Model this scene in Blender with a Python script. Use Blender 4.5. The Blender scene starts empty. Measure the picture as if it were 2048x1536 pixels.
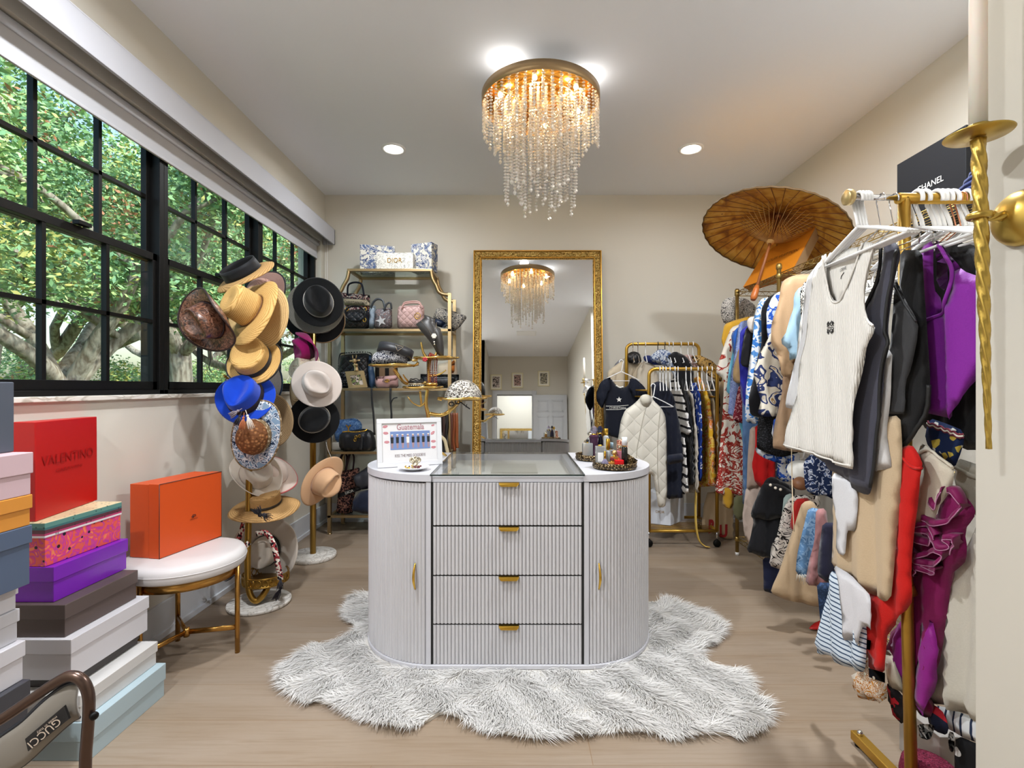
import bpy, bmesh, math, random
import numpy as np
from math import sin, cos, pi, radians, sqrt, atan2
from mathutils import Vector, Matrix
from mathutils.geometry import delaunay_2d_cdt
random.seed(7)
rng = np.random.default_rng(11)
sc = bpy.context.scene
COL = sc.collection

# ---------------------------------------------------------------- camera, sky, light, exposure
F = 1000.0            # focal length in pixels of the 2048-wide frame
VX, VY = 1033.0, 774.0  # vanishing point of the level view
CAM = Vector((0, 0, 1.2))
cam_d = bpy.data.cameras.new('camera')
cam_d.sensor_width = 36.0
cam_d.lens = F / 2048 * 36
cam_d.shift_x = -(VX - 1024) / 2048
cam_d.shift_y = (VY - 768) / 2048
cam_d.clip_start = 0.02
cam = bpy.data.objects.new('camera', cam_d)
cam.location = CAM
cam.rotation_euler = (pi / 2, 0, 0)
COL.objects.link(cam)
sc.camera = cam
sc.view_settings.view_transform = 'Standard'
sc.view_settings.look = 'None'
sc.view_settings.gamma = 1
sc.view_settings.use_curve_mapping = False
sc.view_settings.exposure = 0.85
sc.cycles.max_bounces = 8
sc.cycles.diffuse_bounces = 5
sc.cycles.transmission_bounces = 6
sc.cycles.transparent_max_bounces = 8
sc.cycles.sample_clamp_indirect = 3.0
sc.cycles.caustics_refractive = False
sc.cycles.caustics_reflective = False

W = bpy.data.worlds.new('sky')
sc.world = W
W.use_nodes = True
nt = W.node_tree
sky = nt.nodes.new('ShaderNodeTexSky')
sky.sky_type = 'NISHITA'
sky.sun_disc = False
sky.sun_elevation = radians(50)
sky.sun_rotation = radians(60)
sky.air_density = 1.2
sky.dust_density = 3.0
nt.links.new(sky.outputs[0], nt.nodes['Background'].inputs[0])
nt.nodes['Background'].inputs[1].default_value = 0.27

def light(name, kind, loc, energy, color=(1, 1, 1), size=0.1, rot=(0, 0, 0), **kw):
    d = bpy.data.lights.new(name, kind)
    d.energy = energy
    d.color = color
    if kind == 'AREA':
        d.shape = 'DISK'; d.size = size
    elif kind == 'SUN':
        d.angle = size
    else:
        d.shadow_soft_size = size
    for k, v in kw.items():
        setattr(d, k, v)
    o = bpy.data.objects.new(name, d)
    o.location = loc; o.rotation_euler = rot
    COL.objects.link(o)
    return o
light('sun', 'SUN', (6, 0, 9), 3.6, (1, .95, .86), radians(2), rot=(radians(18), radians(52), 0))
DL = (.93, .965, 1)     # colour of the recessed downlights
DOWN = [(-.883, 3.59), (1.253, 3.59), (-.85, 1.42), (1.25, 1.85), (-1.1, -.2), (.1, -3.3)]  # last two are unseen lamps, added to brighten the room and the hall
for (x, y) in DOWN:
    light('downlight_lamp', 'AREA', (x, y, 2.885), ((3.5 if x > 0 else 7) if y > 3 else 26), DL, .13, spread=radians(170))

# ---------------------------------------------------------------- materials
def lin(c):
    if isinstance(c, str):
        c = tuple(int(c[i:i + 2], 16) / 255 for i in (0, 2, 4))
    return tuple((x / 12.92 if x <= .04045 else ((x + .055) / 1.055) ** 2.4) for x in c[:3]) + (1,)
_M = {}
def mat(name, color='888888', rough=.6, metal=0, spec=.5, **kw):
    if name in _M:
        return _M[name]
    m = bpy.data.materials.new(name)
    m.use_nodes = True
    b = m.node_tree.nodes['Principled BSDF']
    b.inputs['Base Color'].default_value = lin(color)
    b.inputs['Roughness'].default_value = rough
    b.inputs['Metallic'].default_value = metal
    b.inputs['Specular IOR Level'].default_value = spec
    for k, v in kw.items():
        b.inputs[k.replace('_', ' ')].default_value = v
    _M[name] = m
    return m
def emis(name, color, strength):
    m = mat(name, color)
    b = m.node_tree.nodes['Principled BSDF']
    b.inputs['Emission Color'].default_value = lin(color)
    b.inputs['Emission Strength'].default_value = strength
    return m
class N:
    """small helper that builds node graphs"""
    def __init__(s, m):
        s.m = m; s.t = m.node_tree; s.b = s.t.nodes['Principled BSDF']
    def n(s, typ, inp=None, **props):
        x = s.t.nodes.new('ShaderNode' + typ)
        for k, v in props.items():
            setattr(x, k, v)
        for k, v in (inp or {}).items():
            if hasattr(v, 'links') or isinstance(v, bpy.types.NodeSocket):
                s.t.links.new(v, x.inputs[k])
            else:
                x.inputs[k].default_value = v
        return x
    def coord(s, kind='Object', scale=(1, 1, 1), rot=(0, 0, 0), loc=(0, 0, 0)):
        c = s.n('TexCoord')
        mp = s.n('Mapping', {'Vector': c.outputs[kind], 'Scale': scale, 'Rotation': rot, 'Location': loc})
        return mp.outputs[0]
    def ramp(s, fac, stops, interp='LINEAR'):
        r = s.n('ValToRGB', {'Fac': fac})
        r.color_ramp.interpolation = interp
        els = r.color_ramp.elements
        while len(els) < len(stops):
            els.new(.5)
        for e, (p, c) in zip(els, stops):
            e.position = p; e.color = lin(c)
        return r.outputs[0]
    def math(s, op, a, b=0, c=0):
        return s.n('Math', {0: a, 1: b, 2: c}, operation=op).outputs[0]
    def mix(s, fac, a, b, blend='MIX'):
        x = s.n('Mix', data_type='RGBA', blend_type=blend)
        for k, v in ((0, fac), (6, a), (7, b)):
            if isinstance(v, bpy.types.NodeSocket): s.t.links.new(v, x.inputs[k])
            else: x.inputs[k].default_value = v if k == 0 else lin(v)
        return x.outputs[2]
    def color(s, sock):
        s.t.links.new(sock, s.b.inputs['Base Color'])
    def bump(s, h, strength=.3, dist=.01):
        bp = s.n('Bump', {'Height': h, 'Strength': strength, 'Distance': dist})
        s.t.links.new(bp.outputs[0], s.b.inputs['Normal'])

def fabric(name, color='808080', rough=.85, weave=1500, var=.06):
    """plain cloth with a fine weave; cloth objects carry a UV in metres"""
    if name in _M: return _M[name]
    m = mat(name, color, rough, spec=.2)
    g = N(m)
    uv = g.coord('UV')
    ns = g.n('TexNoise', {'Vector': uv, 'Scale': 260, 'Detail': 3})
    c = lin(color)
    lo = g.n('Mix', data_type='RGBA'); 
    lo.inputs[6].default_value = tuple(x * (1 - var * 2) for x in c[:3]) + (1,)
    lo.inputs[7].default_value = tuple(min(1, x * (1 + var)) for x in c[:3]) + (1,)
    g.t.links.new(ns.outputs[0], lo.inputs[0])
    g.color(lo.outputs[2])
    g.bump(ns.outputs[0], .25, .002)
    g.b.inputs['Sheen Weight'].default_value = .15
    return m
def stripes(name, c1, c2, n, axis=1, duty=.25, rough=.85, warp=0.0):
    if name in _M: return _M[name]
    m = mat(name, c1, rough, spec=.2); g = N(m)
    uv = g.coord('UV')
    s = g.n('SeparateXYZ', {0: uv})
    v = s.outputs[axis]
    if warp:
        ns = g.n('TexNoise', {'Vector': uv, 'Scale': 5})
        v = g.math('ADD', v, g.math('MULTIPLY', ns.outputs[0], warp))
    f = g.math('FRACT', g.math('MULTIPLY', v, n))
    g.color(g.ramp(f, [(0, c1), (1 - duty, c2)], 'CONSTANT'))
    return m
def blotch(name, bg, cols, scale=20, kind='noise', rough=.85, detail=2, coord='UV', thr=None, bump=0):
    """printed cloth: bands of a noise or voronoi field in the given colours"""
    if name in _M: return _M[name]
    m = mat(name, bg, rough, spec=.2); g = N(m)
    uv = g.coord(coord)
    if kind == 'noise':
        f = g.n('TexNoise', {'Vector': uv, 'Scale': scale, 'Detail': detail, 'Distortion': .6}).outputs[0]
        t = thr or [.42 + .055 * i for i in range(len(cols) + 1)]
    elif kind == 'swirl':
        f = g.n('TexNoise', {'Vector': uv, 'Scale': scale, 'Detail': 1, 'Distortion': 2.2}).outputs[0]
        f = g.math('FRACT', g.math('MULTIPLY', f, 5))
        t = thr or [.3 + .5 * i / max(1, len(cols)) for i in range(len(cols) + 1)]
    elif kind == 'dots':
        f = g.n('TexVoronoi', {'Vector': uv, 'Scale': scale, 'Randomness': .75}).outputs['Distance']
        t = thr or [.16, .3, .42, .5]
        st = [(0, cols[0])] + [(t[i], (list(cols[1:]) + [bg] * 4)[i]) for i in range(len(cols))]
        st[-1] = (st[-1][0], bg)
        g.color(g.ramp(f, st, 'CONSTANT'))
        if bump: g.bump(f, bump, .01)
        return m
    elif kind == 'cells':
        v = g.n('TexVoronoi', {'Vector': uv, 'Scale': scale})
        sp = g.n('SeparateColor', {0: v.outputs['Color']})
        f = sp.outputs[0]
        t = thr or [i / (len(cols) + 1) for i in range(1, len(cols) + 1)]
    st = [(0, bg)] + [(t[i], c) for i, c in enumerate(cols)]
    if kind in ('noise', 'swirl') and not thr:
        st = [(0, bg)] + [(t[i], c) for i, c in enumerate(cols)] + [(t[len(cols)], bg)]
    g.color(g.ramp(f, st, 'CONSTANT'))
    if bump: g.bump(f, bump, .01)
    return m
GOLD = mat('brushed_gold', 'b0925a', .32, 1)
N(GOLD)
GOLD2 = mat('satin_gold', 'd8ac48', .28, 1)
GOLDT = mat('antler_gold', 'd8b468', .22, 1)
BLACKM = mat('black_metal', '060606', .5, 0, .25)
CHROME = mat('chrome', 'd0d0d4', .12, 1)
WHITEP = mat('white_plastic', 'f0f0f0', .35)
WHITEG = mat('white_gloss', 'ececec', .3)
WALLM = mat('wall_paint', 'd2cdc2', .85, spec=.2)
CEILM = mat('ceiling_paint', 'f4f6fc', .9, spec=.1)
TRIMM = mat('white_trim_paint', 'cdd0d6', .4)
GLASS = mat('clear_glass', 'ffffff', .0, Transmission_Weight=1, IOR=1.45)
MIRROR = mat('mirror_silver', 'f2f4f4', .015, 1)

def thin_glass(name, tint='f4fbf8', refl=.06):
    m = bpy.data.materials.new(name); m.use_nodes = True
    t = m.node_tree; t.nodes.clear()
    o = t.nodes.new('ShaderNodeOutputMaterial'); mx = t.nodes.new('ShaderNodeMixShader')
    tr = t.nodes.new('ShaderNodeBsdfTransparent'); gl = t.nodes.new('ShaderNodeBsdfGlossy')
    tr.inputs[0].default_value = lin(tint); gl.inputs['Roughness'].default_value = .02
    fr = t.nodes.new('ShaderNodeLayerWeight'); fr.inputs[0].default_value = .5
    pw = t.nodes.new('ShaderNodeMath'); pw.operation = 'POWER'; pw.inputs[1].default_value = 4.0
    mt = t.nodes.new('ShaderNodeMath'); mt.operation = 'MULTIPLY_ADD'
    mt.inputs[1].default_value = .6; mt.inputs[2].default_value = refl * .5
    t.links.new(fr.outputs['Facing'], pw.inputs[0]); t.links.new(pw.outputs[0], mt.inputs[0]); t.links.new(mt.outputs[0], mx.inputs[0])
    t.links.new(tr.outputs[0], mx.inputs[1]); t.links.new(gl.outputs[0], mx.inputs[2])
    t.links.new(mx.outputs[0], o.inputs[0])
    return m
PANE = thin_glass('window_pane_glass')

# ---------------------------------------------------------------- object helpers
def pt(px, py, y):
    """world point seen at pixel (px, py) at distance y in front of the camera plane"""
    return Vector(((px - VX) / F * y, y, 1.2 - (py - VY) / F * y))
def onfloor(px, py, z=0.0):
    y = (1.2 - z) * F / (py - VY)
    return pt(px, py, y)
def thing(name, label, cat, loc=(0, 0, 0), group=None, rotz=0):
    o = bpy.data.objects.new(name, None)
    o.empty_display_size = .05
    COL.objects.link(o); o.location = loc; o.rotation_euler = (0, 0, rotz)
    o['label'] = label; o['category'] = cat
    if group: o['group'] = group
    return o
def tag(o, label, cat, group=None):
    o['label'] = label; o['category'] = cat
    if group: o['group'] = group
    return o
def wloc(o):
    p = Vector((0, 0, 0))
    while o is not None:
        p += Vector(o.location); o = o.parent
    return p
class MB:
    """collects shapes in world coordinates, then links them as one mesh object"""
    def __init__(s):
        s.v = []; s.f = []; s.sm = []; s.mi = []; s.uv = None
    def add(s, vs, fs, smooth=False, mi=0):
        o = len(s.v)
        s.v += [tuple(p) for p in vs]
        for f in fs:
            s.f.append(tuple(i + o for i in f)); s.sm.append(smooth); s.mi.append(mi)
        return s
    def box(s, x0, x1, y0, y1, z0, z1, mi=0):
        v = [(x, y, z) for z in (z0, z1) for y in (y0, y1) for x in (x0, x1)]
        return s.add(v, [(0, 2, 3, 1), (4, 5, 7, 6), (0, 1, 5, 4), (2, 6, 7, 3), (0, 4, 6, 2), (1, 3, 7, 5)], mi=mi)
    def obox(s, c, half, R=None, mi=0):
        c = Vector(c)
        R = R or Matrix.Identity(3)
        v = [c + R @ Vector((x * half[0], y * half[1], z * half[2])) for z in (-1, 1) for y in (-1, 1) for x in (-1, 1)]
        return s.add(v, [(0, 2, 3, 1), (4, 5, 7, 6), (0, 1, 5, 4), (2, 6, 7, 3), (0, 4, 6, 2), (1, 3, 7, 5)], mi=mi)
    def hexa(s, b, t):
        """b, t: four bottom and four top corners"""
        v = list(b) + list(t)
        return s.add(v, [(3, 2, 1, 0), (4, 5, 6, 7)] + [(i, (i + 1) % 4, (i + 1) % 4 + 4, i + 4) for i in range(4)])
    def tube(s, path, r, seg=10, closed=False, cap=True, mi=0, flat=None):
        P = [Vector(p) for p in path]; n = len(P)
        R = r if hasattr(r, '__len__') else [r] * n
        T = []
        for i in range(n):
            a = P[(i - 1) % n] if (closed or i > 0) else P[i]
            b = P[(i + 1) % n] if (closed or i < n - 1) else P[i]
            t = (b - a)
            T.append(t.normalized() if t.length > 1e-9 else Vector((0, 0, 1)))
        up = Vector((0, 0, 1)) if abs(T[0].z) < .9 else Vector((1, 0, 0))
        nrm = (up - T[0] * up.dot(T[0])).normalized()
        vs = []
        for i in range(n):
            nrm = (nrm - T[i] * nrm.dot(T[i]))
            nrm = nrm.normalized() if nrm.length > 1e-6 else T[i].orthogonal().normalized()
            bn = T[i].cross(nrm)
            for k in range(seg):
                a = 2 * pi * k / seg
                fx, fy = (1, 1) if flat is None else flat
                vs.append(P[i] + (nrm * cos(a) * fx + bn * sin(a) * fy) * R[i])
        fs = []
        m = n if closed else n - 1
        for i in range(m):
            for k in range(seg):
                j = (i + 1) % n
                fs.append((i * seg + k, i * seg + (k + 1) % seg, j * seg + (k + 1) % seg, j * seg + k))
        s.add(vs, fs, True, mi)
        if cap and not closed:
            o = len(s.v) - len(vs)
            for i in (0, n - 1):
                f = tuple(o + i * seg + k for k in range(seg))
                s.f.append(f[::-1] if i == 0 else f); s.sm.append(False); s.mi.append(mi)
        return s
    def lathe(s, prof, c=(0, 0, 0), seg=32, axis=None, sx=1, sy=1, mi=0, smooth=True):
        """prof: list of (radius, height) revolved about axis through c"""
        c = Vector(c)
        R = Matrix.Identity(3) if axis is None else Vector(axis).to_track_quat('Z', 'Y').to_matrix()
        vs = []
        for (r, h) in prof:
            for k in range(seg):
                a = 2 * pi * k / seg
                vs.append(c + R @ Vector((r * cos(a) * sx, r * sin(a) * sy, h)))
        fs = []
        for i in range(len(prof) - 1):
            for k in range(seg):
                fs.append((i * seg + k, i * seg + (k + 1) % seg, (i + 1) * seg + (k + 1) % seg, (i + 1) * seg + k))
        return s.add(vs, fs, smooth, mi)
    def ball(s, c, r, seg=10, rings=7, mi=0, sc3=(1, 1, 1)):
        c = Vector(c); vs = [c + Vector((0, 0, r * sc3[2]))]
        for i in range(1, rings):
            t = pi * i / rings
            for k in range(seg):
                a = 2 * pi * k / seg
                vs.append(c + Vector((r * sin(t) * cos(a) * sc3[0], r * sin(t) * sin(a) * sc3[1], r * cos(t) * sc3[2])))
        vs.append(c - Vector((0, 0, r * sc3[2])))
        fs = [(0, 1 + k, 1 + (k + 1) % seg) for k in range(seg)]
        for i in range(rings - 2):
            for k in range(seg):
                a = 1 + i * seg + k; b = 1 + i * seg + (k + 1) % seg
                fs.append((a, a + seg, b + seg, b))
        L = len(vs) - 1; o = 1 + (rings - 2) * seg
        fs += [(L, o + (k + 1) % seg, o + k) for k in range(seg)]
        return s.add(vs, fs, True, mi)
    def extrude(s, poly, d, mi=0):
        """poly: 3D outline points; d: extrusion vector"""
        P = [Vector(p) for p in poly]; d = Vector(d); n = len(P)
        return s.add(P + [p + d for p in P], [tuple(range(n))[::-1], tuple(range(n, 2 * n))] +
                     [(i, (i + 1) % n, (i + 1) % n + n, i + n) for i in range(n)], mi=mi)
    def build(s, name, m, parent=None, bevel=0, solid=0, uvs=None):
        me = bpy.data.meshes.new(name)
        o0 = wloc(parent) if parent else Vector((0, 0, 0))
        if parent is None and s.v:
            a = np.array(s.v); mn, mx = a.min(0), a.max(0)
            o0 = Vector(((mn[0] + mx[0]) / 2, (mn[1] + mx[1]) / 2, mn[2]))
        vs = (np.array(s.v) - np.array(o0)).tolist()
        me.from_pydata(vs, [], s.f)
        me.polygons.foreach_set('use_smooth', s.sm)
        ms = m if isinstance(m, (list, tuple)) else [m]
        for x in ms: me.materials.append(x)
        if len(ms) > 1: me.polygons.foreach_set('material_index', s.mi)
        if uvs is not None:
            l = me.uv_layers.new(name='UVMap')
            li = np.empty(len(me.loops), int); me.loops.foreach_get('vertex_index', li)
            l.data.foreach_set('uv', np.array(uvs)[li].astype('f').ravel())
        me.update()
        bm = bmesh.new(); bm.from_mesh(me)
        bmesh.ops.recalc_face_normals(bm, faces=bm.faces)
        bm.to_mesh(me); bm.free()
        o = bpy.data.objects.new(name, me)
        COL.objects.link(o)
        if parent: o.parent = parent
        else: o.location = o0
        if bevel:
            b = o.modifiers.new('bevel', 'BEVEL'); b.width = bevel; b.segments = 2; b.limit_method = 'ANGLE'
        if solid:
            b = o.modifiers.new('solid', 'SOLIDIFY'); b.thickness = solid; b.offset = 0
        return o
def struct(name, mb, m, parent=None, bevel=0):
    o = mb.build(name, m, parent, bevel=bevel)
    if parent is None: o['kind'] = 'structure'
    return o
def arc(c, r, a0, a1, n, plane='xz'):
    out = []
    for i in range(n + 1):
        a = radians(a0 + (a1 - a0) * i / n)
        u, v = r * cos(a), r * sin(a)
        out.append({'xz': (c[0] + u, c[1], c[2] + v), 'yz': (c[0], c[1] + u, c[2] + v), 'xy': (c[0] + u, c[1] + v, c[2])}[plane])
    return out
def smooth(path, n=6):
    """Catmull-Rom through the points"""
    P = [Vector(p) for p in path]; out = []
    for i in range(len(P) - 1):
        a = P[max(0, i - 1)]; b = P[i]; c = P[i + 1]; d = P[min(len(P) - 1, i + 2)]
        for k in range(n):
            t = k / n
            out.append(.5 * ((2 * b) + (c - a) * t + (2 * a - 5 * b + 4 * c - d) * t * t + (3 * b - a - 3 * c + d) * t ** 3))
    out.append(P[-1])
    return out
_txt = {}
def text_verts(s, bold=0):
    """glyph geometry of a string: vertices (x, y) with unit size, faces"""
    if s in _txt: return _txt[s]
    cu = bpy.data.curves.new('t', 'FONT'); cu.body = s; cu.align_x = 'CENTER'; cu.align_y = 'CENTER'; cu.size = 1
    cu.resolution_u = 3; cu.offset = bold
    ob = bpy.data.objects.new('t', cu); COL.objects.link(ob)
    dg = bpy.context.evaluated_depsgraph_get(); dg.update()
    me = bpy.data.meshes.new_from_object(ob.evaluated_get(dg))
    v = [(x.co.x, x.co.y) for x in me.vertices]; f = [tuple(p.vertices) for p in me.polygons]
    bpy.data.objects.remove(ob); bpy.data.curves.remove(cu); bpy.data.meshes.remove(me)
    _txt[s] = (v, f)
    return v, f
def text(s, c, u, v, width, m, parent, name='lettering', off=.0015, bold=0, height=None):
    """flat lettering centred on c, u = reading direction, v = up; width in metres"""
    vs, fs = text_verts(s, bold)
    a = np.array(vs); w = np.ptp(a[:, 0]); h = np.ptp(a[:, 1]); cx = (a[:, 0].max() + a[:, 0].min()) / 2; cy = (a[:, 1].max() + a[:, 1].min()) / 2
    k = width / w; ky = k if height is None else height / h
    u = Vector(u).normalized(); v = Vector(v).normalized(); n = u.cross(v)
    mb = MB()
    mb.add([Vector(c) + u * (x - cx) * k + v * (y - cy) * ky + n * off for x, y in vs], fs)
    return mb.build(name, m, parent)
INK = mat('black_ink', '1c1c1e', .6)
# ---------------------------------------------------------------- room shell
D = 4.461; XL = -1.709; XR = 2.195; H = 2.913; XN = 1.13; YN = 1.23; YB = -2.3
def floor_mat():
    m = mat('oak_plank_floor', 'b9a48c', .42, spec=.35); g = N(m)
    co = g.coord('Object')
    br = g.n('TexBrick', {'Vector': co, 'Scale': 1.0, 'Brick Width': 1.9, 'Row Height': .215, 'Mortar Size': .0016,
                          'Color1': lin('9a8b7b'), 'Color2': lin('908172'), 'Mortar': lin('8c765f'), 'Mortar Smooth': .2},
             offset=.37, offset_frequency=2)
    gr = g.n('TexNoise', {'Vector': g.coord('Object', (1.2, 22, 1)), 'Scale': 3, 'Detail': 6, 'Roughness': .6, 'Distortion': .4})
    big = g.n('TexNoise', {'Vector': g.coord('Object', (.8, 4, 1)), 'Scale': 1.3, 'Detail': 2})
    c1 = g.ramp(gr.outputs[0], [(.3, 'efeae3'), (.55, 'ffffff'), (.75, 'f6f2ec')])
    c2 = g.ramp(big.outputs[0], [(.35, 'f4efe8'), (.65, 'ffffff')])
    c = g.mix(1.0, br.outputs[0], c1, 'MULTIPLY'); c = g.mix(1.0, c, c2, 'MULTIPLY')
    g.color(c); g.bump(gr.outputs[0], .05, .002)
    return m
FLOORM = floor_mat()
struct('floor', MB().box(XL - .2, XR + .2, YB - 2.2, D + .2, -.12, 0), FLOORM)
struct('ceiling', MB().box(XL - .2, XR + .2, YB - 2.2, D + .2, H, H + .12), CEILM)
struct('wall_back', MB().box(XL - .2, XR + .2, D, D + .15, 0, H), WALLM)
struct('wall_right', MB().box(XR, XR + .15, YN, D, 0, H), WALLM)
struct('wall_near_right', MB().box(XN, XR + .15, YB, YN, 0, H), WALLM)
WY = [1.55, 2.49, 3.43, 4.37]; WZ0, WZ1 = 1.165, 2.47
mb = MB().box(XL - .2, XL, -.82, D, 0, WZ0 - .02).box(XL - .2, XL, -.82, D, WZ1, H)
mb.box(XL - .2, XL, -.82, WY[0], WZ0 - .02, WZ1).box(XL - .2, XL, WY[3], D, WZ0 - .02, WZ1)
struct('wall_left', mb, WALLM)
mb = MB().box(XL - .2, -.62, -.97, -.82, 0, H).box(-.77, -.62, YB, -.82, 0, H)
struct('wall_near_left', mb, WALLM)
mb = MB().box(-.62, -.43, YB - .15, YB, 0, H).box(.34, XN, YB - .15, YB, 0, H).box(-.43, .34, YB - .15, YB, 2.05, H)
struct('wall_rear', mb, WALLM)
struct('wall_hall', MB().box(-1.6, 1.6, -4.4, -4.25, 0, H).box(-1.7, -1.6, -4.4, YB - .15, 0, H).box(1.5, 1.6, -4.4, YB - .15, 0, H), WALLM)
# baseboards: tall white boards with a shallow cap line
def baseb(name, x0, x1, y0, y1):
    mb = MB().box(x0, x1, y0, y1, 0, .15)
    struct(name, mb, TRIMM, bevel=.003)
mb = MB().box(XL, XL + .014, -.8, D, 0, .165).box(XL, XL + .024, -.8, D, 0, .03)
struct('baseboard_left', mb, TRIMM, bevel=.002)
mb = MB().box(XL + .024, XR - .024, D - .014, D, 0, .165).box(XL + .024, XR - .024, D - .024, D, 0, .03)
struct('baseboard_back', mb, TRIMM, bevel=.002)
mb = MB().box(XR - .014, XR, YN, D, 0, .165)
struct('baseboard_right', mb, TRIMM, bevel=.002)
mb = MB().box(XN - .014, XN, YB, YN, 0, .165)
struct('baseboard_near_right', mb, TRIMM, bevel=.002)
# rear doorway casing and door seen in the mirror
mb = MB()
mb.box(-.53, -.43, YB - .16, YB + .02, 0, 2.14).box(.34, .44, YB - .16, YB + .02, 0, 2.14).box(-.43, .34, YB - .16, YB + .02, 2.05, 2.14)
struct('trim_1', mb, TRIMM, bevel=.004)
dr = struct('door_1', MB().box(.36, 1.10, YB + .035, YB + .07, .01, 2.04), TRIMM, bevel=.003)
mb = MB()
for (z0, z1) in ((1.66, 1.93), (1.0, 1.58), (.2, .88)):
    for x0 in (.45, .77):
        for k in range(2):
            o = .022 * k
            t = .012
            a, b, c, d_ = x0 + o, x0 + .25 - o, z0 + o, z1 - o
            y0, y1 = YB + .07, YB + .074 + .003 * k
            mb.box(a, b, y0, y1, c, c + t).box(a, b, y0, y1, d_ - t, d_).box(a, a + t, y0, y1, c, d_).box(b - t, b, y0, y1, c, d_)
mb.build('door_panel_moulding', TRIMM, dr)
MB().lathe([(0, 0), (.02, 0), (.02, .008), (.01, .012), (.01, .04), (.026, .05), (.028, .065), (.018, .078), (0, .08)], (1.04, YB + .07, .95), 16, (0, 1, 0)).build('door_knob', GOLD, dr)

# windows: black steel, each a pair of sashes three lights wide and two high
SILLM = mat('marble_sill', 'dcd6ca', .25); g = N(SILLM)
ns = g.n('TexNoise', {'Vector': g.coord('Object', (3, 1, 3)), 'Scale': 5, 'Detail': 8, 'Distortion': 1.5})
g.color(g.ramp(ns.outputs[0], [(.4, 'e4dfd5'), (.5, 'b8b0a2'), (.55, 'e6e1d8')]))
struct('trim_2', MB().box(XL - .13, XL + .02, WY[0], WY[3], WZ0 - .02, WZ0), SILLM, bevel=.003)
for i in range(3):
    y0, y1 = WY[i], WY[i + 1]
    zm = 1.832
    fr = MB()
    w = .03
    fr.box(-1.85, -1.755, y0, y0 + w, WZ0, WZ1).box(-1.85, -1.755, y1 - w, y1, WZ0, WZ1)
    fr.box(-1.85, -1.755, y0, y1, WZ0, WZ0 + .022).box(-1.85, -1.755, y0, y1, WZ1 - .03, WZ1)
    wi = struct('window_%d' % (i + 1), fr, BLACKM, bevel=.002)
    for (nm, x, za, zb) in (('upper_sash', -1.815, zm - .015, WZ1 - .03), ('lower_sash', -1.782, WZ0 + .022, zm + .02)):
        s = MB(); b = .028
        s.box(x - .014, x + .014, y0 + w, y0 + w + b, za, zb).box(x - .014, x + .014, y1 - w - b, y1 - w, za, zb)
        s.box(x - .014, x + .014, y0 + w, y1 - w, za, za + .04).box(x - .014, x + .014, y0 + w, y1 - w, zb - .034, zb)
        sash = s.build(nm, BLACKM, wi, bevel=.0015)
        g_ = MB(); L = (y1 - y0 - 2 * w)
        for k in (1, 2):
            yc = y0 + w + L * k / 3
            g_.box(x - .012, x + .012, yc - .0085, yc + .0085, za, zb)
        zc = (za + zb) / 2
        g_.box(x - .012, x + .012, y0 + w, y1 - w, zc - .0085, zc + .0085)
        g_.build('glazing_bars', BLACKM, sash)
        MB().box(x - .002, x + .002, y0 + w, y1 - w, za, zb).build('glass_pane', PANE, sash)
    MB().box(-1.768, -1.74, (y0 + y1) / 2 - .03, (y0 + y1) / 2 + .03, zm + .02, zm + .035).build('sash_latch', BLACKM, wi)
# roller shade with its pelmet
SHADEM = mat('white_shade_fabric', 'bebec2', .8, spec=.2)
v = thing('roller_shade', 'long white roller shade with boxed valance above the row of black windows', 'window shade', (-1.66, 2.4, 2.29))
MB().box(-1.62, -1.605, -.75, 4.425, 2.456, 2.585).box(XL + .001, -1.605, -.75, 4.425, 2.58, 2.59).box(XL + .001, -1.605, 4.41, 4.425, 2.456, 2.585).build('valance', mat('valance_white', 'b2b2b8', .6), v, bevel=.002)
MB().box(-1.743, -1.740, 1.57, 4.36, 2.33, 2.465).build('shade_fabric', SHADEM, v)
MB().box(-1.748, -1.735, 1.57, 4.36, 2.318, 2.332).build('bottom_rail', SHADEM, v, bevel=.003)
MB().tube([(-1.735, 1.57, 2.446), (-1.735, 4.36, 2.446)], .018, 16).build('roller_tube', SHADEM, v)
MB().tube([(-1.68, 4.395, 2.5), (-1.68, 4.395, 1.35), (-1.672, 4.402, 1.33), (-1.664, 4.395, 1.35), (-1.664, 4.395, 2.5)], .0018, 6).build('bead_chain', WHITEP, v)

# ceiling fittings
for i, (x, y) in enumerate(DOWN):
    lab = {0: 'round recessed downlight near the back left of the ceiling', 1: 'round recessed downlight near the back right of the ceiling',
           2: 'recessed ceiling light over the stacked shoe boxes by the window', 3: 'recessed ceiling light over the clothes rack nearest the sconce wall',
           4: 'added unseen downlight by the near left wall corner', 5: 'added unseen downlight in the hall beyond the rear doorway'}[i]
    t = thing('recessed_light', lab, 'ceiling light', (x, y, H), 'recessed ceiling lights')
    MB().lathe([(.086, 0), (.088, -.006), (.078, -.012), (.066, -.008), (.064, .0)], (x, y, H), 40).build('trim_ring', mat('light_trim', 'f4f4f4', .4), t)
    MB().lathe([(0, -.006), (.05, -.007), (.065, -.006), (.065, -.003)], (x, y, H), 40).build('diffuser', emis('downlight_diffuser', 'fffaf0', 9), t)
t = thing('ceiling_vent', 'square louvred air vent in the ceiling behind the camera', 'air vent', (.18, -.3, H))
MB().box(.0, .36, -.45, -.43, H - .012, H).box(.0, .36, -.17, -.15, H - .012, H).box(0, .02, -.43, -.17, H - .012, H).box(.34, .36, -.43, -.17, H - .012, H).build('vent_frame', WHITEG, t)
mb = MB()
for k in range(9):
    mb.obox((.18, -.42 + .03 * k, H - .007), (.16, .012, .0012), Matrix.Rotation(.5, 3, 'X'))
mb.build('louvres', WHITEG, t)
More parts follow.
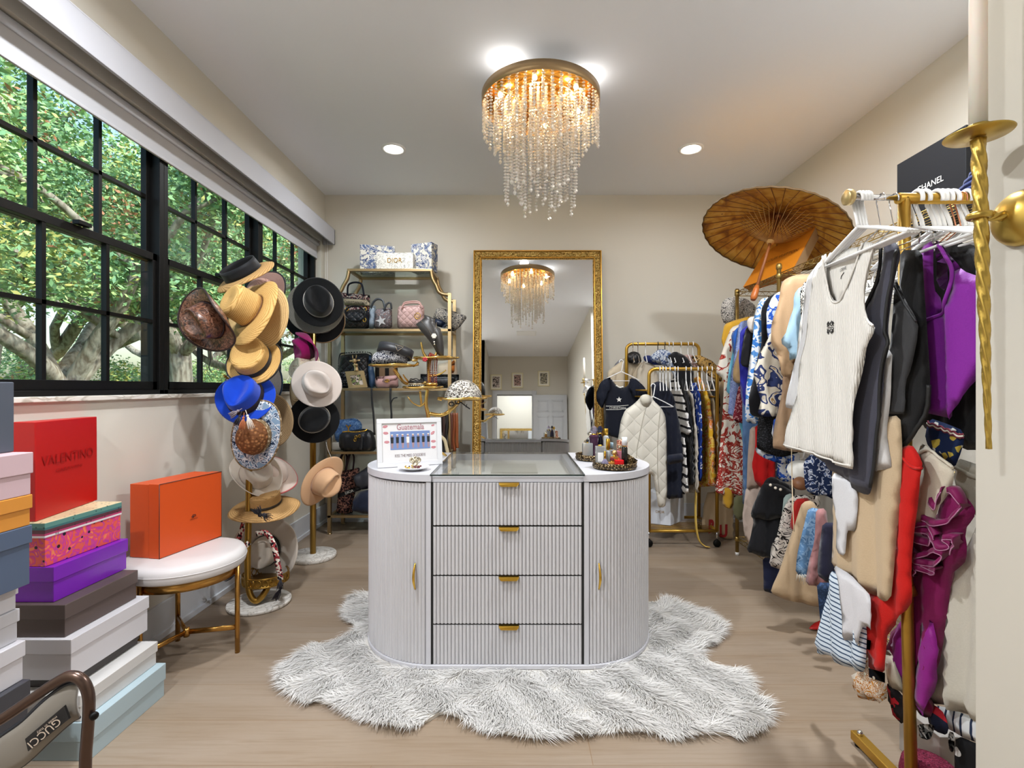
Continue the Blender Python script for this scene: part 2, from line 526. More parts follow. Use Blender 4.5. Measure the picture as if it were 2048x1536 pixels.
MB().box(.02, .34, -.43, -.17, H - .001, H).build('duct_shade_sheet', mat('duct_dark', '2a2a2a'), t)  # dark sheet gives the shade inside the duct by its colour
# ---------------------------------------------------------------- island
IC = (-.038, 2.452); IR = .345; IH = .32; ITOP = .832; IB = .04
FLUTEM = mat('fluted_white_lacquer', 'c9c9cd', .45); g = N(FLUTEM)
ns = g.n('TexNoise', {'Vector': g.coord('Object', (30, 30, 1.5)), 'Scale': 3, 'Detail': 4})
g.color(g.ramp(ns.outputs[0], [(.35, 'c6c5c8'), (.65, 'cccbce')]))
ISLM = mat('island_white_top', 'c8c8ce', .35)
isl = thing('display_island', 'white fluted pill-shaped jewellery island with glass top and four drawers on the fur rug', 'island', (IC[0], IC[1], .0))
def stadium(r, hw, n=40):
    out = []
    for i in range(n + 1):
        a = -pi / 2 + pi * i / n
        out.append((IC[0] + hw + r * cos(a), IC[1] + r * sin(a)))
    for i in range(n + 1):
        a = pi / 2 + pi * i / n
        out.append((IC[0] - hw + r * cos(a), IC[1] + r * sin(a)))
    return out
def prism(mb, poly, z0, z1):
    return mb.extrude([(x, y, z0) for x, y in poly], (0, 0, z1 - z0))
# carcass (slightly inside the fluted skins), plinth, top ring
prism(MB(), stadium(IR - .012, IH), .03, .79).build('carcass', ISLM, isl)
prism(MB(), stadium(IR + .012, IH), .0145, .034).build('plinth', ISLM, isl, bevel=.004)
def flute_strip(pathfn, L, n, z0, z1, depth=.0085):
    """vertical half-round reeds along a path; pathfn(s) -> (x, y, nx, ny)"""
    mb = MB(); sub = 6; vs = []
    for i in range(n * sub + 1):
        s_ = L * i / (n * sub)
        x, y, nx, ny = pathfn(s_)
        h = depth * abs(sin(pi * (i / sub))) ** .75
        for z in (z0, z1):
            vs.append((x + nx * h, y + ny * h, z))
    k = len(vs) // 2
    fs = [(2 * i, 2 * i + 2, 2 * i + 3, 2 * i + 1) for i in range(k - 1)]
    mb.add(vs, fs, True)
    # caps back to the carcass, on vertices of their own
    cap = []
    for i in range(k):
        x, y, nx, ny = pathfn(L * i / (k - 1))
        cap += [vs[2 * i], vs[2 * i + 1], (x - nx * .010, y - ny * .010, z0), (x - nx * .010, y - ny * .010, z1)]
    cf = []
    for i in range(k - 1):
        a = 4 * i; b = a + 4
        cf += [(a + 1, b + 1, b + 3, a + 3), (a, a + 2, b + 2, b)]
    mb.add(cap, cf, False)
    return mb
yf = IC[1] - IR
dx0, dx1 = -.356, .280
dz = [(.620, .798), (.411, .612), (.206, .404), (.036, .199)]
for i, (z0, z1) in enumerate(dz):
    mb = flute_strip(lambda s: (dx0 + .004 + s, yf, 0, -1), dx1 - dx0 - .008, 40, z0, z1)
    d_ = mb.build('drawer_front', FLUTEM, isl)
    hz = z1 - .001
    xm = (dx0 + dx1) / 2 + .006
    hb = MB()
    pl = [(xm - .043, yf - .012, hz + .002), (xm + .043, yf - .012, hz + .002), (xm + .040, yf - .016, hz - .006), (xm + .033, yf - .016, hz - .014), (xm - .033, yf - .016, hz - .014), (xm - .040, yf - .016, hz - .006)]
    hb.extrude(pl, (0, -.004, 0)); hb.box(xm - .043, xm + .043, yf - .018, yf, hz, hz + .002)
    hb.build('drawer_pull', GOLD2, d_, bevel=.0008)
# dark shadow gaps and pale stiles either side of the drawers
GAPM = mat('gap_black', '141414')
MB().box(dx0 - .005, dx0 + .005, yf - .006, yf + .012, .036, .8).build('side_gap', GAPM, isl)
MB().box(dx1 - .005, dx1 + .005, yf - .006, yf + .012, .036, .8).build('side_gap', GAPM, isl)
MB().box(dx0 + .004, dx1 - .004, yf - .001, yf + .0125, .036, .8).build('drawer_recess', mat('gap_black'), isl)
MB().box(dx0 - .024, dx0 - .004, yf - .009, yf + .01, .034, .8).build('stile', ISLM, isl)
MB().box(dx1 + .004, dx1 + .024, yf - .009, yf + .01, .034, .8).build('stile', ISLM, isl)
def bowpath(side):
    cx = IC[0] + side * IH
    a0 = math.asin(abs((dx1 + .026 if side > 0 else dx0 - .026) - cx) / IR)
    def f(s):
        a = a0 + s / IR
        return (cx + side * IR * sin(a), IC[1] - IR * cos(a), side * sin(a), -cos(a))
    return f, (pi * .985 - a0) * IR
for side, nm in ((-1, 'left'), (1, 'right')):
    f, L = bowpath(side)
    full = flute_strip(lambda s: f(s), .445, 28, .036, .795)
    dd = full.build('tambour_door', FLUTEM, isl)
    f2 = lambda s: f(.449 + s)
    flute_strip(f2, L - .449, 40, .036, .795).build('end_panel', FLUTEM, isl)
    hx, hy, nx, ny = f(.038 if side > 0 else .042)
    zc = .405
    P = [Vector((hx, hy, zc + t * .055)) + Vector((nx, ny, 0)) * (.012 + .018 * cos(t * pi / 2)) for t in [i / 8 - 1 for i in range(17)]]
    MB().tube(P, [.004 + .004 * cos((i / 8 - 1) * pi / 2) for i in range(17)], 8, flat=(1, .7)).build('door_pull', GOLD2, dd)
# back of the island is fluted too
flute_strip(lambda s: (IC[0] + IH - s, IC[1] + IR, 0, 1), 2 * IH, 40, .036, .795).build('back_panel', FLUTEM, isl)
# top: white ends, open display tray with glass lid between them
TR = IR + .012
for side in (-1, 1):
    edge = dx1 + .004 if side > 0 else dx0 - .004
    poly = [(edge, IC[1] - TR)] + [(IC[0] + side * IH + side * TR * sin(pi * i / 40), IC[1] - TR * cos(pi * i / 40)) for i in range(41)] + [(edge, IC[1] + TR)]
    prism(MB(), poly, .803, ITOP).build('end_top', ISLM, isl, bevel=.003)
TRAYM = mat('tray_grey_velvet', 'dad8d0', .9)
y0, y1 = IC[1] - TR, IC[1] + TR
mb = MB().box(dx0 - .004, dx1 + .004, y0 + .012, y0 + .03, .79, ITOP - .008).box(dx0 - .004, dx1 + .004, y1 - .03, y1, .79, ITOP - .008)
mb.box(dx0 - .004, dx0 + .03, y0 + .03, y1 - .03, .79, ITOP - .006).box(dx1 - .03, dx1 + .004, y0 + .03, y1 - .03, .79, ITOP - .006)
mb.build('tray_frame', ISLM, isl)
prism(MB(), [(dx0, y0 + .03), (dx1, y0 + .03), (dx1, y1 - .03), (dx0, y1 - .03)], .788, .793).build('tray_floor', TRAYM, isl)
MB().box(-.12, .1, y0 + .25, y0 + .5, .793, .803).box(-.33, .27, y0 + .055, y0 + .06, .793, .812).box(-.33, .27, y0 + .1, y0 + .105, .793, .812).build('velvet_insert', mat('velvet_greige', 'b8b6aa', .9), isl, bevel=.002)
LID = thin_glass('display_lid_glass', 'feffff', .25)
MB().box(dx0 - .006, dx1 + .006, y0 - .004, y1 + .004, ITOP - .004, ITOP + .002).build('glass_lid', LID, isl)
MB().box(dx0 - .006, dx1 + .006, y0 - .006, y0 - .004, ITOP - .004, ITOP + .002).box(dx1 + .004, dx1 + .006, y0, y1, ITOP + .002, ITOP + .003).box(dx0 - .006, dx0 - .004, y0, y1, ITOP + .002, ITOP + .003).build('glass_edge', mat('dark_glass_edge', '23302c', .2), isl)

# ---------------------------------------------------------------- fur rug
poly_px = [(708, 1192), (742, 1186), (900, 1180), (1290, 1200), (1345, 1204), (1415, 1222), (1442, 1262), (1400, 1296), (1420, 1318), (1475, 1340),
           (1522, 1400), (1528, 1440), (1500, 1462), (1420, 1458), (1340, 1462), (1280, 1452), (1210, 1456), (1150, 1458), (1080, 1466), (1000, 1456),
           (940, 1436), (890, 1418), (850, 1436), (800, 1444), (745, 1430), (690, 1410), (640, 1396), (580, 1376), (562, 1345), (585, 1310), (640, 1286), (712, 1260), (700, 1235), (690, 1210)]
rp = [onfloor(x, y, .02) for x, y in poly_px]
rp = smooth(rp + [rp[0]], 4)[:-1]
P2 = [(p.x, p.y) for p in rp]
import itertools
def inside(P, x, y):
    P = np.asarray(P); x = np.asarray(x); y = np.asarray(y); c = np.zeros(x.shape, bool)
    j = len(P) - 1
    for i in range(len(P)):
        xi, yi = P[i]; xj, yj = P[j]
        if yi != yj:
            c ^= ((yi > y) != (yj > y)) & (x < (xj - xi) * (y - yi) / (yj - yi) + xi)
        j = i
    return c
rug = thing('fur_rug', 'white long-pile sheepskin rug with lobed outline lying under the island', 'rug', (0, 2.2, 0))
MB().extrude([(x, y, .001) for x, y in P2], (0, 0, .012)).build('hide', mat('hide_white', 'd6d2ca', .9), rug)
def fur():
    A = np.array(P2); mn, mx = A.min(0), A.max(0)
    n = 150000
    x = rng.uniform(mn[0], mx[0], n); y = rng.uniform(mn[1], mx[1], n)
    m = inside(A, x, y)
    # none under the island
    q = np.clip(np.abs(x - IC[0]) - IH, 0, None); m &= (q ** 2 + (y - IC[1]) ** 2) > (IR + .004) ** 2
    x, y = x[m], y[m]; n = len(x)
    # flow: outwards from the middle plus clumpy swirls
    fx = (x - IC[0]) * .8; fy = (y - IC[1]) * 1.0 - .25
    l = np.hypot(fx, fy) + 1e-6; fx /= l; fy /= l
    cl = np.sin(x * 23 + np.sin(y * 17) * 2) + np.sin(y * 29 + np.sin(x * 13) * 2.3)
    an = np.arctan2(fy, fx) + cl * .55 + rng.normal(0, .35, n)
    L = rng.uniform(.035, .075, n) * (1 + .15 * cl)
    up = np.clip(.42 + .22 * np.sin(x * 31 + y * 19) + rng.normal(0, .12, n), .1, .9)
    # hairs at the island foot stand up against it
    w = rng.uniform(.0009, .0018, n)
    px_, py_ = -np.sin(an) * w, np.cos(an) * w
    V = np.zeros((n, 5, 3))
    tip = L
    for k, (t, ws) in enumerate(((0, 1.), (.5, .8))):
        hx = np.cos(an) * tip * t * .8; hy = np.sin(an) * tip * t * .8
        hz = .010 + tip * up * (t * 1.25 - .45 * t * t)
        V[:, 2 * k] = np.stack([x + hx - px_ * ws, y + hy - py_ * ws, hz], 1)
        V[:, 2 * k + 1] = np.stack([x + hx + px_ * ws, y + hy + py_ * ws, hz], 1)
    V[:, 4] = np.stack([x + np.cos(an) * tip * .95, y + np.sin(an) * tip * .95, .006 + tip * up * .7], 1)
    base = np.arange(n)[:, None] * 5
    quads = base + np.array([[0, 1, 3, 2]]); tris = base + np.array([[2, 3, 4]])
    me = bpy.data.meshes.new('pile')
    V = V.reshape(-1, 3) - np.array([0, 2.2, 0])
    me.vertices.add(len(V)); me.vertices.foreach_set('co', V.astype('f').ravel())
    me.loops.add(n * 7); me.polygons.add(n * 2)
    li = np.concatenate([quads, tris], 1).ravel()
    me.loops.foreach_set('vertex_index', li.astype('i'))
    st = (np.arange(n)[:, None] * 7 + np.array([[0, 4]])).ravel()
    me.polygons.foreach_set('loop_start', st.astype('i'))
    me.polygons.foreach_set('use_smooth', np.ones(n * 2, bool))
    me.update(calc_edges=True); me.validate()
    fm = mat('fur_white', 'dddbd8', .8, spec=.2)
    me.materials.append(fm)
    o = bpy.data.objects.new('pile', me); COL.objects.link(o); o.parent = rug
    o['kind'] = 'stuff'
fur()
# ---------------------------------------------------------------- garden outside the windows
GZ = -3.0
struct('ground', MB().box(-45, XL - .2, -12, 45, GZ - .2, GZ), mat('garden_ground', '6b7a48', .95))
BARK = mat('tree_bark', '8a7f74', .9); g = N(BARK)
ns = g.n('TexNoise', {'Vector': g.coord('Object', (6, 6, 1.5)), 'Scale': 3, 'Detail': 6})
g.color(g.ramp(ns.outputs[0], [(.35, '6a5d52'), (.6, 'a39a90')])); g.bump(ns.outputs[0], .6, .02)
def leafm(n, c):
    m = mat(n, c, .55, spec=.4); g = N(m)
    ns = g.n('TexNoise', {'Vector': g.coord('Object'), 'Scale': 1.1, 'Detail': 2})
    d = lin(c)
    g.color(g.mix(ns.outputs[0], tuple(x for x in _srgb(d, .7)), tuple(x for x in _srgb(d, 1.35))))
    m.node_tree.nodes['Principled BSDF'].inputs['Subsurface Weight'].default_value = 0
    return m
def _srgb(c, k):
    return [min(1, (x * k)) ** (1 / 2.2) for x in c[:3]]
LEAF = [leafm('leaf_mid_green', '86ac76'), leafm('leaf_pale_green', 'b2cb88'), leafm('leaf_dark_green', '648d66'), leafm('leaf_yellow', 'cfc878'), leafm('leaf_russet', 'b57a58')]
def leaves(name, C, r, n, size, parent, weights, flat=.8, sort=None):
    """n leaves scattered round the cluster centres C; one mesh"""
    C = np.array(C); k = len(C)
    idx = rng.integers(0, k, n)
    d = rng.normal(0, 1, (n, 3)); d /= np.linalg.norm(d, axis=1)[:, None]
    P = C[idx] + d * (rng.uniform(0, 1, n) ** .45 * r)[:, None] * np.array([1, 1, flat])
    a = rng.normal(0, 1, (n, 3)); a[:, 2] *= .6; a /= np.linalg.norm(a, axis=1)[:, None]
    b = np.cross(a, rng.normal(0, 1, (n, 3))); b /= np.linalg.norm(b, axis=1)[:, None]
    s = (size * rng.uniform(.6, 1.3, n))[:, None]
    V = np.stack([P - a * s, P + b * s * .42 + a * s * .1, P + a * s, P - b * s * .42 + a * s * .1], 1).reshape(-1, 3)
    o0 = np.array(wloc(parent))
    me = bpy.data.meshes.new(name)
    me.vertices.add(4 * n); me.vertices.foreach_set('co', (V - o0).astype('f').ravel())
    me.loops.add(4 * n); me.polygons.add(n)
    me.loops.foreach_set('vertex_index', np.arange(4 * n, dtype='i'))
    me.polygons.foreach_set('loop_start', np.arange(0, 4 * n, 4, dtype='i'))
    for m in LEAF: me.materials.append(m)
    w = np.array(weights) / sum(weights)
    per = rng.choice(5, (k,), p=w)[idx]
    mix = rng.random(n) < .45
    per = np.where(mix, rng.choice(5, n, p=w), per)
    me.polygons.foreach_set('material_index', per.astype('i'))
    me.update(calc_edges=True)
    o = bpy.data.objects.new(name, me); COL.objects.link(o); o.parent = parent
    return o
def tree(x, y, r0, fork, top, label, n=9000, wts=(5, 3, 3, 1, .3), spread=1.6, seed=1, size=.042, low=None):
    R = random.Random(seed)
    t = thing('garden_tree', label, 'tree', (x, y, GZ), 'trees outside the windows')
    mb = MB(); tips = []
    def branch(p, d, L, r, lv):
        pts = [p]; q = p.copy()
        for i in range(4):
            d = (d + Vector((R.gauss(0, .22), R.gauss(0, .22), R.gauss(0, .14) + .04))).normalized()
            q = q + d * L / 4; pts.append(q.copy())
        mb.tube(smooth(pts, 2), [r * (1 - .45 * i / 8) for i in range(9)], 7 if lv < 2 else 5)
        if lv >= 3:
            tips.append(q.copy()); tips.append(pts[2].copy()); return
        for k in range(3 if lv else 4):
            a = R.uniform(0, 2 * pi); e = R.uniform(.35, 1.05)
            nd = (d * cos(e) + Vector((cos(a), sin(a), R.uniform(-.1, .5))) * sin(e)).normalized()
            branch(q if k < 2 else pts[R.choice((2, 3))].copy(), nd, L * R.uniform(.62, .82), r * .55, lv + 1)
        if lv >= 1: tips.append(q.copy())
    pts = [Vector((x, y, GZ)), Vector((x + R.uniform(-.1, .1), y + R.uniform(-.2, .2), (GZ + fork) / 2)), Vector((x, y, fork))]
    mb.tube(smooth(pts, 5), [r0 * (1.25 - .4 * i / 10) for i in range(11)], 12)
    for k in range(5):
        a = 2 * pi * k / 5 + R.uniform(-.4, .4)
        e = R.uniform(.5, 1.15)
        branch(Vector((x, y, fork - .1)), Vector((cos(a) * sin(e), sin(a) * sin(e), cos(e))), (top - fork) * .42 * spread * .7, r0 * .55, 1)
    mb.build('trunk', BARK, t)
    leaves('foliage', tips, .55, n, size, t, wts)
    return t
tree(-5.7, 6.3, .20, 1.2, 5.2, 'pale-barked garden tree forking low behind the leftmost window', 44000, seed=3)
tree(-6.6, 9.8, .22, 1.9, 5.6, 'tall green tree behind the middle of the windows', 44000, (4, 4, 2, 1.6, .4), seed=5)
tree(-7.2, 13.6, .22, 1.6, 6.4, 'yellow-green tree furthest along beyond the last window', 44000, (3, 4, 2, 2.2, .5), seed=9, size=.052)
tree(-10.5, 10.0, .3, 1.0, 8.0, 'broad dark tree standing back between two nearer garden trees', 40000, (5, 2, 4, .8, .2), seed=12, size=.06)
tree(-12.0, 17.5, .3, 1.0, 9.5, 'large distant tree closing the far right of the window view', 40000, (4, 3, 3, 1, .3), seed=21, size=.066)
tree(-7.0, 3.4, .22, 1.4, 5.8, 'leafy tree nearest the camera end of the garden', 32000, (3, 3, 3, 1.2, .8), seed=33)
def bush(x, y, r, h, label, seed, wts):
    R = random.Random(seed)
    t = thing('garden_shrub', label, 'shrub', (x, y, GZ), 'shrubs under the garden trees')
    C = [(x + R.gauss(0, r * .5), y + R.gauss(0, r * .6), GZ + h * R.uniform(.25, 1)) for _ in range(46)]
    mb = MB()
    for c in C[:16]:
        mb.tube([(x, y, GZ), ((x + c[0]) / 2, (y + c[1]) / 2, (GZ + c[2]) / 2 + .2), c], [.05, .03, .012], 6)
    mb.build('stems', BARK, t)
    leaves('foliage', C, .5, 22000, .045, t, wts)
bush(-8.2, 7.6, 1.5, 4.2, 'bright green shrub mass low in the leftmost window', 2, (3, 5, 2, 2, .4))
bush(-8.6, 11.3, 1.6, 4.6, 'dense shrub low behind the middle window', 4, (4, 3, 4, .8, .3))
bush(-9.0, 15.6, 1.8, 4.8, 'yellowish shrub low behind the furthest window', 6, (3, 4, 2, 2, .6))
bush(-13.5, 14.0, 2.4, 5.6, 'dark hedge-like shrub far back in the garden', 8, (3, 2, 5, .5, .2))
bush(-11.5, 21.5, 2.6, 6.0, 'distant shrub at the far right end of the garden', 10, (4, 3, 3, 1, .2))
# ---------------------------------------------------------------- boxes by the window wall
def paper(name, c, rough=.5):
    if name in _M: return _M[name]
    m = mat(name, c, rough); g = N(m)
    ns = g.n('TexNoise', {'Vector': g.coord('Object'), 'Scale': 60, 'Detail': 4})
    g.bump(ns.outputs[0], .06, .002)
    return m
def lidbox(label, c, x0, x1, y0, y1, z0, z1, lid=.45, m2=None, rough=.5, rot=0, group=None, overhang=.004):
    t = thing('shoe_box', label, 'box', ((x0 + x1) / 2, (y0 + y1) / 2, z0), group or 'stacked shoe boxes')
    m = paper('card_' + c + ('g' if rough < .3 else ''), c, rough)
    zl = z1 - (z1 - z0) * lid
    R = Matrix.Rotation(radians(rot), 3, 'Z')
    cx, cy = (x0 + x1) / 2, (y0 + y1) / 2
    o = overhang
    MB().obox((cx, cy, (z0 + z1 - .004) / 2), ((x1 - x0) / 2 - o, (y1 - y0) / 2 - o, (z1 - z0 - .004) / 2), R).build('box_base', m2 or m, t, bevel=.0015)
    MB().obox((cx, cy, (zl + z1) / 2), ((x1 - x0) / 2, (y1 - y0) / 2, (z1 - zl) / 2), R).build('lid', m, t, bevel=.002)
    return t
# right-hand stack, bottom to top
lidbox('pale blue shoe box on the floor, bottom of the right-hand stack', 'a9bcc4', -1.575, -1.367, 1.60, 1.95, 0, .125, .5)
lidbox('cream white shoe box just above the pale blue one', 'cbc9c7', -1.61, -1.395, 1.60, 1.945, .126, .212, .45)
lidbox('thin dark shoe box squeezed between two white boxes', '3b3634', -1.63, -1.455, 1.64, 1.93, .213, .246, .5)
t = lidbox('larger white shoe box under the dark brown one', 'cfcdd2', -1.645, -1.443, 1.62, 1.965, .247, .381, .36)
lidbox('dark brown shoe box under the purple one', '574a47', -1.675, -1.472, 1.63, 1.945, .382, .489, .45)
lidbox('glossy purple shoe box in the right-hand stack', '7a22b4', -1.70, -1.522, 1.645, 1.96, .490, .607, .42, rough=.25)
PRINT = mat('pink_print_card', 'd8507a', .35); g = N(PRINT)
uvw = g.coord('Object')
vs_ = g.n('TexVoronoi', {'Vector': uvw, 'Scale': 26}).outputs['Distance']
wv = g.n('TexNoise', {'Vector': uvw, 'Scale': 16, 'Detail': 1, 'Distortion': 3}).outputs[0]
base = g.ramp(wv, [(0, 'e04a88'), (.42, 'e8603c'), (.5, 'c03aa0'), (.6, 'e8486c'), (.68, 'f08858')])
dots = g.ramp(vs_, [(0, '2c4a5c'), (.13, '2c4a5c'), (.16, 'ffffff')], 'CONSTANT')
g.color(g.mix(1.0, base, dots, 'MULTIPLY'))
LIDP = mat('patterned_lid_card', '4d7c78', .35); g = N(LIDP)
sp = g.n('SeparateXYZ', {0: g.coord('Object')})
zz = g.math('MULTIPLY', sp.outputs[2], 18.0)
st = g.ramp(g.math('ADD', zz, -1.75), [(0, 'e8dfe4'), (.08, 'b23a68'), (.2, '5e3340'), (.42, '3e6e70'), (.55, '5f9088'), (.82, 'd8c8a0'), (.86, 'c88a9c')], 'CONSTANT')
tri = g.ramp(g.n('TexVoronoi', {'Vector': g.coord('Object', (60, 60, 60)), 'Scale': 1}).outputs['Distance'], [(0, '203438'), (.2, 'ffffff')], 'CONSTANT')
g.color(g.mix(.6, st, tri, 'MULTIPLY'))
t = thing('shoe_box', 'pink and orange patterned shoe box with teal striped lid under the red box', 'box', (-1.62, 1.80, .608), 'stacked shoe boxes')
R5 = Matrix.Rotation(radians(-1.5), 3, 'Z')
MB().obox((-1.622, 1.80, .678), (.074, .152, .070), R5).build('box_base', PRINT, t, bevel=.0015)
lo = MB().obox((-1.622, 1.80, .7275), (.0765, .1555, .0255), R5).build('lid', LIDP, t, bevel=.002)
lb = MB().obox((-1.668, 1.645, .652), (.022, .0008, .02), R5).build('price_label', mat('label_white', 'f0f0f0'), t)
bc = MB()
for k in range(14):
    bc.obox((-1.684 + k * .0022, 1.6438, .646), (.0004 + .0004 * (k % 3 == 0), .0006, .009), R5)
bc.build('barcode', INK, lb)
# red box standing on end, leaning a little to the wall
RED = paper('red_card', 'b81414', .38)
t = thing('red_gift_box', 'tall red box standing on end atop the patterned shoe box, VALENTINO embossed on it', 'box', (-1.64, 1.81, .754))
b = [Vector((-1.592, 1.655, .754)), Vector((-1.655, 1.975, .754)), Vector((-1.700, 1.962, .754)), Vector((-1.682, 1.655, .754))]
sh = Vector((-.006, 0, .330))
shb = [(p + sh + (Vector((0, .03, 0)) if i in (0, 3) else Vector((0, 0, 0)))) for i, p in enumerate(b)]
b = [p for p in b]
MB().hexa(b, [p + Vector((-.004 if p.x > -1.68 else .0, .002, .329)) for p in b]).build('box_body', RED, t, bevel=.002)
u = (b[1] - b[0]).normalized(); nrm = u.cross(Vector((0, 0, 1)))
c = (b[0] + b[1]) / 2 + Vector((-.002, 0, .195)) + nrm * .0012
EMB = mat('red_emboss', '9a1010', .3)
text('VALENTINO', c, u, (0, 0, 1), .27, EMB, t, 'embossed_lettering', .0014, height=.034)
text('GARAVANI', c - Vector((0, 0, .042)), u, (0, 0, 1), .14, EMB, t, 'embossed_lettering', .0014, height=.012)
# left-hand stack, nearer, cropped by the frame
LS = 'left stack of shoe boxes'
lidbox('black shoe box standing on the floor, bottom of the left-hand stack', '35353a', -1.60, -1.375, 1.08, 1.40, 0, .12, .4, group=LS)
lidbox('dark grey shoe box second from the floor in the left-hand stack', '3f3f46', -1.60, -1.38, 1.08, 1.405, .121, .24, .4, group=LS)
lidbox('black shoe box directly beneath the lowest white one of the left-hand stack', '3a3a40', -1.60, -1.372, 1.08, 1.412, .241, .376, .4, group=LS)
lidbox('white shoe box with the lowest place among the left-hand whites', 'c8c6cb', -1.61, -1.386, 1.08, 1.412, .377, .486, .4, group=LS)
lidbox('white shoe box in the middle of the three left-hand whites', 'c6c6cc', -1.62, -1.402, 1.08, 1.412, .487, .576, .4, group=LS)
lidbox('white shoe box directly under the slate blue box', 'cac8cd', -1.62, -1.404, 1.08, 1.41, .577, .646, .4, group=LS)
lidbox('slate blue shoe box under the orange one', '4e5c74', -1.59, -1.365, 1.08, 1.41, .647, .812, .3, group=LS)
lidbox('orange shoe box with a lid under the pink one', 'd08a34', -1.59, -1.364, 1.08, 1.41, .813, .898, .45, group=LS)
lidbox('pale pink shoe box under the tall slate grey box', 'c8acb2', -1.59, -1.362, 1.08, 1.41, .899, 1.017, .5, group=LS)
t = thing('grey_gift_box', 'tall slate grey box on top of the left-hand stack', 'box', (-1.52, 1.25, 1.018))
MB().box(-1.62, -1.416, 1.06, 1.41, 1.018, 1.214).build('box_body', paper('slate_card', '4a505c', .6), t, bevel=.003)
t = thing('straw_wedge_sandal', 'tan woven straw sandal with dark piping on top of the slate grey box', 'shoe', (-1.50, 1.33, 1.2145))
ST = blotch('tan_weave', 'c89a62', ['8a5a30', 'e0b884'], 120, 'noise')
P = [(-1.56, 1.30, 1.232), (-1.50, 1.32, 1.236), (-1.465, 1.345, 1.238), (-1.443, 1.36, 1.240)]
MB().tube(smooth(P, 4), [.026, .027, .028, .028, .028, .028, .027, .026, .024, .022, .019, .014, .008], 14, flat=(.65, 1)).build('upper', ST, t)
MB().tube(smooth([(-1.56, 1.30, 1.218), (-1.50, 1.32, 1.218), (-1.44, 1.362, 1.218)], 4), [.024] * 8 + [.014], 12, flat=(.14, 1)).build('sole', mat('sole_dark', '2a2420'), t)
# ---------------------------------------------------------------- stool and orange box
sc_ = (-1.462, 2.215)
t = thing('round_stool', 'round white padded stool on three gold legs under the orange box', 'stool', (sc_[0], sc_[1], 0))
LEATH = mat('white_leather', 'd0cccb', .42); g = N(LEATH); ns = g.n('TexNoise', {'Vector': g.coord('Object'), 'Scale': 220, 'Detail': 3}); g.bump(ns.outputs[0], .08, .002)
MB().lathe([(0, .40), (.205, .40), (.222, .403), (.232, .412), (.236, .43), (.234, .452), (.224, .468), (.20, .474), (.12, .476), (0, .476)], (*sc_, 0), 56).build('seat', LEATH, t)
MB().lathe([(.2355, .436), (.2385, .438), (.2355, .440)], (*sc_, 0), 56).build('piping', LEATH, t)
SG = mat('stool_gold', 'b98a48', .25, 1)
legs = [(-1.266, 2.262), (-1.62, 2.42), (-1.53, 2.03)]
legs = [(sc_[0] + .205 * cos(a), sc_[1] + .205 * sin(a)) for a in (radians(13), radians(133), radians(253))]
for (x, y) in legs:
    MB().tube([(x, y, 0), (x, y, .435)], .0105, 14).build('leg', SG, t)
MB().lathe([(.195, .36), (.198, .36), (.198, .40), (.195, .40)], (*sc_, 0), 40).build('apron_ring', SG, t)
for i in range(3):
    a = Vector((*legs[i], .115)); b = Vector((sc_[0], sc_[1], .115))
    MB().tube([a, b], .010, 8, flat=(1.2, .7)).build('stretcher', SG, t)
MB().lathe([(0, .095), (.012, .095), (.014, .115), (.012, .135), (0, .135)], (*sc_, 0), 16).build('hub', SG, t)
HO = paper('orange_card', 'cc4c14', .45)
t = thing('orange_gift_box', 'orange box with dark brown edges standing on the white stool', 'box', (-1.53, 2.27, .477))
A = Vector((-1.50, 2.10, .477)); B = Vector((-1.431, 2.425, .477)); C = Vector((-1.646, 2.126, .477)); up = Vector((0, 0, .313))
u = (B - A).normalized(); w = (C - A).normalized()
C2 = A + w * .10
MB().hexa([A + w * .05 + u * .003, B + w * .05 - u * .003, B + (C - A) - u * .003, C + u * .003], [p + up - Vector((0, 0, .003)) for p in (A + w * .05 + u * .003, B + w * .05 - u * .003, B + (C - A) - u * .003, C + u * .003)]).build('box_base', HO, t, bevel=.001)
MB().hexa([A, B, B + w * .052, A + w * .052], [p + up for p in (A, B, B + w * .052, A + w * .052)]).build('lid', HO, t, bevel=.001)
ED = mat('brown_edge', '4a1c10', .5)
mb = MB(); k = .0016
for p, q in ((A, B), (B, B + up), (B + up, A + up), (A + up, A)):
    mb.tube([p, q], k, 6)
mb.build('edge_piping', ED, t)
fc = (A + B) / 2 + up * .42 + u * .005
fn = -w
text('HERMES', fc + fn * .001 - Vector((0, 0, .006)), u, (0, 0, 1), .042, ED, t, 'lettering', .001, height=.006)
em = MB()
for (a, b_) in (((-.010, .004), (.012, .006)), ((-.012, .004), (-.004, .014)), ((-.004, .014), (.010, .012)), ((.010, .012), (.012, .004)), ((-.002, .006), (.004, .012))):
    P1 = fc + u * a[0] + Vector((0, 0, a[1])) + fn * .0012; P2 = fc + u * b_[0] + Vector((0, 0, b_[1])) + fn * .0012
    em.tube([P1, P2], .0009, 5)
em.lathe([(.0025, 0), (.0045, 0), (.0045, .0006), (.0025, .0006)], fc - u * .003 + Vector((0, 0, .004)) + fn * .001, 12, fn)
em.build('carriage_emblem', ED, t)
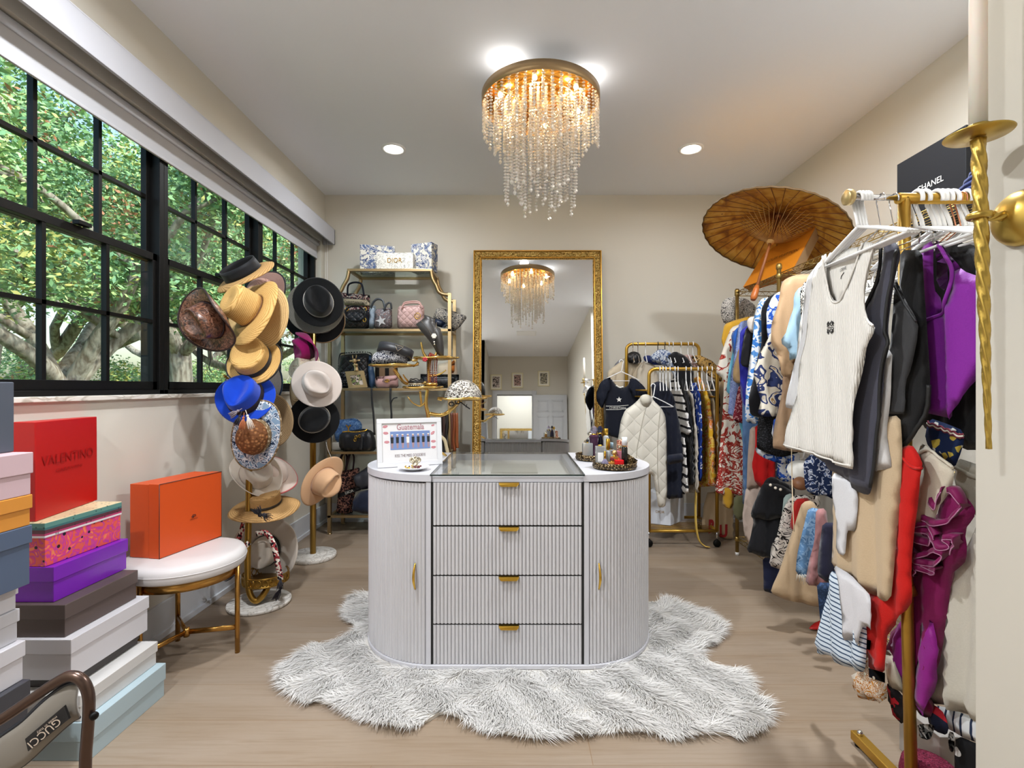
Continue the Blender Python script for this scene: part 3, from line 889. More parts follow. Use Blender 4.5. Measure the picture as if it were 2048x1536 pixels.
# ---------------------------------------------------------------- tubular frame chair with sling, lower left corner
t = thing('sling_chair', 'brown metal tube frame with a grey sling band and upside-down label, lower left corner', 'chair', (-.80, .86, 0))
TB = mat('bronze_tube', '5e4c44', .28, .85)
yc = .92
path = [pt(-70, 1478, yc - .02), pt(0, 1440, yc - .01), pt(60, 1400, yc), pt(110, 1366, yc), pt(140, 1352, yc), pt(163, 1360, yc), pt(176, 1385, yc), pt(178, 1420, yc), pt(174, 1480, yc), pt(171, 1536, yc)]
last = path[-1]
path += [Vector((last.x, last.y, .3)), Vector((last.x, last.y, .02))]
MB().tube(smooth(path, 5), .0095, 14).build('frame_tube', TB, t)
p2 = [Vector((p.x - .0, p.y - .34, p.z)) for p in path]
MB().tube(smooth([pt(-70, 1478, yc - .02), pt(-70, 1478, yc - .02) + Vector((-.05, -.1, -.01)), pt(-70, 1478, yc - .02) + Vector((-.05, -.28, -.01)), Vector((last.x - .05, last.y - .36, .48)), Vector((last.x - .02, last.y - .36, .02))], 5), .0095, 12).build('frame_tube', TB, t)
BAND = fabric('sling_grey_taupe', '8e8880', .6)
up_ = [pt(-60, 1520, yc - .03), pt(0, 1474, yc - .02), pt(45, 1442, yc - .01), pt(90, 1400, yc), pt(132, 1370, yc + .006), pt(158, 1366, yc + .01)]
dn_ = [pt(-60, 1600, yc - .03), pt(0, 1556, yc - .02), pt(50, 1528, yc - .01), pt(100, 1482, yc), pt(140, 1446, yc + .006), pt(160, 1434, yc + .01)]
U = smooth(up_, 5); Dn = smooth(dn_, 5)
mb = MB(); vs = []
for a, b in zip(U, Dn):
    for k in range(6):
        q = a.lerp(b, k / 5); q = q + Vector((0, -.006 * sin(pi * k / 5), 0)); vs.append(q)
mb.add(vs, [(i * 6 + k, (i + 1) * 6 + k, (i + 1) * 6 + k + 1, i * 6 + k + 1) for i in range(len(U) - 1) for k in range(5)], True)
mb.build('sling_band', BAND, t, solid=.006)
TRB = mat('dark_blue_binding', '20242c', .4)
MB().tube(U, .0042, 8).build('sling_binding', TRB, t)
MB().tube(Dn, .003, 8).build('sling_binding', TRB, t)
q0, q1 = pt(88, 1446, yc - .016), pt(52, 1478, yc - .022)
la = [pt(50, 1478, yc - .020), pt(128, 1412, yc - .012), pt(138, 1438, yc - .012), pt(56, 1503, yc - .020)]
tag_ = MB().extrude(la, (0, .004, 0)).build('woven_label', mat('label_black', '1d1d20', .5), t)
uu = (la[0] - la[1]).normalized(); vv = Vector((0, 0, -1)); vv = (vv - uu * vv.dot(uu)).normalized()
cc = (la[0] + la[1] + la[2] + la[3]) / 4
LBW = mat('label_thread', 'd8c8b8', .6)
text('GUCCI', cc + Vector((0, -.003, -.005)), uu, vv, .064, LBW, tag_, 'lettering', .001, height=.013)
text('made in Italy', cc + Vector((0.004, -.003, .010)), uu, vv, .042, LBW, tag_, 'lettering', .001, height=.006)
MB().lathe([(0, 0), (.007, 0), (.007, .005), (.003, .007), (0, .006)], pt(187, 1431, yc - .004), 14, (1, -.6, 0)).build('rivet', BLACKM, t)
# ---------------------------------------------------------------- leaning mirror
MT = radians(4.4)
t = thing('leaning_mirror', 'tall mirror in ornate carved gold frame leaning against the back wall behind the island', 'mirror', (.19, 4.28, 0))
mw0, mw1 = (948 - VX) / F * 4.43, (1201 - VX) / F * 4.43
mh = 2.39; fw = .073
up = Vector((0, sin(MT), cos(MT))); nn = Vector((0, -cos(MT), sin(MT)))
b0 = Vector((0, 4.24, .012))
def mp(x, h, d=0): return Vector((x, 0, 0)) + b0 + up * h + nn * d
CARV = mat('carved_gilt_frame', 'c79a44', .36, .85); g = N(CARV)
co = g.coord('Object')
vo = g.n('TexVoronoi', {'Vector': co, 'Scale': 75}).outputs['Distance']
wv = g.n('TexNoise', {'Vector': co, 'Scale': 60, 'Detail': 2, 'Distortion': 2}).outputs[0]
hh = g.math('ADD', vo, wv)
g.color(g.ramp(hh, [(.45, '6d4c1c'), (.75, 'b08236'), (1.0, 'e2bf72')])); g.bump(hh, 1.0, .012)
PLAINF = mat('gilt_moulding', 'b8893a', .3, .9)
def frame_ring(d0, d1, depth0, depth1, m, name, bev=.002):
    """square ring between inset d0 and d1, raised from depth0 to depth1"""
    for (a, b, c, e) in ((mw0 + d0, mw1 - d0, d0, d1), (mw0 + d0, mw1 - d0, mh - d1, mh - d0)):
        pass
    mb = MB()
    o = [(mw0 + d0, d0), (mw1 - d0, d0), (mw1 - d0, mh - d0), (mw0 + d0, mh - d0)]
    i = [(mw0 + d1, d1), (mw1 - d1, d1), (mw1 - d1, mh - d1), (mw0 + d1, mh - d1)]
    for k in range(4):
        q = [o[k], o[(k + 1) % 4], i[(k + 1) % 4], i[k]]
        mb.hexa([mp(x, h, depth0) for x, h in q], [mp(x, h, depth1) for x, h in q])
    return mb.build(name, m, t, bevel=bev)
frame_ring(0, .010, 0, .048, PLAINF, 'outer_moulding')
frame_ring(.010, .058, 0, .042, CARV, 'carved_frame', .008)
frame_ring(.058, .066, 0, .036, PLAINF, 'inner_moulding')
frame_ring(.066, .073, 0, .026, CARV, 'sight_edge', .001)
MB().hexa([mp(mw0 + .07, .07, .008), mp(mw1 - .07, .07, .008), mp(mw1 - .07, mh - .07, .008), mp(mw0 + .07, mh - .07, .008)],
          [mp(mw0 + .07, .07, .014), mp(mw1 - .07, .07, .014), mp(mw1 - .07, mh - .07, .014), mp(mw0 + .07, mh - .07, .014)]).build('mirror_glass', MIRROR, t)
# three framed prints over the rear door, seen only in the mirror
def print_mat(n, c, d, s):
    m = mat(n, c, .6); g = N(m)
    q = g.n('TexNoise', {'Vector': g.coord('Object'), 'Scale': s, 'Detail': 4, 'Distortion': 1})
    g.color(g.ramp(q.outputs[0], [(.45, c), (.5, d)], 'CONSTANT')); return m
for i, (x, z, c, lab) in enumerate(((-.45, 2.33, 'c8b8b0', 'framed figure print in cream frame, first over the doorway'), (.02, 2.37, 'c09a90', 'framed reddish print in cream frame, middle of three over the doorway'),
                                (.60, 2.41, 'b8b098', 'framed black and cream lettered print, highest of three near the door'))):
    p = thing('framed_print', lab, 'picture', (x, YB + .012, z - .15), 'prints over the rear door')
    MB().box(x - .125, x + .125, YB + .002, YB + .022, z - .17, z + .17).build('frame', mat('cream_frame', 'e6dcb4', .5), p, bevel=.003)
    MB().box(x - .105, x + .105, YB + .022, YB + .024, z - .15, z + .15).build('mount', mat('mount_white', 'efeadc'), p)
    MB().box(x - .075, x + .075, YB + .024, YB + .0255, z - .12, z + .12).build('print', print_mat('print_ink_%d' % i, c, '33302e', 22 + 9 * i), p)
# mirror in the hall beyond the doorway
t = thing('hall_mirror', 'gold framed mirror on the hall wall beyond the rear doorway', 'mirror', (.0, -4.24, .55))
MB().box(-.42, .5, -4.25, -4.22, .5, 1.45).build('mirror_frame', CARV, t, bevel=.004)
MB().box(-.36, .44, -4.22, -4.215, .56, 1.39).build('mirror_glass', MIRROR, t)

# ---------------------------------------------------------------- etagere
SG2 = mat('etagere_gold', 'b8a078', .34, 1)
YF, YR = 4.08, 4.395
X0, X1 = -1.525, -.545
t = thing('etagere_shelf', 'gold metal etagere with glass shelves and stepped curved top against the back wall', 'shelving', ((X0 + X1) / 2, YF, 0))
LV = [.155, .674, 1.190, 1.673, 2.163]
tx0, tx1 = X0 + .16, X1 - .155
b = .0135
def post(mb, x, y, foot=True):
    mb.box(x - b, x + b, y - b, y + b, 0.012, 1.965)
    mb.lathe([(0, 0), (.018, 0), (.018, .006), (.012, .012), (0, .012)], (x, y, 0), 12)
for x in (X0, X1):
    for y in (YF, YR):
        mb = MB(); post(mb, x, y); mb.build('leg', SG2, t)
for y in (YF, YR):
    for s, (xa, xb) in ((1, (X0, tx0)), (-1, (X1, tx1))):
        # S-curve from the post up to the narrow top tier
        P = [(xa, y, 1.952), (xa + s * .05, y, 1.957), (xa + s * .09, y, 1.98), (xb - s * .045, y, 2.03), (xb - s * .015, y, 2.085), (xb, y, 2.163)]
        MB().tube([Vector(q) for q in smooth(P, 4)], .0165, 4, flat=(1, 1)).build('scroll_bracket', SG2, t)
for li, z in enumerate(LV):
    a0, a1 = (tx0, tx1) if li == 4 else (X0, X1)
    mb = MB()
    mb.box(a0 - b, a1 + b, YF - b, YF + b, z - .02, z).box(a0 - b, a1 + b, YR - b, YR + b, z - .02, z)
    mb.box(a0 - b, a0 + b, YF + b, YR - b, z - .02, z).box(a1 - b, a1 + b, YF + b, YR - b, z - .02, z)
    mb.build('shelf_rail', SG2, t, bevel=.001)
    MB().box(a0 + b, a1 - b, YF + b, YR - b, z - .008, z - .001).build('glass_shelf', thin_glass('shelf_glass_%d' % li, 'eaf2ee', .1), t)
# ---------------------------------------------------------------- cloth-like shape builder
def inpoly_dist(P, Q):
    """distance of points Q to polygon edges P (n,2)"""
    P = np.asarray(P, float); Q = np.asarray(Q, float)
    A = P; B = np.roll(P, -1, 0); AB = B - A
    d = Q[:, None, :] - A[None]
    t_ = np.clip((d * AB[None]).sum(2) / np.maximum((AB ** 2).sum(1)[None], 1e-12), 0, 1)
    return np.sqrt(((d - t_[..., None] * AB[None]) ** 2).sum(2)).min(1)
def soften(P, it=2):
    P = np.asarray(P, float)
    for _ in range(it):
        Nn = np.roll(P, -1, 0)
        L = np.linalg.norm(Nn - P, axis=1)[:, None] + 1e-9
        c = np.minimum(.25, .014 / L)
        P = np.stack([P + (Nn - P) * c, Nn - (Nn - P) * c], 1).reshape(-1, 2)
    return P
class Cloth:
    """a hanging or standing piece with real thickness: outline in its own vertical plane, puffed and folded"""
    def __init__(s, origin, yaw, outline_px=None, outline=None, T=.012, res=.025, fold=(.008, .09), seed=0, drape=1.0, tilt=0, soft=1, round_=.02, holes=None):
        s.o = Vector(origin); a = radians(yaw)
        s.u = Vector((cos(a), sin(a), 0)); s.n = Vector((sin(a), -cos(a), 0)); s.v = Vector((0, 0, 1))
        if tilt:
            R = Matrix.Rotation(radians(tilt), 3, s.u); s.v = R @ s.v; s.n = R @ s.n
        def unp(q): 
            d = Vector(((q[0] - VX) / F, 1, -(q[1] - VY) / F))
            k = s.n.dot(s.o - CAM) / s.n.dot(d)
            p = CAM + d * k - s.o
            return (p.dot(s.u), p.dot(s.v))
        s.unp = unp
        P = np.array([unp(q) for q in outline_px] if outline_px is not None else outline, float)
        if soft: P = soften(P, soft)
        s.P = P; s.T = T; s.fold = fold; s.drape = drape; s.round_ = round_
        r = random.Random(seed); s.ph = [r.uniform(0, 6.28) for _ in range(6)]; s.k2 = r.uniform(-.6, .6)
        s.top = P[:, 1].max(); s.h = np.ptp(P[:, 1]) + 1e-6
        # resample the boundary
        B = []
        for i in range(len(P)):
            a_, b_ = P[i], P[(i + 1) % len(P)]
            L = np.hypot(*(b_ - a_)); n = max(1, int(L / res))
            for k in range(n): B.append(a_ + (b_ - a_) * k / n)
        B = np.array(B)
        mn, mx = P.min(0), P.max(0)
        gx, gy = np.meshgrid(np.arange(mn[0] + res / 2, mx[0], res), np.arange(mn[1] + res / 2, mx[1], res * 1.3))
        gx = gx + (np.arange(gx.shape[0])[:, None] % 2) * res / 2
        G = np.stack([gx.ravel(), gy.ravel()], 1)
        if len(G):
            G = G[inside(P, G[:, 0], G[:, 1])]
        if len(G):
            G = G[inpoly_dist(B, G) > res * .45]
        V = np.concatenate([B, G]) if len(G) else B
        nb = len(B)
        r_ = delaunay_2d_cdt([Vector(q) for q in V], [(i, (i + 1) % nb) for i in range(nb)], [], 1, 1e-6)
        s.V2 = np.array([tuple(q) for q in r_[0]]); s.F = [tuple(f) for f in r_[2]]
        # keep only faces inside
        C = np.array([s.V2[list(f)].mean(0) for f in s.F]); ok = inside(P, C[:, 0], C[:, 1])
        s.F = [f for f, k in zip(s.F, ok) if k]
        s.dist = inpoly_dist(B, s.V2); s.B = B
    def folds(s, u, v):
        A, L = s.fold
        w = np.clip((s.top - v) / s.h, 0, 1) ** .6 * s.drape + (1 - s.drape)
        q = 2 * pi / L
        return A * w * (np.sin(q * (u + .12 * s.k2 * v) + s.ph[0] + 1.2 * np.sin(3 * v + s.ph[1])) + .45 * np.sin(1.9 * q * u + s.ph[2] + 4 * v * s.k2) + .3 * np.sin(.45 * q * u + 5 * v + s.ph[3]))
    def puff(s, d):
        x = np.clip(d / s.round_, 0, 1)
        return s.T / 2 * np.sqrt(np.clip(1 - (1 - x) ** 2, 0, 1))
    def surf(s, u, v, off=.0):
        u = np.atleast_1d(np.asarray(u, float)); v = np.atleast_1d(np.asarray(v, float))
        d = inpoly_dist(s.B, np.stack([u, v], 1))
        h = s.folds(u, v) + s.puff(d) + off
        return [s.o + s.u * a + s.v * b_ + s.n * c_ for a, b_, c_ in zip(u, v, h)]
    def build(s, name, m, parent=None):
        u, v = s.V2[:, 0], s.V2[:, 1]
        f = s.folds(u, v); p = s.puff(s.dist)
        o, U, Vv, Nn = (np.array(x) for x in (s.o, s.u, s.v, s.n))
        base = o + u[:, None] * U + v[:, None] * Vv
        A = base + (f + p)[:, None] * Nn; Bk = base + (f - p)[:, None] * Nn
        n = len(u)
        mb = MB()
        onb = s.dist < 1e-5
        mp_ = np.where(onb, np.arange(n), np.arange(n) + n)
        fs = list(s.F) + [tuple(int(mp_[i]) for i in fc[::-1]) for fc in s.F]
        mb.add(np.concatenate([A, Bk]).tolist(), fs, True)
        uv = np.concatenate([s.V2, s.V2])
        return mb.build(name, m, parent, uvs=uv)
    def decal_text(s, txt, c_px, width, m, parent, rot=0, height=None, bold=0, name='lettering', off=.002, local=None):
        vs, fs = text_verts(txt, bold); a = np.array(vs)
        a = a - (a.max(0) + a.min(0)) / 2
        k = width / np.ptp(a[:, 0]); ky = k if height is None else height / np.ptp(a[:, 1])
        a = a * [k, ky]; cr, sr = cos(radians(rot)), sin(radians(rot))
        a = a @ np.array([[cr, sr], [-sr, cr]])
        c = np.array(local if local is not None else s.unp(c_px)); a = a + c
        mb = MB(); mb.add(s.surf(a[:, 0], a[:, 1], off), fs)
        return mb.build(name, m, parent)
    def strip(s, pts, w, m, parent, name='trim_strip', off=.0015, th=.0, px=True):
        """ribbon lying on the surface along pixel points"""
        Q = [s.unp(q) if px else q for q in pts]
        Q3 = smooth([Vector((a, b_, 0)) for a, b_ in Q], 5)
        P = s.surf([q.x for q in Q3], [q.y for q in Q3], off)
        mb = MB().tube(P, w / 2, 6, flat=(1, 1))
        return mb.build(name, m, parent)
def handle_arc(c, u, w, h, r, m, parent, name='handle', n=12, up=(0, 0, 1), seg=8, lean=(0, 0, 0)):
    c = Vector(c); u = Vector(u).normalized(); up = Vector(up); ln = Vector(lean)
    P = [c + u * (-cos(pi * i / n)) * w / 2 + (up * h + ln) * sin(pi * i / n) ** .8 for i in range(n + 1)]
    return MB().tube(P, r, seg).build(name, m, parent)
def pbox(pxs, y, depth, name, m, parent, bevel=.002):
    """box with its front face at distance y given by pixel rect (x0,y0,x1,y1)"""
    a = pt(pxs[0], pxs[3], y); b_ = pt(pxs[2], pxs[1], y)
    return MB().box(a.x, b_.x, y, y + depth, a.z, b_.z).build(name, m, parent, bevel=bevel)
# ---------------------------------------------------------------- bags and boxes on the etagere
TOILE = blotch('blue_toile_print', 'd8d6cc', ['3a4a72', 'c6c8cc', '5a6a8e'], 30, 'noise', coord='Object', detail=5, thr=[.47, .52, .57])
TOILE2 = TOILE
MARB = mat('white_marble_card', 'e6e3da', .5); g = N(MARB)
q = g.n('TexNoise', {'Vector': g.coord('Object'), 'Scale': 16, 'Detail': 6, 'Distortion': 2})
g.color(g.ramp(q.outputs[0], [(.46, 'e8e5dc'), (.5, '9c9c98'), (.54, 'e9e6de')]))
zt = 2.163
def gbox(label, m, A, B, depth, h, z, txt=None, tm=None, tw=.1, th=.03, name='gift_box', tc=.5, tv=.55, tilt=0):
    A = Vector(A); B = Vector(B); u = (B - A).normalized(); n = u.cross(Vector((0, 0, 1)))
    t = thing(name, label, 'box', ((A.x + B.x) / 2, (A.y + B.y) / 2, z))
    A = Vector((A.x, A.y, z + .001)); B = Vector((B.x, B.y, z + .001)); up = Vector((0, 0, h)); back = -n * depth
    MB().hexa([A, B, B + back, A + back], [p + up for p in (A, B, B + back, A + back)]).build('box_body', m, t, bevel=.002)
    MB().hexa([A + back * .35 - u * .001, B + back * .35 + u * .001, B + back * .36 + u * .001, A + back * .36 - u * .001], [p + up + Vector((0, 0, .001)) for p in (A + back * .35 - u * .001, B + back * .35 + u * .001, B + back * .36 + u * .001, A + back * .36 - u * .001)]).build('lid_seam', mat('seam_grey', '8a8a88'), t)
    if txt: text(txt, A.lerp(B, tc) + up * tv + n * .001, u, (0, 0, 1), tw, tm, t, 'lettering', .001, height=th)
    return t
GLET = mat('gold_foil_letters', 'b08a3a', .35, .6)
WLET = mat('pale_letters', 'f0efe8', .6)
gbox('blue toile patterned box at the left of the top shelf', TOILE, ((720 - VX) * .0042, 4.20, 0), ((786 - VX) * .0042, 4.26, 0), .10, .235, zt, 'DIOR', WLET, .10, .04, tc=.42)
gbox('white marbled box with gold lettering in front on the top shelf', MARB, ((754 - VX) * .00412, 4.105, 0), ((827 - VX) * .00412, 4.10, 0), .085, .138, zt, 'DIOR', GLET, .12, .04)
gbox('blue toile patterned box turned side-on at the right of the top shelf', TOILE, ((822 - VX) * .0042, 4.20, 0), ((864 - VX) * .00415, 4.13, 0), .10, .235, zt, 'DIOR', WLET, .09, .036, tc=.5, tv=.45)
# second tier (1.673)
z2 = 1.674
MULTI = blotch('dark_multicolour_embroidery', '22222e', ['8a3038', 'd8cfc0', '2c5a74', '1c1c26'], 70, 'noise', thr=[.5, .55, .62, .68])
def quilt(name, c, rough=.4, s=26, bump=.8):
    if name in _M: return _M[name]
    m = mat(name, c, rough); g = N(m)
    uv = g.coord('UV', (s, s, s), (0, 0, pi / 4))
    sp = g.n('SeparateXYZ', {0: uv})
    a = g.math('ABSOLUTE', g.math('SINE', g.math('MULTIPLY', sp.outputs[0], pi)))
    b = g.math('ABSOLUTE', g.math('SINE', g.math('MULTIPLY', sp.outputs[1], pi)))
    h = g.math('POWER', g.math('MULTIPLY', a, b), .35)
    g.bump(h, bump, .006); return m
BKQ = quilt('black_quilted_leather', '18181c')
PKQ = quilt('pink_quilted_leather', 'cfaaa6', .45)
def C2(y, px, **k):
    """Cloth in a camera-facing plane at distance y"""
    k.setdefault('round_', .03); k.setdefault('fold', (.0, .1))
    return Cloth((0, y, 1.2), k.pop('yaw', 0), outline_px=px, **k)
t = thing('book_tote', 'dark embroidered book tote with CHRISTIAN DIOR band and arched handles on the second shelf', 'bag', ((712 - VX) * .00425, 4.28, z2), 'handbags on the etagere')
c = C2(4.27, [(682, 585), (740, 590), (739, 650), (735, 657), (682, 657), (680, 600)], T=.10, soft=0, res=.03)
c.build('bag_body', MULTI, t)
bd = C2(4.215, [(684, 596), (739, 600), (739, 612), (684, 610)], T=.006, soft=0, round_=.004); b_ = bd.build('name_band', fabric('ecru_band', 'c9bba0'), t)
bd.decal_text('CHRISTIAN DIOR', (712, 605), .20, INK, b_, height=.022, rot=-3)
for dy in (0, .06):
    P = [pt(695, 590, 4.24 + dy), pt(696, 572, 4.24 + dy), pt(703, 566, 4.24 + dy), pt(715, 565, 4.24 + dy), pt(724, 570, 4.24 + dy), pt(728, 592, 4.24 + dy)]
    MB().tube(smooth(P, 4), .008, 8).build('handle', MULTI, t)
t = thing('quilted_handbag', 'black quilted handbag with round handle and gold charms in front of the book tote', 'bag', ((710 - VX) * .0041, 4.12, z2), 'handbags on the etagere')
C2(4.135, [(684, 622), (736, 616), (738, 655), (736, 657.5), (681, 657.5), (681, 648)], T=.08, soft=1, res=.03).build('bag_body', BKQ, t)
cc = pt(711, 627, 4.095)
MB().tube([cc + Vector((.085 * cos(a), -.01, .062 * sin(a) - .002)) for a in [2 * pi * i / 24 for i in range(24)]], .0075, 8, closed=True).build('handle', mat('black_patent', '101012', .2), t)
for q in ((694, 618), (730, 618), (729, 640)):
    p = pt(*q, 4.085); MB().tube([p + Vector((.012 * cos(a), 0, .016 * sin(a))) for a in [2 * pi * i / 14 for i in range(14)]], .003, 6, closed=True).build('gold_ring', GOLD2, t)
t = thing('embroidered_handbag', 'blue and grey embroidered handbag with silver star charm and arched dark handle', 'bag', ((762 - VX) * .0041, 4.14, z2), 'handbags on the etagere')
GE = blotch('grey_embroidery', '6c6a6e', ['8f5a50', '9aa4a8', '56565c'], 90, 'noise', thr=[.52, .58, .66])
C2(4.14, [(750, 618), (784, 615), (784.5, 657), (747, 657.5)], T=.09, soft=1, res=.03).build('bag_body', GE, t)
C2(4.16, [(738, 616), (752, 610), (750, 657.5), (736, 657.5)], T=.07, soft=1, res=.03).build('side_gusset', blotch('pale_blue_weave', '9fb0c0', ['b8c4cc', '7c8ca0'], 120), t)
P = [pt(742, 616, 4.13), pt(747, 604, 4.12), pt(756, 598, 4.12), pt(766, 602, 4.12), pt(770, 618, 4.10)]
MB().tube(smooth(P, 5), .009, 8).build('handle', mat('dark_slate_leather', '3c4046', .4), t)
P = [pt(768, 620, 4.10), pt(774, 608, 4.10), pt(781, 606, 4.10), pt(783, 618, 4.11)]
MB().tube(smooth(P, 4), .008, 8).build('handle', mat('dark_slate_leather'), t)
st = pt(762, 642, 4.085); sp_ = []
for i in range(10):
    a = pi / 2 + pi * i / 5 + .25; r = .048 if i % 2 == 0 else .018
    sp_.append(st + Vector((r * cos(a), 0, r * sin(a))))
MB().extrude(sp_, (0, .006, 0)).build('star_charm', mat('silver_leather', 'd8d8da', .3, .4), t, bevel=.001)
t = thing('pink_quilted_handbag', 'pale pink quilted handbag with round letter charm on the second shelf', 'bag', ((822 - VX) * .0041, 4.13, z2), 'handbags on the etagere')
C2(4.14, [(796, 612), (848, 610), (850, 655), (848, 657.5), (795, 657.5), (794, 640)], T=.09, soft=1, res=.03).build('bag_body', PKQ, t)
PKL = mat('pink_leather', 'c89e98', .4)
for dy, h in ((0, 0), (.05, 3)):
    P = [pt(803, 618, 4.09 + dy), pt(808, 609 - h, 4.09 + dy), pt(822, 606 - h, 4.09 + dy), pt(838, 607 - h, 4.09 + dy), pt(845, 617, 4.09 + dy)]
    MB().tube(smooth(P, 4), .006, 8).build('handle', PKL, t)
p = pt(835, 632, 4.08)
MB().tube([p + Vector((.024 * cos(a), 0, .024 * sin(a))) for a in [2 * pi * i / 20 for i in range(20)]], .003, 6, closed=True).build('charm_ring', GOLD2, t)
text('D', p, (1, 0, 0), (0, 0, 1), .018, GOLD2, t, 'letter_charm', .002)
MONO = blotch('navy_monogram', '1c2030', ['c9c2b4'], 42, 'swirl', thr=[.55])
t = thing('monogram_saddle_pouch', 'navy monogram saddle pouch hanging out over the right end of the second shelf', 'bag', ((898 - VX) * .0042, 4.13, z2), 'handbags on the etagere')
C2(4.15, [(874, 615), (900, 620), (930, 630), (934, 636), (918, 656), (908, 663), (897, 661), (893, 650), (870, 642), (866, 634)], T=.06, soft=1, res=.03).build('bag_body', MONO, t)
C2(4.118, [(868, 637), (880, 639), (892, 646), (893, 656), (880, 655), (869, 650)], T=.03, soft=1).build('flap', mat('navy_leather', '16233c', .4), t)
# third tier (1.19)
z3 = 1.191
t = thing('chain_flap_bag', 'black quilted flap bag with chain strap behind the giraffe photo frame', 'bag', ((710 - VX) * .0041, 4.2, z3), 'handbags on the etagere')
C2(4.21, [(680, 710), (735, 706), (741, 712), (741, 770), (738, 776), (682, 776), (678, 740)], T=.09, soft=1, res=.03).build('bag_body', BKQ, t)
P = [pt(679, 776, 4.16), pt(677, 740, 4.15), pt(679, 712, 4.15), pt(690, 706, 4.16), pt(738, 705, 4.17), pt(744, 720, 4.16)]
CH = smooth(P, 10); mb = MB()
for i in range(0, len(CH) - 1):
    mb.ball(CH[i], .0055, 6, 4, sc3=(1, 1, 1))
mb.build('chain_strap', mat('dark_chain', '34343a', .25, .9), t)
C2(4.155, [(681, 745), (700, 743), (702, 774), (683, 774)], T=.012, soft=0).build('sequin_panel', blotch('dark_sequins', '1c1c20', ['8c8c90'], 120, 'noise', thr=[.57]), t)
t = thing('blue_clutch', 'narrow blue-black clutch standing upright between the flap bag and the pink purse', 'bag', ((745 - VX) * .0041, 4.2, z3), 'handbags on the etagere')
C2(4.18, [(738, 708), (744, 712), (751, 760), (750, 775.5), (737, 776), (735, 740)], T=.06, soft=1).build('bag_body', mat('blue_black_leather', '2a4462', .35), t)
t = thing('photo_frame', 'small gold photo frame with a giraffe head on top on the third shelf', 'photo frame', ((715 - VX) * .0041, 4.10, z3))
FG = mat('champagne_frame', 'c9ae80', .35, .6)
def qslab(px, y, th, name, m, parent, bevel=.001, yb=None):
    """slab with the pixel-drawn quad outline at distance y"""
    P = [pt(a, b, y if yb is None else y) for a, b in px]
    return MB().extrude(P, (0, th, 0)).build(name, m, parent, bevel=bevel)
o = [(690, 743), (727, 741), (735, 775), (697, 776)]; i_ = [(699, 751), (721, 749), (727, 769), (705, 770)]
P = [pt(a, b, 4.105) for a, b in o]; Q = [pt(a, b, 4.105) for a, b in i_]
mb = MB()
for k in range(4):
    q4 = [P[k], P[(k + 1) % 4], Q[(k + 1) % 4], Q[k]]
    mb.hexa([p_ + Vector((0, .015, 0)) for p_ in q4], q4)
mb.build('frame', FG, t)
MB().extrude([p_ + Vector((0, .004, 0)) for p_ in Q], (0, .006, 0)).build('photograph', blotch('tiny_photo', 'd8c8b8', ['5a4a48', '8a9a5c', 'b07868'], 30, 'noise', coord='Object', thr=[.45, .52, .6]), t)
mb = MB(); gp = lambda x, y, d=4.11: pt(x, y, d)
mb.tube(smooth([gp(713, 742), gp(712, 734), gp(708, 728)], 3), [.020, .018, .016, .015, .014, .013, .013], 10)
mb.ball(gp(709, 722), .022, 10, 8, sc3=(.9, 1, .9)); mb.ball(gp(713, 730, 4.09), .014, 10, 8, sc3=(.9, 1.1, .9))
for (a, b_) in ((702, 722), (717, 721)): mb.ball(gp(a, b_), .010, 8, 6, sc3=(1.5, .5, .8))
for (a, b_) in ((706, 718), (712, 717)):
    mb.tube([gp(a, b_), gp(a + (a - 709) * .3, b_ - 6)], .0035, 6); mb.ball(gp(a + (a - 709) * .3, b_ - 6.5), .005, 8, 6)
mb.build('giraffe_head', FG, t)
t = thing('striped_satchel', 'brown and black striped bag behind the pink purse on the third shelf', 'bag', ((775 - VX) * .0042, 4.28, z3), 'handbags on the etagere')
C2(4.29, [(750, 728), (795, 726), (797, 776), (750, 776)], T=.08, soft=1).build('bag_body', stripes('brown_black_stripe', '8a7058', '1c1a1a', 12, 0, .42), t)
t = thing('pink_flap_purse', 'small pink leather flap purse with gold clasp on the third shelf', 'bag', ((774 - VX) * .0041, 4.13, z3), 'handbags on the etagere')
PK2 = mat('rose_leather', 'c49a96', .35)
C2(4.14, [(751, 754), (794, 750), (797, 758), (796, 773), (792, 776), (753, 776.5), (749, 765)], T=.07, soft=1).build('bag_body', PK2, t)
C2(4.108, [(752, 754), (793, 751), (796, 758), (774, 767), (751, 760)], T=.03, soft=1, round_=.01).build('flap', PK2, t)
p = pt(774, 761.5, 4.085); mb = MB()
for s in (-1, 1): mb.tube([p + Vector((s * .006 + .011 * cos(a), 0, .011 * sin(a))) for a in [2 * pi * i / 14 for i in range(14)]], .0028, 6, closed=True)
mb.build('clasp', GOLD2, t)
t = thing('black_croc_clutch', 'long black crocodile clutch behind the antler stand on the third shelf', 'bag', ((874 - VX) * .0042, 4.2, z3), 'handbags on the etagere')
CROC = blotch('black_croc', '1a1c20', ['101114', '24282c'], 60, 'cells', rough=.25, bump=.5)
C2(4.22, [(841, 748), (918, 749), (918, 776), (841, 776)], T=.05, soft=0, round_=.01).build('bag_body', CROC, t)
for k in range(4):
    pass
t = thing('orange_scarf_box', 'cream bag with orange handkerchief hanging at the right end of the third shelf', 'bag', ((895 - VX) * .0043, 4.3, z3), 'handbags on the etagere')
C2(4.34, [(874, 728), (912, 722), (915, 748), (915, 776), (874, 776)], T=.06, soft=1).build('bag_body', fabric('cream_leather', 'dccab4', .5), t)
C2(4.285, [(904, 722), (910, 720), (909, 746), (899, 747), (899, 735)], T=.012, soft=1, fold=(.004, .03)).build('handkerchief', fabric('orange_silk', 'c8742c', .4), t)
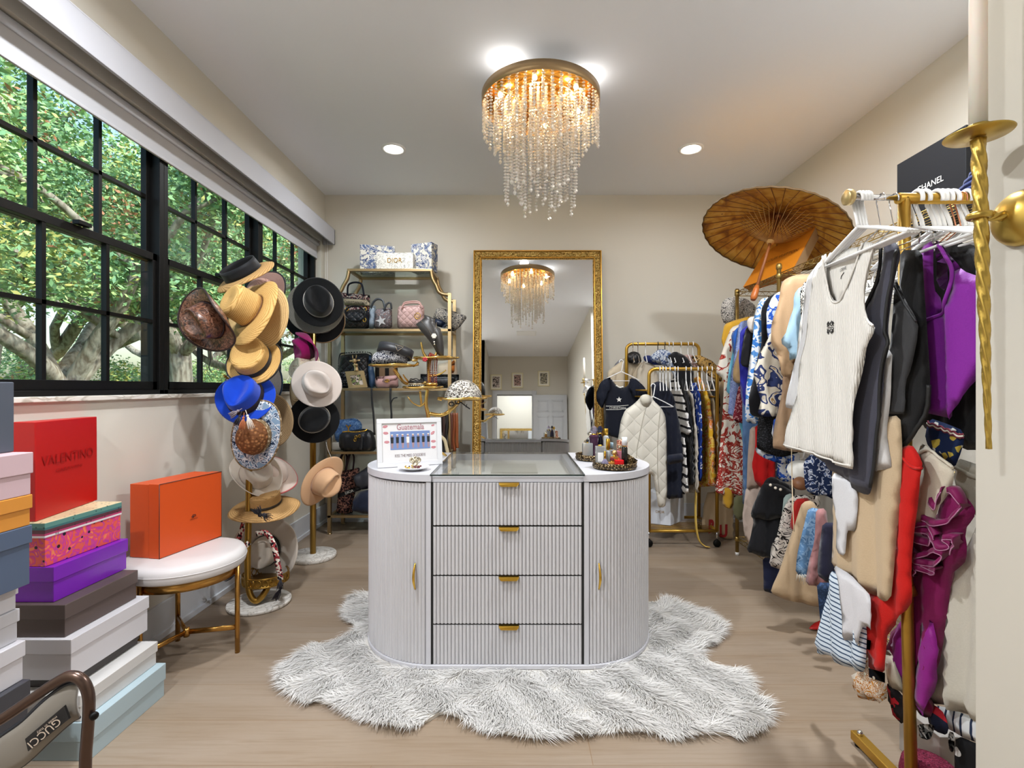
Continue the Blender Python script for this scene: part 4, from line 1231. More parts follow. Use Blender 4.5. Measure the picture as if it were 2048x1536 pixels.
# straps that dangle below the third tier
t = thing('leather_belt', 'straight thin black belt dangling from the third etagere shelf', 'belt', ((747 - VX) * .0042, 4.06, .75), 'thin black belts hanging from the etagere')
MB().tube(smooth([pt(743, 776, 4.055), pt(744, 800, 4.055), pt(747, 830, 4.055), pt(749, 870, 4.055)], 4), .008, 6, flat=(1, .25)).build('strap', INK, t)
t = thing('leather_belt', 'thin black belt with a curled tip hanging from the third etagere shelf', 'belt', ((781 - VX) * .0042, 4.06, .75), 'thin black belts hanging from the etagere')
MB().tube(smooth([pt(781, 776, 4.055), pt(781, 800, 4.055), pt(783, 830, 4.055), pt(782, 850, 4.055)], 4), .008, 6, flat=(1, .25)).build('strap', INK, t)
MB().tube(smooth([pt(782, 806, 4.05), pt(787, 797, 4.05), pt(795, 795, 4.05)], 4), .005, 6, flat=(1, .4)).build('curled_tip', INK, t)
# fourth tier (.674)
z4 = .675
DEN = blotch('blue_denim_suede', '4a6c9c', ['3c5c8c', '6484ae', '48689a'], 35, 'noise', thr=[.42, .5, .6])
t = thing('denim_flap_bag', 'blue denim flap bag with letter clasp on the fourth shelf', 'bag', ((698 - VX) * .0042, 4.2, z4), 'handbags on the etagere')
C2(4.22, [(672, 840), (712, 836), (724, 846), (724, 884), (712, 886), (672, 884), (667, 862)], T=.10, soft=1).build('bag_body', DEN, t)
text('Y', pt(697, 856, 4.16), (1, 0, 0), (0, 0, 1), .05, GOLD2, t, 'clasp', .002, bold=.02)
t = thing('cream_box', 'cream box under the denim bag on the fourth shelf', 'box', ((690 - VX) * .0042, 4.24, z4))
MB().box((667 - VX) * .0042, (722 - VX) * .0042, 4.17, 4.33, z4, (VY - 884) * .00422 + 1.2).build('box_body', paper('cream_card', 'd8d4cc'), t, bevel=.002)
t = thing('black_chain_bag', 'soft black leather bag with gold chain and tassel on the fourth shelf', 'bag', ((712 - VX) * .0041, 4.11, z4), 'handbags on the etagere')
BLL = mat('soft_black_leather', '191b20', .38)
C2(4.12, [(680, 866), (700, 861), (730, 857), (745, 862), (752, 880), (752, 899), (745, 902.5), (684, 902.5), (677, 890)], T=.09, soft=1, fold=(.006, .06), drape=0).build('bag_body', BLL, t)
P = smooth([pt(686, 864, 4.07), pt(694, 863, 4.065), pt(710, 864, 4.065), pt(728, 862, 4.07), pt(734, 859, 4.08)], 6); mb = MB()
for q in P: mb.ball(q, .006, 6, 5)
mb.build('chain_strap', GOLD2, t)
MB().tube(smooth([pt(722, 868, 4.065), pt(724, 880, 4.065), pt(722, 900, 4.065)], 4), [.006, .006, .007, .008, .010, .012, .013, .014, .014], 8).build('tassel', BLL, t)
mb = MB()
for (a, b_) in ((712, 874), (719, 872), (710, 880)):
    p = pt(a, b_, 4.065); mb.tube([p + Vector((.010 * cos(q), 0, .010 * sin(q))) for q in [2 * pi * i / 12 for i in range(12)]], .003, 6, closed=True)
mb.build('clasp_ring', GOLD2, t)
# bottom tier (.155)
z5 = .156
TW = blotch('brown_tweed_monogram', '2c1e22', ['a87868', '4a2c30'], 60, 'noise', thr=[.52, .62])
t = thing('tweed_tote', 'brown and pink tweed tote with tall handles on the bottom shelf', 'bag', ((695 - VX) * .0041, 4.14, z5), 'handbags on the etagere')
c = C2(4.16, [(672, 944), (706, 938), (720, 934), (718, 950), (712, 980), (706, 1005), (706, 1027), (672, 1027), (676, 990), (677, 960)], T=.09, soft=1, fold=(.008, .07))
c.build('bag_body', TW, t)
bd = C2(4.095, [(676, 988), (722, 970), (722, 980), (675, 996)], T=.006, soft=0, round_=.004); b_ = bd.build('name_band', INK, t); bd.decal_text('DIOR', (699, 983.5), .07, WLET, b_, rot=20, height=.02)
for xs in ((679, 686, 692), (694, 700, 706)):
    P = [pt(xs[0] - 3, 944, 4.10), pt(xs[0] + 3, 915, 4.12), pt(xs[1] + 3, 906, 4.14), pt(xs[2] + 2, 915, 4.14), pt(xs[2], 940, 4.13)]
    MB().tube(smooth(P, 4), .010, 8, flat=(1, .5)).build('handle', TW, t)
t = thing('slate_leather_bag', 'slouchy dark grey leather bag, upper of two dark bags on the bottom shelf', 'bag', ((730 - VX) * .0041, 4.15, .3), 'handbags on the etagere')
C2(4.11, [(702, 954), (722, 942), (740, 930), (770, 926), (790, 940), (780, 970), (745, 976), (722, 980), (716, 975)], T=.09, soft=1, fold=(.008, .08), drape=0).build('bag_body', mat('slate_leather', '32333a', .4), t)
t = thing('navy_denim_bag', 'rumpled dark navy bag lying at the front of the bottom shelf', 'bag', ((740 - VX) * .0041, 4.12, z5), 'handbags on the etagere')
C2(4.10, [(706, 1000), (718, 984), (740, 978), (780, 976), (800, 1000), (790, 1025), (745, 1029), (716, 1026), (703, 1018)], T=.11, soft=1, fold=(.010, .06), drape=0).build('bag_body', fabric('navy_denim', '22283c', .7), t)
# belts and scarves hung at the right end
t = thing('hanging_belts', 'dark brown and tan belts hanging from the right-hand post of the etagere', 'belts', ((896 - VX) * .0041, 4.06, .6))
for i, (x, c_, yb) in enumerate(((882, '241c1c', 890), (887, '3a2420', 896), (893, '1c1818', 900), (903, '5a3020', 898), (908, '7a3c1c', 902), (913, '8a4a24', 896))):
    MB().tube(smooth([pt(x, 826, 4.06 - .004 * i), pt(x + 1, 850, 4.055 - .004 * i), pt(x - 1 + (i % 2) * 2, 880, 4.055 - .004 * i), pt(x + 2, yb, 4.055 - .004 * i)], 4), .012, 6, flat=(1, .3)).build('belt_strap', mat('strap_' + c_, c_, .4), t)
t = thing('cream_loop_scarf', 'black and cream looped scarf hanging beside the photo frame', 'scarf', ((888 - VX) * .004, 4.0, .65))
MB().tube(smooth([pt(880, 872, 4.0), pt(889, 880, 4.0), pt(893, 895, 4.0), pt(896, 908, 4.0)], 4), .014, 8, flat=(1, .4)).build('cream_loop', fabric('cream_silk', 'd8c9a4', .5), t)
MB().tube(smooth([pt(884, 870, 4.02), pt(884, 890, 4.02), pt(890, 910, 4.02)], 4), .014, 8, flat=(1, .4)).build('black_loop', INK, t)
# ---------------------------------------------------------------- hats and their stands
def hatstand(px, y, label, zt):
    X = (px - VX) / F * y
    t = thing('hat_stand', label, 'hat stand', (X, y, 0))
    MM = mat('white_marble', 'dcd8d2', .25)
    if not MM.get('done'):
        g = N(MM); q = g.n('TexNoise', {'Vector': g.coord('Object'), 'Scale': 9, 'Detail': 7, 'Distortion': 2})
        g.color(g.ramp(q.outputs[0], [(.44, 'e2dfda'), (.5, 'b4aea6'), (.54, 'e4e0da')])); MM['done'] = 1
    return t, X, MM
t, X, MM = hatstand(519, 2.77, 'gold hat stand with curled foot on a white marble disc, nearer of the two', 0)
MB().lathe([(0, 0), (.158, 0), (.163, .004), (.163, .016), (.158, .02), (0, .02)], (X, 2.77, 0), 56).build('marble_base', MM, t)
HG = mat('stand_gold', 'a8823c', .3, .95)
P = [(X - .03, 2.72, 1.72), (X - .03, 2.72, 1.2), (X - .032, 2.72, .6), (X - .034, 2.71, .25), (X - .02, 2.70, .10), (X + .015, 2.70, .045), (X + .05, 2.72, .075), (X + .065, 2.76, .13)]
MB().tube(smooth(P, 6), .0165, 14).build('pole', HG, t)
for (dx, dy, z) in ((-.20, -.22, 1.62), (.02, -.12, 1.55), (-.06, -.2, 1.42), (-.05, -.15, 1.24), (.02, -.13, 1.02), (.05, .02, .78)):
    MB().tube(smooth([(X - .03, 2.72, z - .02), (X - .03 + dx * .6, 2.72 + dy * .6, z - .015), (X - .03 + dx, 2.72 + dy, z + .02)], 4), .006, 8).build('hook_arm', HG, t)
mb = MB(); rc = .118; zt = .118; cx, cy = X + .02, 2.80
for z in (zt, zt + .045): mb.tube([(cx + rc * cos(a), cy + rc * sin(a), z) for a in [2 * pi * i / 40 for i in range(40)]], .004, 6, closed=True)
for k in range(22):
    a = 2 * pi * k / 22
    c = Vector((cx + rc * cos(a), cy + rc * sin(a), zt + .0225)); u = Vector((-sin(a), cos(a), 0))
    mb.tube([c + u * .014 * cos(q) + Vector((0, 0, .019 * sin(q))) for q in [2 * pi * i / 8 for i in range(8)]], .003, 5, closed=True)
mb.build('pierced_gallery', HG, t)
MB().lathe([(0, 0), (rc, 0), (rc, .004), (0, .004)], (cx, cy, zt), 40).build('tray', HG, t)
t2, X2, MM = hatstand(626, 3.52, 'straight gold hat stand on a white marble disc, farther of the two', 0)
MB().lathe([(0, 0), (.152, 0), (.157, .005), (.157, .024), (.152, .03), (0, .03)], (X2, 3.52, 0), 56).build('marble_base', MM, t2)
MB().tube([(X2, 3.52, .03), (X2, 3.52, 1.75)], .0205, 16).build('pole', HG, t2)
for (dx, dy, z) in ((.03, -.12, 1.75), (-.06, -.1, 1.6), (.05, -.12, 1.3), (-.1, -.05, 1.25), (.02, -.1, .98), (.08, -.08, .62)):
    MB().tube(smooth([(X2, 3.52, z - .02), (X2 + dx * .6, 3.52 + dy * .6, z - .015), (X2 + dx, 3.52 + dy, z + .02)], 4), .006, 8).build('hook_arm', HG, t2)

def straw(name, c1, c2, rings=60, coil=True):
    if name in _M: return _M[name]
    m = mat(name, c1, .75, spec=.25); g = N(m)
    if coil:
        co = g.coord('Object')
        gr = g.n('TexGradient', {'Vector': co}, gradient_type='SPHERICAL')
        sp = g.n('SeparateXYZ', {0: co})
        r = g.math('SQRT', g.math('ADD', g.math('POWER', sp.outputs[0], 2), g.math('POWER', sp.outputs[1], 2)))
        r = g.math('ADD', r, g.math('MULTIPLY', sp.outputs[2], .8))
        ns = g.n('TexNoise', {'Vector': g.coord('Object'), 'Scale': 150, 'Detail': 3}).outputs[0]
        f = g.math('FRACT', g.math('ADD', g.math('MULTIPLY', r, rings), g.math('MULTIPLY', ns, .6)))
        g.color(g.ramp(f, [(0, c2), (.25, c1), (.75, c1), (1, c2)])); g.bump(f, .5, .003)
    else:
        f = g.n('TexVoronoi', {'Vector': g.coord('Object'), 'Scale': rings}).outputs['Distance']
        g.color(g.ramp(f, [(.1, c1), (.5, c2)])); g.bump(f, .8, .006)
    return m
def felt(name, c='808080', rough=.9):
    if name in _M: return _M[name]
    m = mat(name, c, rough, spec=.15); g = N(m)
    ns = g.n('TexNoise', {'Vector': g.coord('Object'), 'Scale': 400, 'Detail': 3}); g.bump(ns.outputs[0], .15, .001)
    g.b.inputs['Sheen Weight'].default_value = .25
    return m
def hat(label, c, axis, brim, crown, m, style='fedora', roll=0, band=None, bandh=.028, curl=(.0, .0), m_brim=None, edge=None, group='hats on the hat stands', name='hat', crown_m=None, notop=False, sy=1.14):
    """c: centre of the brim opening; axis: crown direction; brim: (rx, ry); crown: (r, h); curl: (side lift, front drop)"""
    c = Vector(c); ax = Vector(axis).normalized()
    R = ax.to_track_quat('Z', 'Y').to_matrix() @ Matrix.Rotation(radians(roll), 3, 'Z')
    t = bpy.data.objects.new(name, None); COL.objects.link(t); t.location = c; t.empty_display_size = .05
    t.rotation_euler = R.to_euler()
    tag(t, label, 'hat', group)
    rc, h = crown; S = 48
    dent, wd, pinch, taper = {'fedora': (.42, .042, .34, .16), 'boater': (0, 1, 0, .06), 'cowboy': (.42, .04, .25, .22), 'round': (0, 1, 0, .0), 'teardrop': (.36, .055, .2, .14), 'flat': (.04, .2, 0, .1)}[style]
    def local(mb, nm, mm, sol=0):
        par = t; me_o = mb
        o = MB.build(me_o, nm, mm, None, solid=sol)
        # bring to local coordinates of the empty
        me = o.data; me.transform(Matrix.Translation(o.location)); o.location = (0, 0, 0); o.parent = t
        return o
    # crown
    prof = [(1.0, 0), (1 - taper * .25, .25), (1 - taper * .5, .5), (1 - taper * .78, .75), (1 - taper * .95, .9), (.93 - taper, .985), (.8 - taper * .8, 1.03), (.55, 1.03), (.3, 1.02), (.08, 1.02)]
    if style == 'round':
        prof = [(cos(pi / 2 * k / 9) ** .7 if k < 9 else .02, sin(pi / 2 * k / 9)) for k in range(10)]
    if notop: prof = prof[:4]
    vs = []
    for (r, z) in prof:
        for k in range(S):
            a = 2 * pi * k / S
            x = rc * r * cos(a); y = rc * r * sin(a) * sy
            f = z ** 2
            if y > 0 and pinch: 
                x *= 1 - pinch * f * min(1, (y / rc) * 1.1)
            zz = h * z
            if dent and z > .8:
                zz -= h * dent * math.exp(-(x / wd) ** 2) * (1 - .55 * max(0, -y / rc)) * (1.0 if z > .95 else .45)
                zz += h * .10 * (-y / rc) * -.6
            vs.append((x, y, zz))
    n = len(prof)
    fs = [(i * S + k, i * S + (k + 1) % S, (i + 1) * S + (k + 1) % S, (i + 1) * S + k) for i in range(n - 1) for k in range(S)]
    if not notop: fs.append(tuple((n - 1) * S + k for k in range(S)))
    mb = MB(); mb.add(vs, fs, True); local(mb, 'crown', crown_m or m, .003)
    # brim
    vs = []; NR = 9
    for j in range(NR):
        q = j / (NR - 1)
        for k in range(S):
            a = 2 * pi * k / S
            ex, ey = brim
            x = (rc * (1 - q) + ex * q) * cos(a); y = (rc * sy * (1 - q) + ey * q) * sin(a)
            z = q ** 2 * (curl[0] * abs(cos(a)) ** 2.2 - curl[1] * abs(sin(a)) ** 2) + .004 * sin(3 * a + 1) * q
            vs.append((x * (1 - .25 * q * q * min(1, abs(curl[0]) * 8) * abs(cos(a))), y, z))
    mb = MB(); mb.add(vs, [(i * S + k, i * S + (k + 1) % S, (i + 1) * S + (k + 1) % S, (i + 1) * S + k) for i in range(NR - 1) for k in range(S)], True)
    ob = local(mb, 'brim', m_brim or m, .004)
    if edge:
        P = [vs[(NR - 1) * S + k] for k in range(S)]
        mb = MB(); mb.tube(P, .0045, 6, closed=True); e = MB.build(mb, 'brim_edge', edge); e.data.transform(Matrix.Translation(e.location)); e.location = (0, 0, 0); e.parent = ob
    if band:
        mb = MB(); k_ = 1.02
        pr = [(k_, .004), (k_ + .015, .008), (k_ - taper * bandh / h, bandh), (k_ - .02 - taper * bandh / h, bandh + .002)]
        V = [(rc * r * cos(2 * pi * k / S), rc * r * sy * sin(2 * pi * k / S), z) for r, z in pr for k in range(S)]
        mb.add(V, [(i * S + k, i * S + (k + 1) % S, (i + 1) * S + (k + 1) % S, (i + 1) * S + k) for i in range(3) for k in range(S)], True)
        local(mb, 'hat_band', band)
    return t, R
STRAW = straw('golden_straw', 'd6ad6c', 'a67a3c', 170)
STRAW2 = straw('light_straw', 'dcb982', 'b08c54', 150)
NAT = straw('natural_weave_straw', 'c79e68', '8e6a3c', 190)
BLKR = fabric('black_ribbon', '17181c', .6)
BFELT = felt('black_felt', '17181a'); CREAMF = felt('cream_felt', 'd8cdc0'); WHITEF = felt('blush_white_felt', 'e0d4cc')
# nearer stand
hat('straw sun visor with a wide black cloth wrap, topmost on the nearer stand', pt(487, 548, 2.62), (-.30, -.52, .66), (.13, .165), (.088, .075), BLKR, 'boater', roll=-60, m_brim=NAT, notop=True, curl=(-.02, .02), crown_m=BLKR)
hat('dusty pink straw hat mostly hidden behind the wide sun hat, under the visor', pt(528, 590, 2.86), (-.3, -.9, .3), (.15, .15), (.08, .09), straw('pink_straw', 'b08c80', '8a665c', 150), 'round', edge=BLKR)
hat('golden straw sun hat with tall flat crown and thin brown cord, wide brim', pt(503, 622, 2.52), (-.50, -.82, .42), (.155, .19), (.078, .12), STRAW, 'boater', curl=(-.03, .02), band=mat('brown_cord', '6a4020', .6), bandh=.008)
hat('larger pale straw hat nested behind the golden sun hat', pt(512, 632, 2.62), (-.12, -.95, .2), (.18, .19), (.07, .08), STRAW2, 'boater', curl=(-.02, .03))
LE = mat('tooled_brown_leather', '5e3826', .3, spec=.7); g = N(LE)
q = g.n('TexNoise', {'Vector': g.coord('Object'), 'Scale': 38, 'Detail': 5, 'Distortion': 2.5})
g.color(g.ramp(q.outputs[0], [(.38, '2c1812'), (.5, '6b4430'), (.65, '8a6250')])); g.bump(q.outputs[0], .5, .004)
t, R = hat('dark brown tooled leather cowboy hat hanging at the left of the nearer stand', pt(420, 640, 2.36), (-.22, -.86, -.30), (.145, .152), (.078, .115), LE, 'cowboy', roll=25, curl=(.06, .01), edge=mat('dark_leather_edge', '2a1814', .5), band=mat('dark_leather_edge'), bandh=.012)
MB().tube(smooth([pt(420, 690, 2.40), pt(422, 715, 2.40), pt(418, 735, 2.40), pt(424, 745, 2.40)], 4), .0025, 6).build('chin_cord', INK, None)
bpy.data.objects['chin_cord'].location -= t.location
_m = bpy.data.objects['chin_cord']; _m.parent = t; _m.matrix_parent_inverse = t.matrix_basis.inverted() @ Matrix.Translation(t.location) if False else Matrix.Identity(4)
def attach(o, t):
    """parent a world-space object to a rotated hat empty without moving it"""
    t_m = Matrix.Translation(t.location) @ t.rotation_euler.to_matrix().to_4x4()
    o.data.transform(t_m.inverted() @ Matrix.Translation(o.location)); o.location = (0, 0, 0); o.parent = t
    return o
_m.parent = None; _m.matrix_parent_inverse = Matrix.Identity(4); _m.location += t.location; attach(_m, t)
hat('flat-crowned straw boater with a black ribbon band below the sun hats', pt(508, 722, 2.56), (.0, -.84, .46), (.140, .130), (.088, .085), STRAW, 'boater', roll=10, band=BLKR, bandh=.03, curl=(.0, .02), edge=mat('black_binding', '1c1814', .6))
EDG = blotch('andean_braid', '2a2428', ['c8b8a0', '7a2430', 'e4dcd0', '26202a'], 70, 'cells')
BANDB = blotch('ikat_band', '2c2628', ['cfc4ae', '6d5a4a'], 55, 'swirl')
BLUE = felt('royal_blue_felt', '1140b8')
t, R = hat('royal blue felt fedora with patterned band and tassels', pt(492, 795, 2.54), (.08, -.86, .38), (.150, .135), (.084, .118), BLUE, 'fedora', roll=165, band=BANDB, bandh=.036, curl=(.012, .02))
TAS = {'w': fabric('cream_tassel', 'd8ccc0'), 'k': fabric('black_tassel', '26222a'), 'o': fabric('orange_tassel', 'b0643c'), 'g': fabric('grey_tassel', '8a8088')}
def tassel(a, b, r, m, par, name='tassel'):
    a = Vector(a); b = Vector(b); mb = MB(); d = (b - a)
    mb.tube([a - d * .5, a], .0018, 5)
    mb.ball(a, r * .5, 8, 6)
    o1 = d.orthogonal().normalized(); o2 = d.normalized().cross(o1)
    for k in range(18):
        an = 2 * pi * k / 18; rr = r * (1 if k % 2 else .55)
        e = b + (o1 * cos(an) + o2 * sin(an)) * rr + d * random.uniform(-.12, .12)
        mb.tube([a, a.lerp(e, .5) + (o1 * cos(an) + o2 * sin(an)) * rr * .3, e], [.0022, .002, .0012], 4)
    o = mb.build(name, m, None)
    return attach(o, par)
yb = 2.38
for (a, b, m) in (((476, 822), (460, 832), 'g'), ((480, 832), (473, 850), 'k'), ((487, 836), (484, 858), 'o'), ((495, 832), (503, 856), 'w')):
    tassel(pt(*a, yb), pt(*b, yb - .02), .014, TAS[m], t)
hat('white coiled straw hat with teal and navy edge behind the blue fedora', pt(507, 768, 2.80), (-.2, -.95, .1), (.185, .16), (.09, .09), straw('white_coil', 'e6e0d8', 'b4aca4', 110), 'round', edge=felt('navy_edge', '1d3048'))
BLP = blotch('blue_floral_print', '7c94ac', ['d8dade', '2c3e5c', 'aebccc', '20304a'], 34, 'noise', coord='Object', thr=[.46, .52, .57, .64])
ROPE = straw('raffia_rope', 'c9b79c', '7d6648', 70, False)
hat('crocheted raffia hat with blue printed underbrim and braided edge below the blue fedora', pt(512, 872, 2.53), (-.05, -.95, -.10), (.125, .185), (.080, .10), BLP, 'round', roll=-20, crown_m=straw('ginger_raffia', 'b07a4c', '6e4426', 60, False), edge=ROPE, curl=(.0, .015), band=ROPE, bandh=.03)
hat('brown ribbed straw hat behind the raffia one on the nearer stand', pt(530, 842, 2.72), (.15, -.95, 0), (.148, .16), (.08, .08), straw('brown_rib_straw', 'a08664', '6e5638', 130), 'round')
hat('cream felt hat with turned-up brim below the raffia one', pt(512, 950, 2.80), (.42, -.60, .42), (.125, .15), (.078, .105), CREAMF, 'fedora', roll=40, curl=(.05, .0))
hat('pale pink lined felt hat beside the cream felt one', pt(548, 948, 2.92), (.30, -.5, .55), (.13, .14), (.07, .09), felt('pale_blush_felt', 'dccabf'), 'round', curl=(-.04, .0), roll=30, edge=felt('pink_lining', 'c86a6a'))
hat('flat tan straw hat with pierced trim resting level low on the nearer stand', pt(529, 1008, 2.80), (.03, -.22, 1), (.195, .17), (.085, .07), NAT, 'boater', curl=(-.03, .03), band=mat('dark_pierced_band', '2e2820', .6), bandh=.016)
t, R = hat('wide cream wool hat with patterned ribbon hanging at the foot of the nearer stand', pt(533, 1100, 2.90), (.05, -.97, .03), (.20, .195), (.080, .115), felt('oat_felt', 'c9beb2'), 'fedora', roll=-15, curl=(.03, .0), band=BLKR, bandh=.03, crown_m=CREAMF)
def ribbon(pts, w, m, par, nm='patterned_ribbon'):
    P = smooth(pts, 6); vs = []; L = 0; uv = []
    for i, p in enumerate(P):
        d = (P[min(i + 1, len(P) - 1)] - P[max(i - 1, 0)]).normalized()
        s = d.cross(Vector((0, 1, 0))).normalized() * w / 2
        if i: L += (P[i] - P[i - 1]).length
        vs += [p - s, p + s]; uv += [(0, L), (w, L)]
    mb = MB(); mb.add(vs, [(2 * i, 2 * i + 1, 2 * i + 3, 2 * i + 2) for i in range(len(P) - 1)], True)
    o = mb.build(nm, m, None, uvs=uv, solid=.0015)
    return attach(o, par)
RB = blotch('woven_ethnic_ribbon', '8a2c34', ['e0d6c8', '1e1a20', 'b84c50', 'f0e8dc'], 90, 'cells')
ribbon([pt(512, 1068, 2.70), pt(532, 1066, 2.68), pt(545, 1085, 2.67), pt(552, 1110, 2.67), pt(558, 1140, 2.68), pt(561, 1160, 2.69)], .030, RB, t)
ribbon([pt(505, 1025, 2.76), pt(490, 1040, 2.72), pt(482, 1065, 2.70), pt(472, 1095, 2.70), pt(476, 1108, 2.68), pt(498, 1085, 2.68)], .026, RB, t)
for (a, b, m) in (((561, 1158), (560, 1178), 'k'), ((562, 1176), (550, 1200), 'k'), ((470, 1150), (448, 1158), 'k')):
    tassel(pt(*a, 2.69), pt(*b, 2.67), .016, TAS[m], t)
for (a, b) in (((520, 1030), (512, 1016)), ((528, 1030), (538, 1036))):
    tassel(pt(*a, 2.62), pt(*b, 2.60), .022, TAS['k'], t)
# farther stand
hat('black felt fedora with fine chain band at the top of the farther stand', pt(637, 604, 3.36), (.34, -.92, .08), (.160, .168), (.092, .115), BFELT, 'fedora', roll=200, band=mat('silver_chain', 'a8a49a', .3, .9), bandh=.006)
hat('grey braided straw hat directly behind the black fedora on the farther stand', pt(631, 614, 3.44), (.20, -.95, .05), (.19, .185), (.085, .09), straw('grey_straw', '8e8a80', '4e4c48', 160), 'round')
hat('black brimmed hat showing at the lower left behind the grey straw one', pt(612, 628, 3.54), (.0, -.95, 0), (.165, .17), (.085, .09), felt('soft_black_felt', '1c1c20'), 'round')
hat('black hat with tan underside at the back right of the farther stand', pt(645, 640, 3.62), (.2, -.95, 0), (.155, .165), (.085, .09), felt('soft_black_felt'), 'round', edge=felt('tan_edge', 'a08464'))
hat('magenta felt hat with upswept brim on the farther stand', pt(620, 694, 3.44), (-.72, -.52, -.22), (.120, .175), (.085, .11), felt('magenta_felt', '9a1260'), 'fedora', roll=70, curl=(.07, .0), band=felt('dark_plum_band', '3a1024'), bandh=.03)
hat('cream hat with small flower print below the magenta one', pt(612, 742, 3.40), (-.5, -.72, .25), (.125, .15), (.075, .10), blotch('cream_floral', 'd8cbb4', ['b89a74', 'e4dac8', 'a88a80'], 60, 'noise', coord='Object', thr=[.54, .58, .64]), 'fedora', roll=30, curl=(-.03, .02))
hat('blush white felt fedora with tonal band on the farther stand', pt(634, 768, 3.30), (.36, -.86, .10), (.150, .160), (.085, .12), WHITEF, 'fedora', roll=230, band=felt('blush_band', 'd2c4bc'), bandh=.032)
hat('coiled cream straw hat partly behind the blush white fedora', pt(610, 785, 3.50), (-.3, -.95, 0), (.13, .17), (.08, .09), straw('cream_coil', 'd8bc90', '9c8058', 120), 'round', edge=felt('tan_edge'))
hat('black felt hat with thin silver band low on the farther stand', pt(629, 838, 3.36), (.34, -.92, .0), (.162, .160), (.088, .115), BFELT, 'teardrop', roll=120, band=mat('silver_band', 'c8c0b0', .35, .8), bandh=.007)
hat('peach felt hat seen side-on, lowest on the farther stand', pt(646, 962, 3.38), (.78, -.50, -.22), (.135, .185), (.085, .12), felt('peach_felt', 'e0b48c'), 'fedora', roll=-40, curl=(-.02, .0))
MB().tube(smooth([pt(652, 884, 3.36), pt(656, 900, 3.36), pt(664, 918, 3.37)], 4), .0012, 5).build('hanging_thread', WHITEP, t2)
# ---------------------------------------------------------------- chandelier
CX, CY = (1081 - VX) / F * 2.79, 2.79
CR = .328; CZ = 2.767
t = thing('crystal_chandelier', 'round gold flush-mount chandelier with tiers of hanging crystal strands', 'chandelier', (CX, CY, H))
BR = mat('brass_band', 'b59a74', .38, .8)
MB().lathe([(CR - .004, CZ), (CR, CZ), (CR, CZ + .052), (CR - .004, CZ + .052), (CR - .004, CZ)], (CX, CY, 0), 72).build('rim_band', BR, t)
GP = mat('polished_gold_plate', 'e8b054', .16, 1)
MB().lathe([(0, CZ + .046), (CR - .005, CZ + .046), (CR - .005, CZ + .05), (0, CZ + .05)], (CX, CY, 0), 64).build('mirror_plate', GP, t)
MB().lathe([(0, CZ + .05), (.11, CZ + .05), (.11, H), (0, H)], (CX, CY, 0), 32).build('ceiling_canopy', BR, t)
mb = MB()
for r in (.20, .115):
    mb.tube([(CX + r * cos(a), CY + r * sin(a), CZ + .012) for a in [2 * pi * i / 48 for i in range(48)]], .004, 6, closed=True)
for k in range(6):
    a = pi / 6 + pi * k / 3
    mb.tube([(CX + .02 * cos(a), CY + .02 * sin(a), CZ + .012), (CX + (CR - .006) * cos(a), CY + (CR - .006) * sin(a), CZ + .012)], .004, 6)
mb.build('inner_rings', BR, t)
BULB = emis('warm_bulb', 'ffd9a0', 30)
for k in range(6):
    a = radians(20 + 60 * k)
    x, y = CX + .235 * cos(a), CY + .235 * sin(a)
    b_ = MB().lathe([(.014, CZ + .046), (.014, CZ + .030), (0, CZ + .030)], (x, y, 0), 12).build('lamp_holder', BR, t)
    MB().ball((x, y, CZ + .016), .013, 12, 8).build('bulb', BULB, b_)
    light('chandelier_lamp', 'POINT', (x, y, CZ - .01), 2.0, (1, .72, .38), .015)
    if k < 3: ua = radians((222, 352, 100)[k]); light('chandelier_uplight', 'POINT', (CX + .25 * cos(ua), CY + .25 * sin(ua), CZ + .085), .8, (1, .95, .88), .05)  # third uplight is added to brighten the dark far side
CRY = bpy.data.materials.new('crystal'); CRY.use_nodes = True
n_ = CRY.node_tree; n_.nodes.clear()
o_ = n_.nodes.new('ShaderNodeOutputMaterial'); m1 = n_.nodes.new('ShaderNodeMixShader'); m1.inputs[0].default_value = .55
tr = n_.nodes.new('ShaderNodeBsdfTransparent'); tr.inputs[0].default_value = (.96, .94, .92, 1)
gl = n_.nodes.new('ShaderNodeBsdfGlossy'); gl.inputs['Roughness'].default_value = .08; gl.inputs[0].default_value = (1, .97, .93, 1)
df = n_.nodes.new('ShaderNodeBsdfDiffuse'); df.inputs[0].default_value = (.9, .86, .8, 1)
m2 = n_.nodes.new('ShaderNodeMixShader'); m2.inputs[0].default_value = .45
n_.links.new(gl.outputs[0], m2.inputs[1]); n_.links.new(df.outputs[0], m2.inputs[2])
n_.links.new(tr.outputs[0], m1.inputs[1]); n_.links.new(m2.outputs[0], m1.inputs[2]); n_.links.new(m1.outputs[0], o_.inputs[0])
OCT_V = [(0, 0, 1), (1, 0, .3), (.31, .95, .3), (-.81, .59, .3), (-.81, -.59, .3), (.31, -.95, .3), (.81, .59, -.3), (-.31, .95, -.3), (-1, 0, -.3), (-.31, -.95, -.3), (.81, -.59, -.3), (0, 0, -1)]
OCT_F = [(0, 1, 2), (0, 2, 3), (0, 3, 4), (0, 4, 5), (0, 5, 1), (1, 6, 2), (2, 7, 3), (3, 8, 4), (4, 9, 5), (5, 10, 1), (2, 6, 7), (3, 7, 8), (4, 8, 9), (5, 9, 10), (1, 10, 6), (11, 7, 6), (11, 8, 7), (11, 9, 8), (11, 10, 9), (11, 6, 10)]
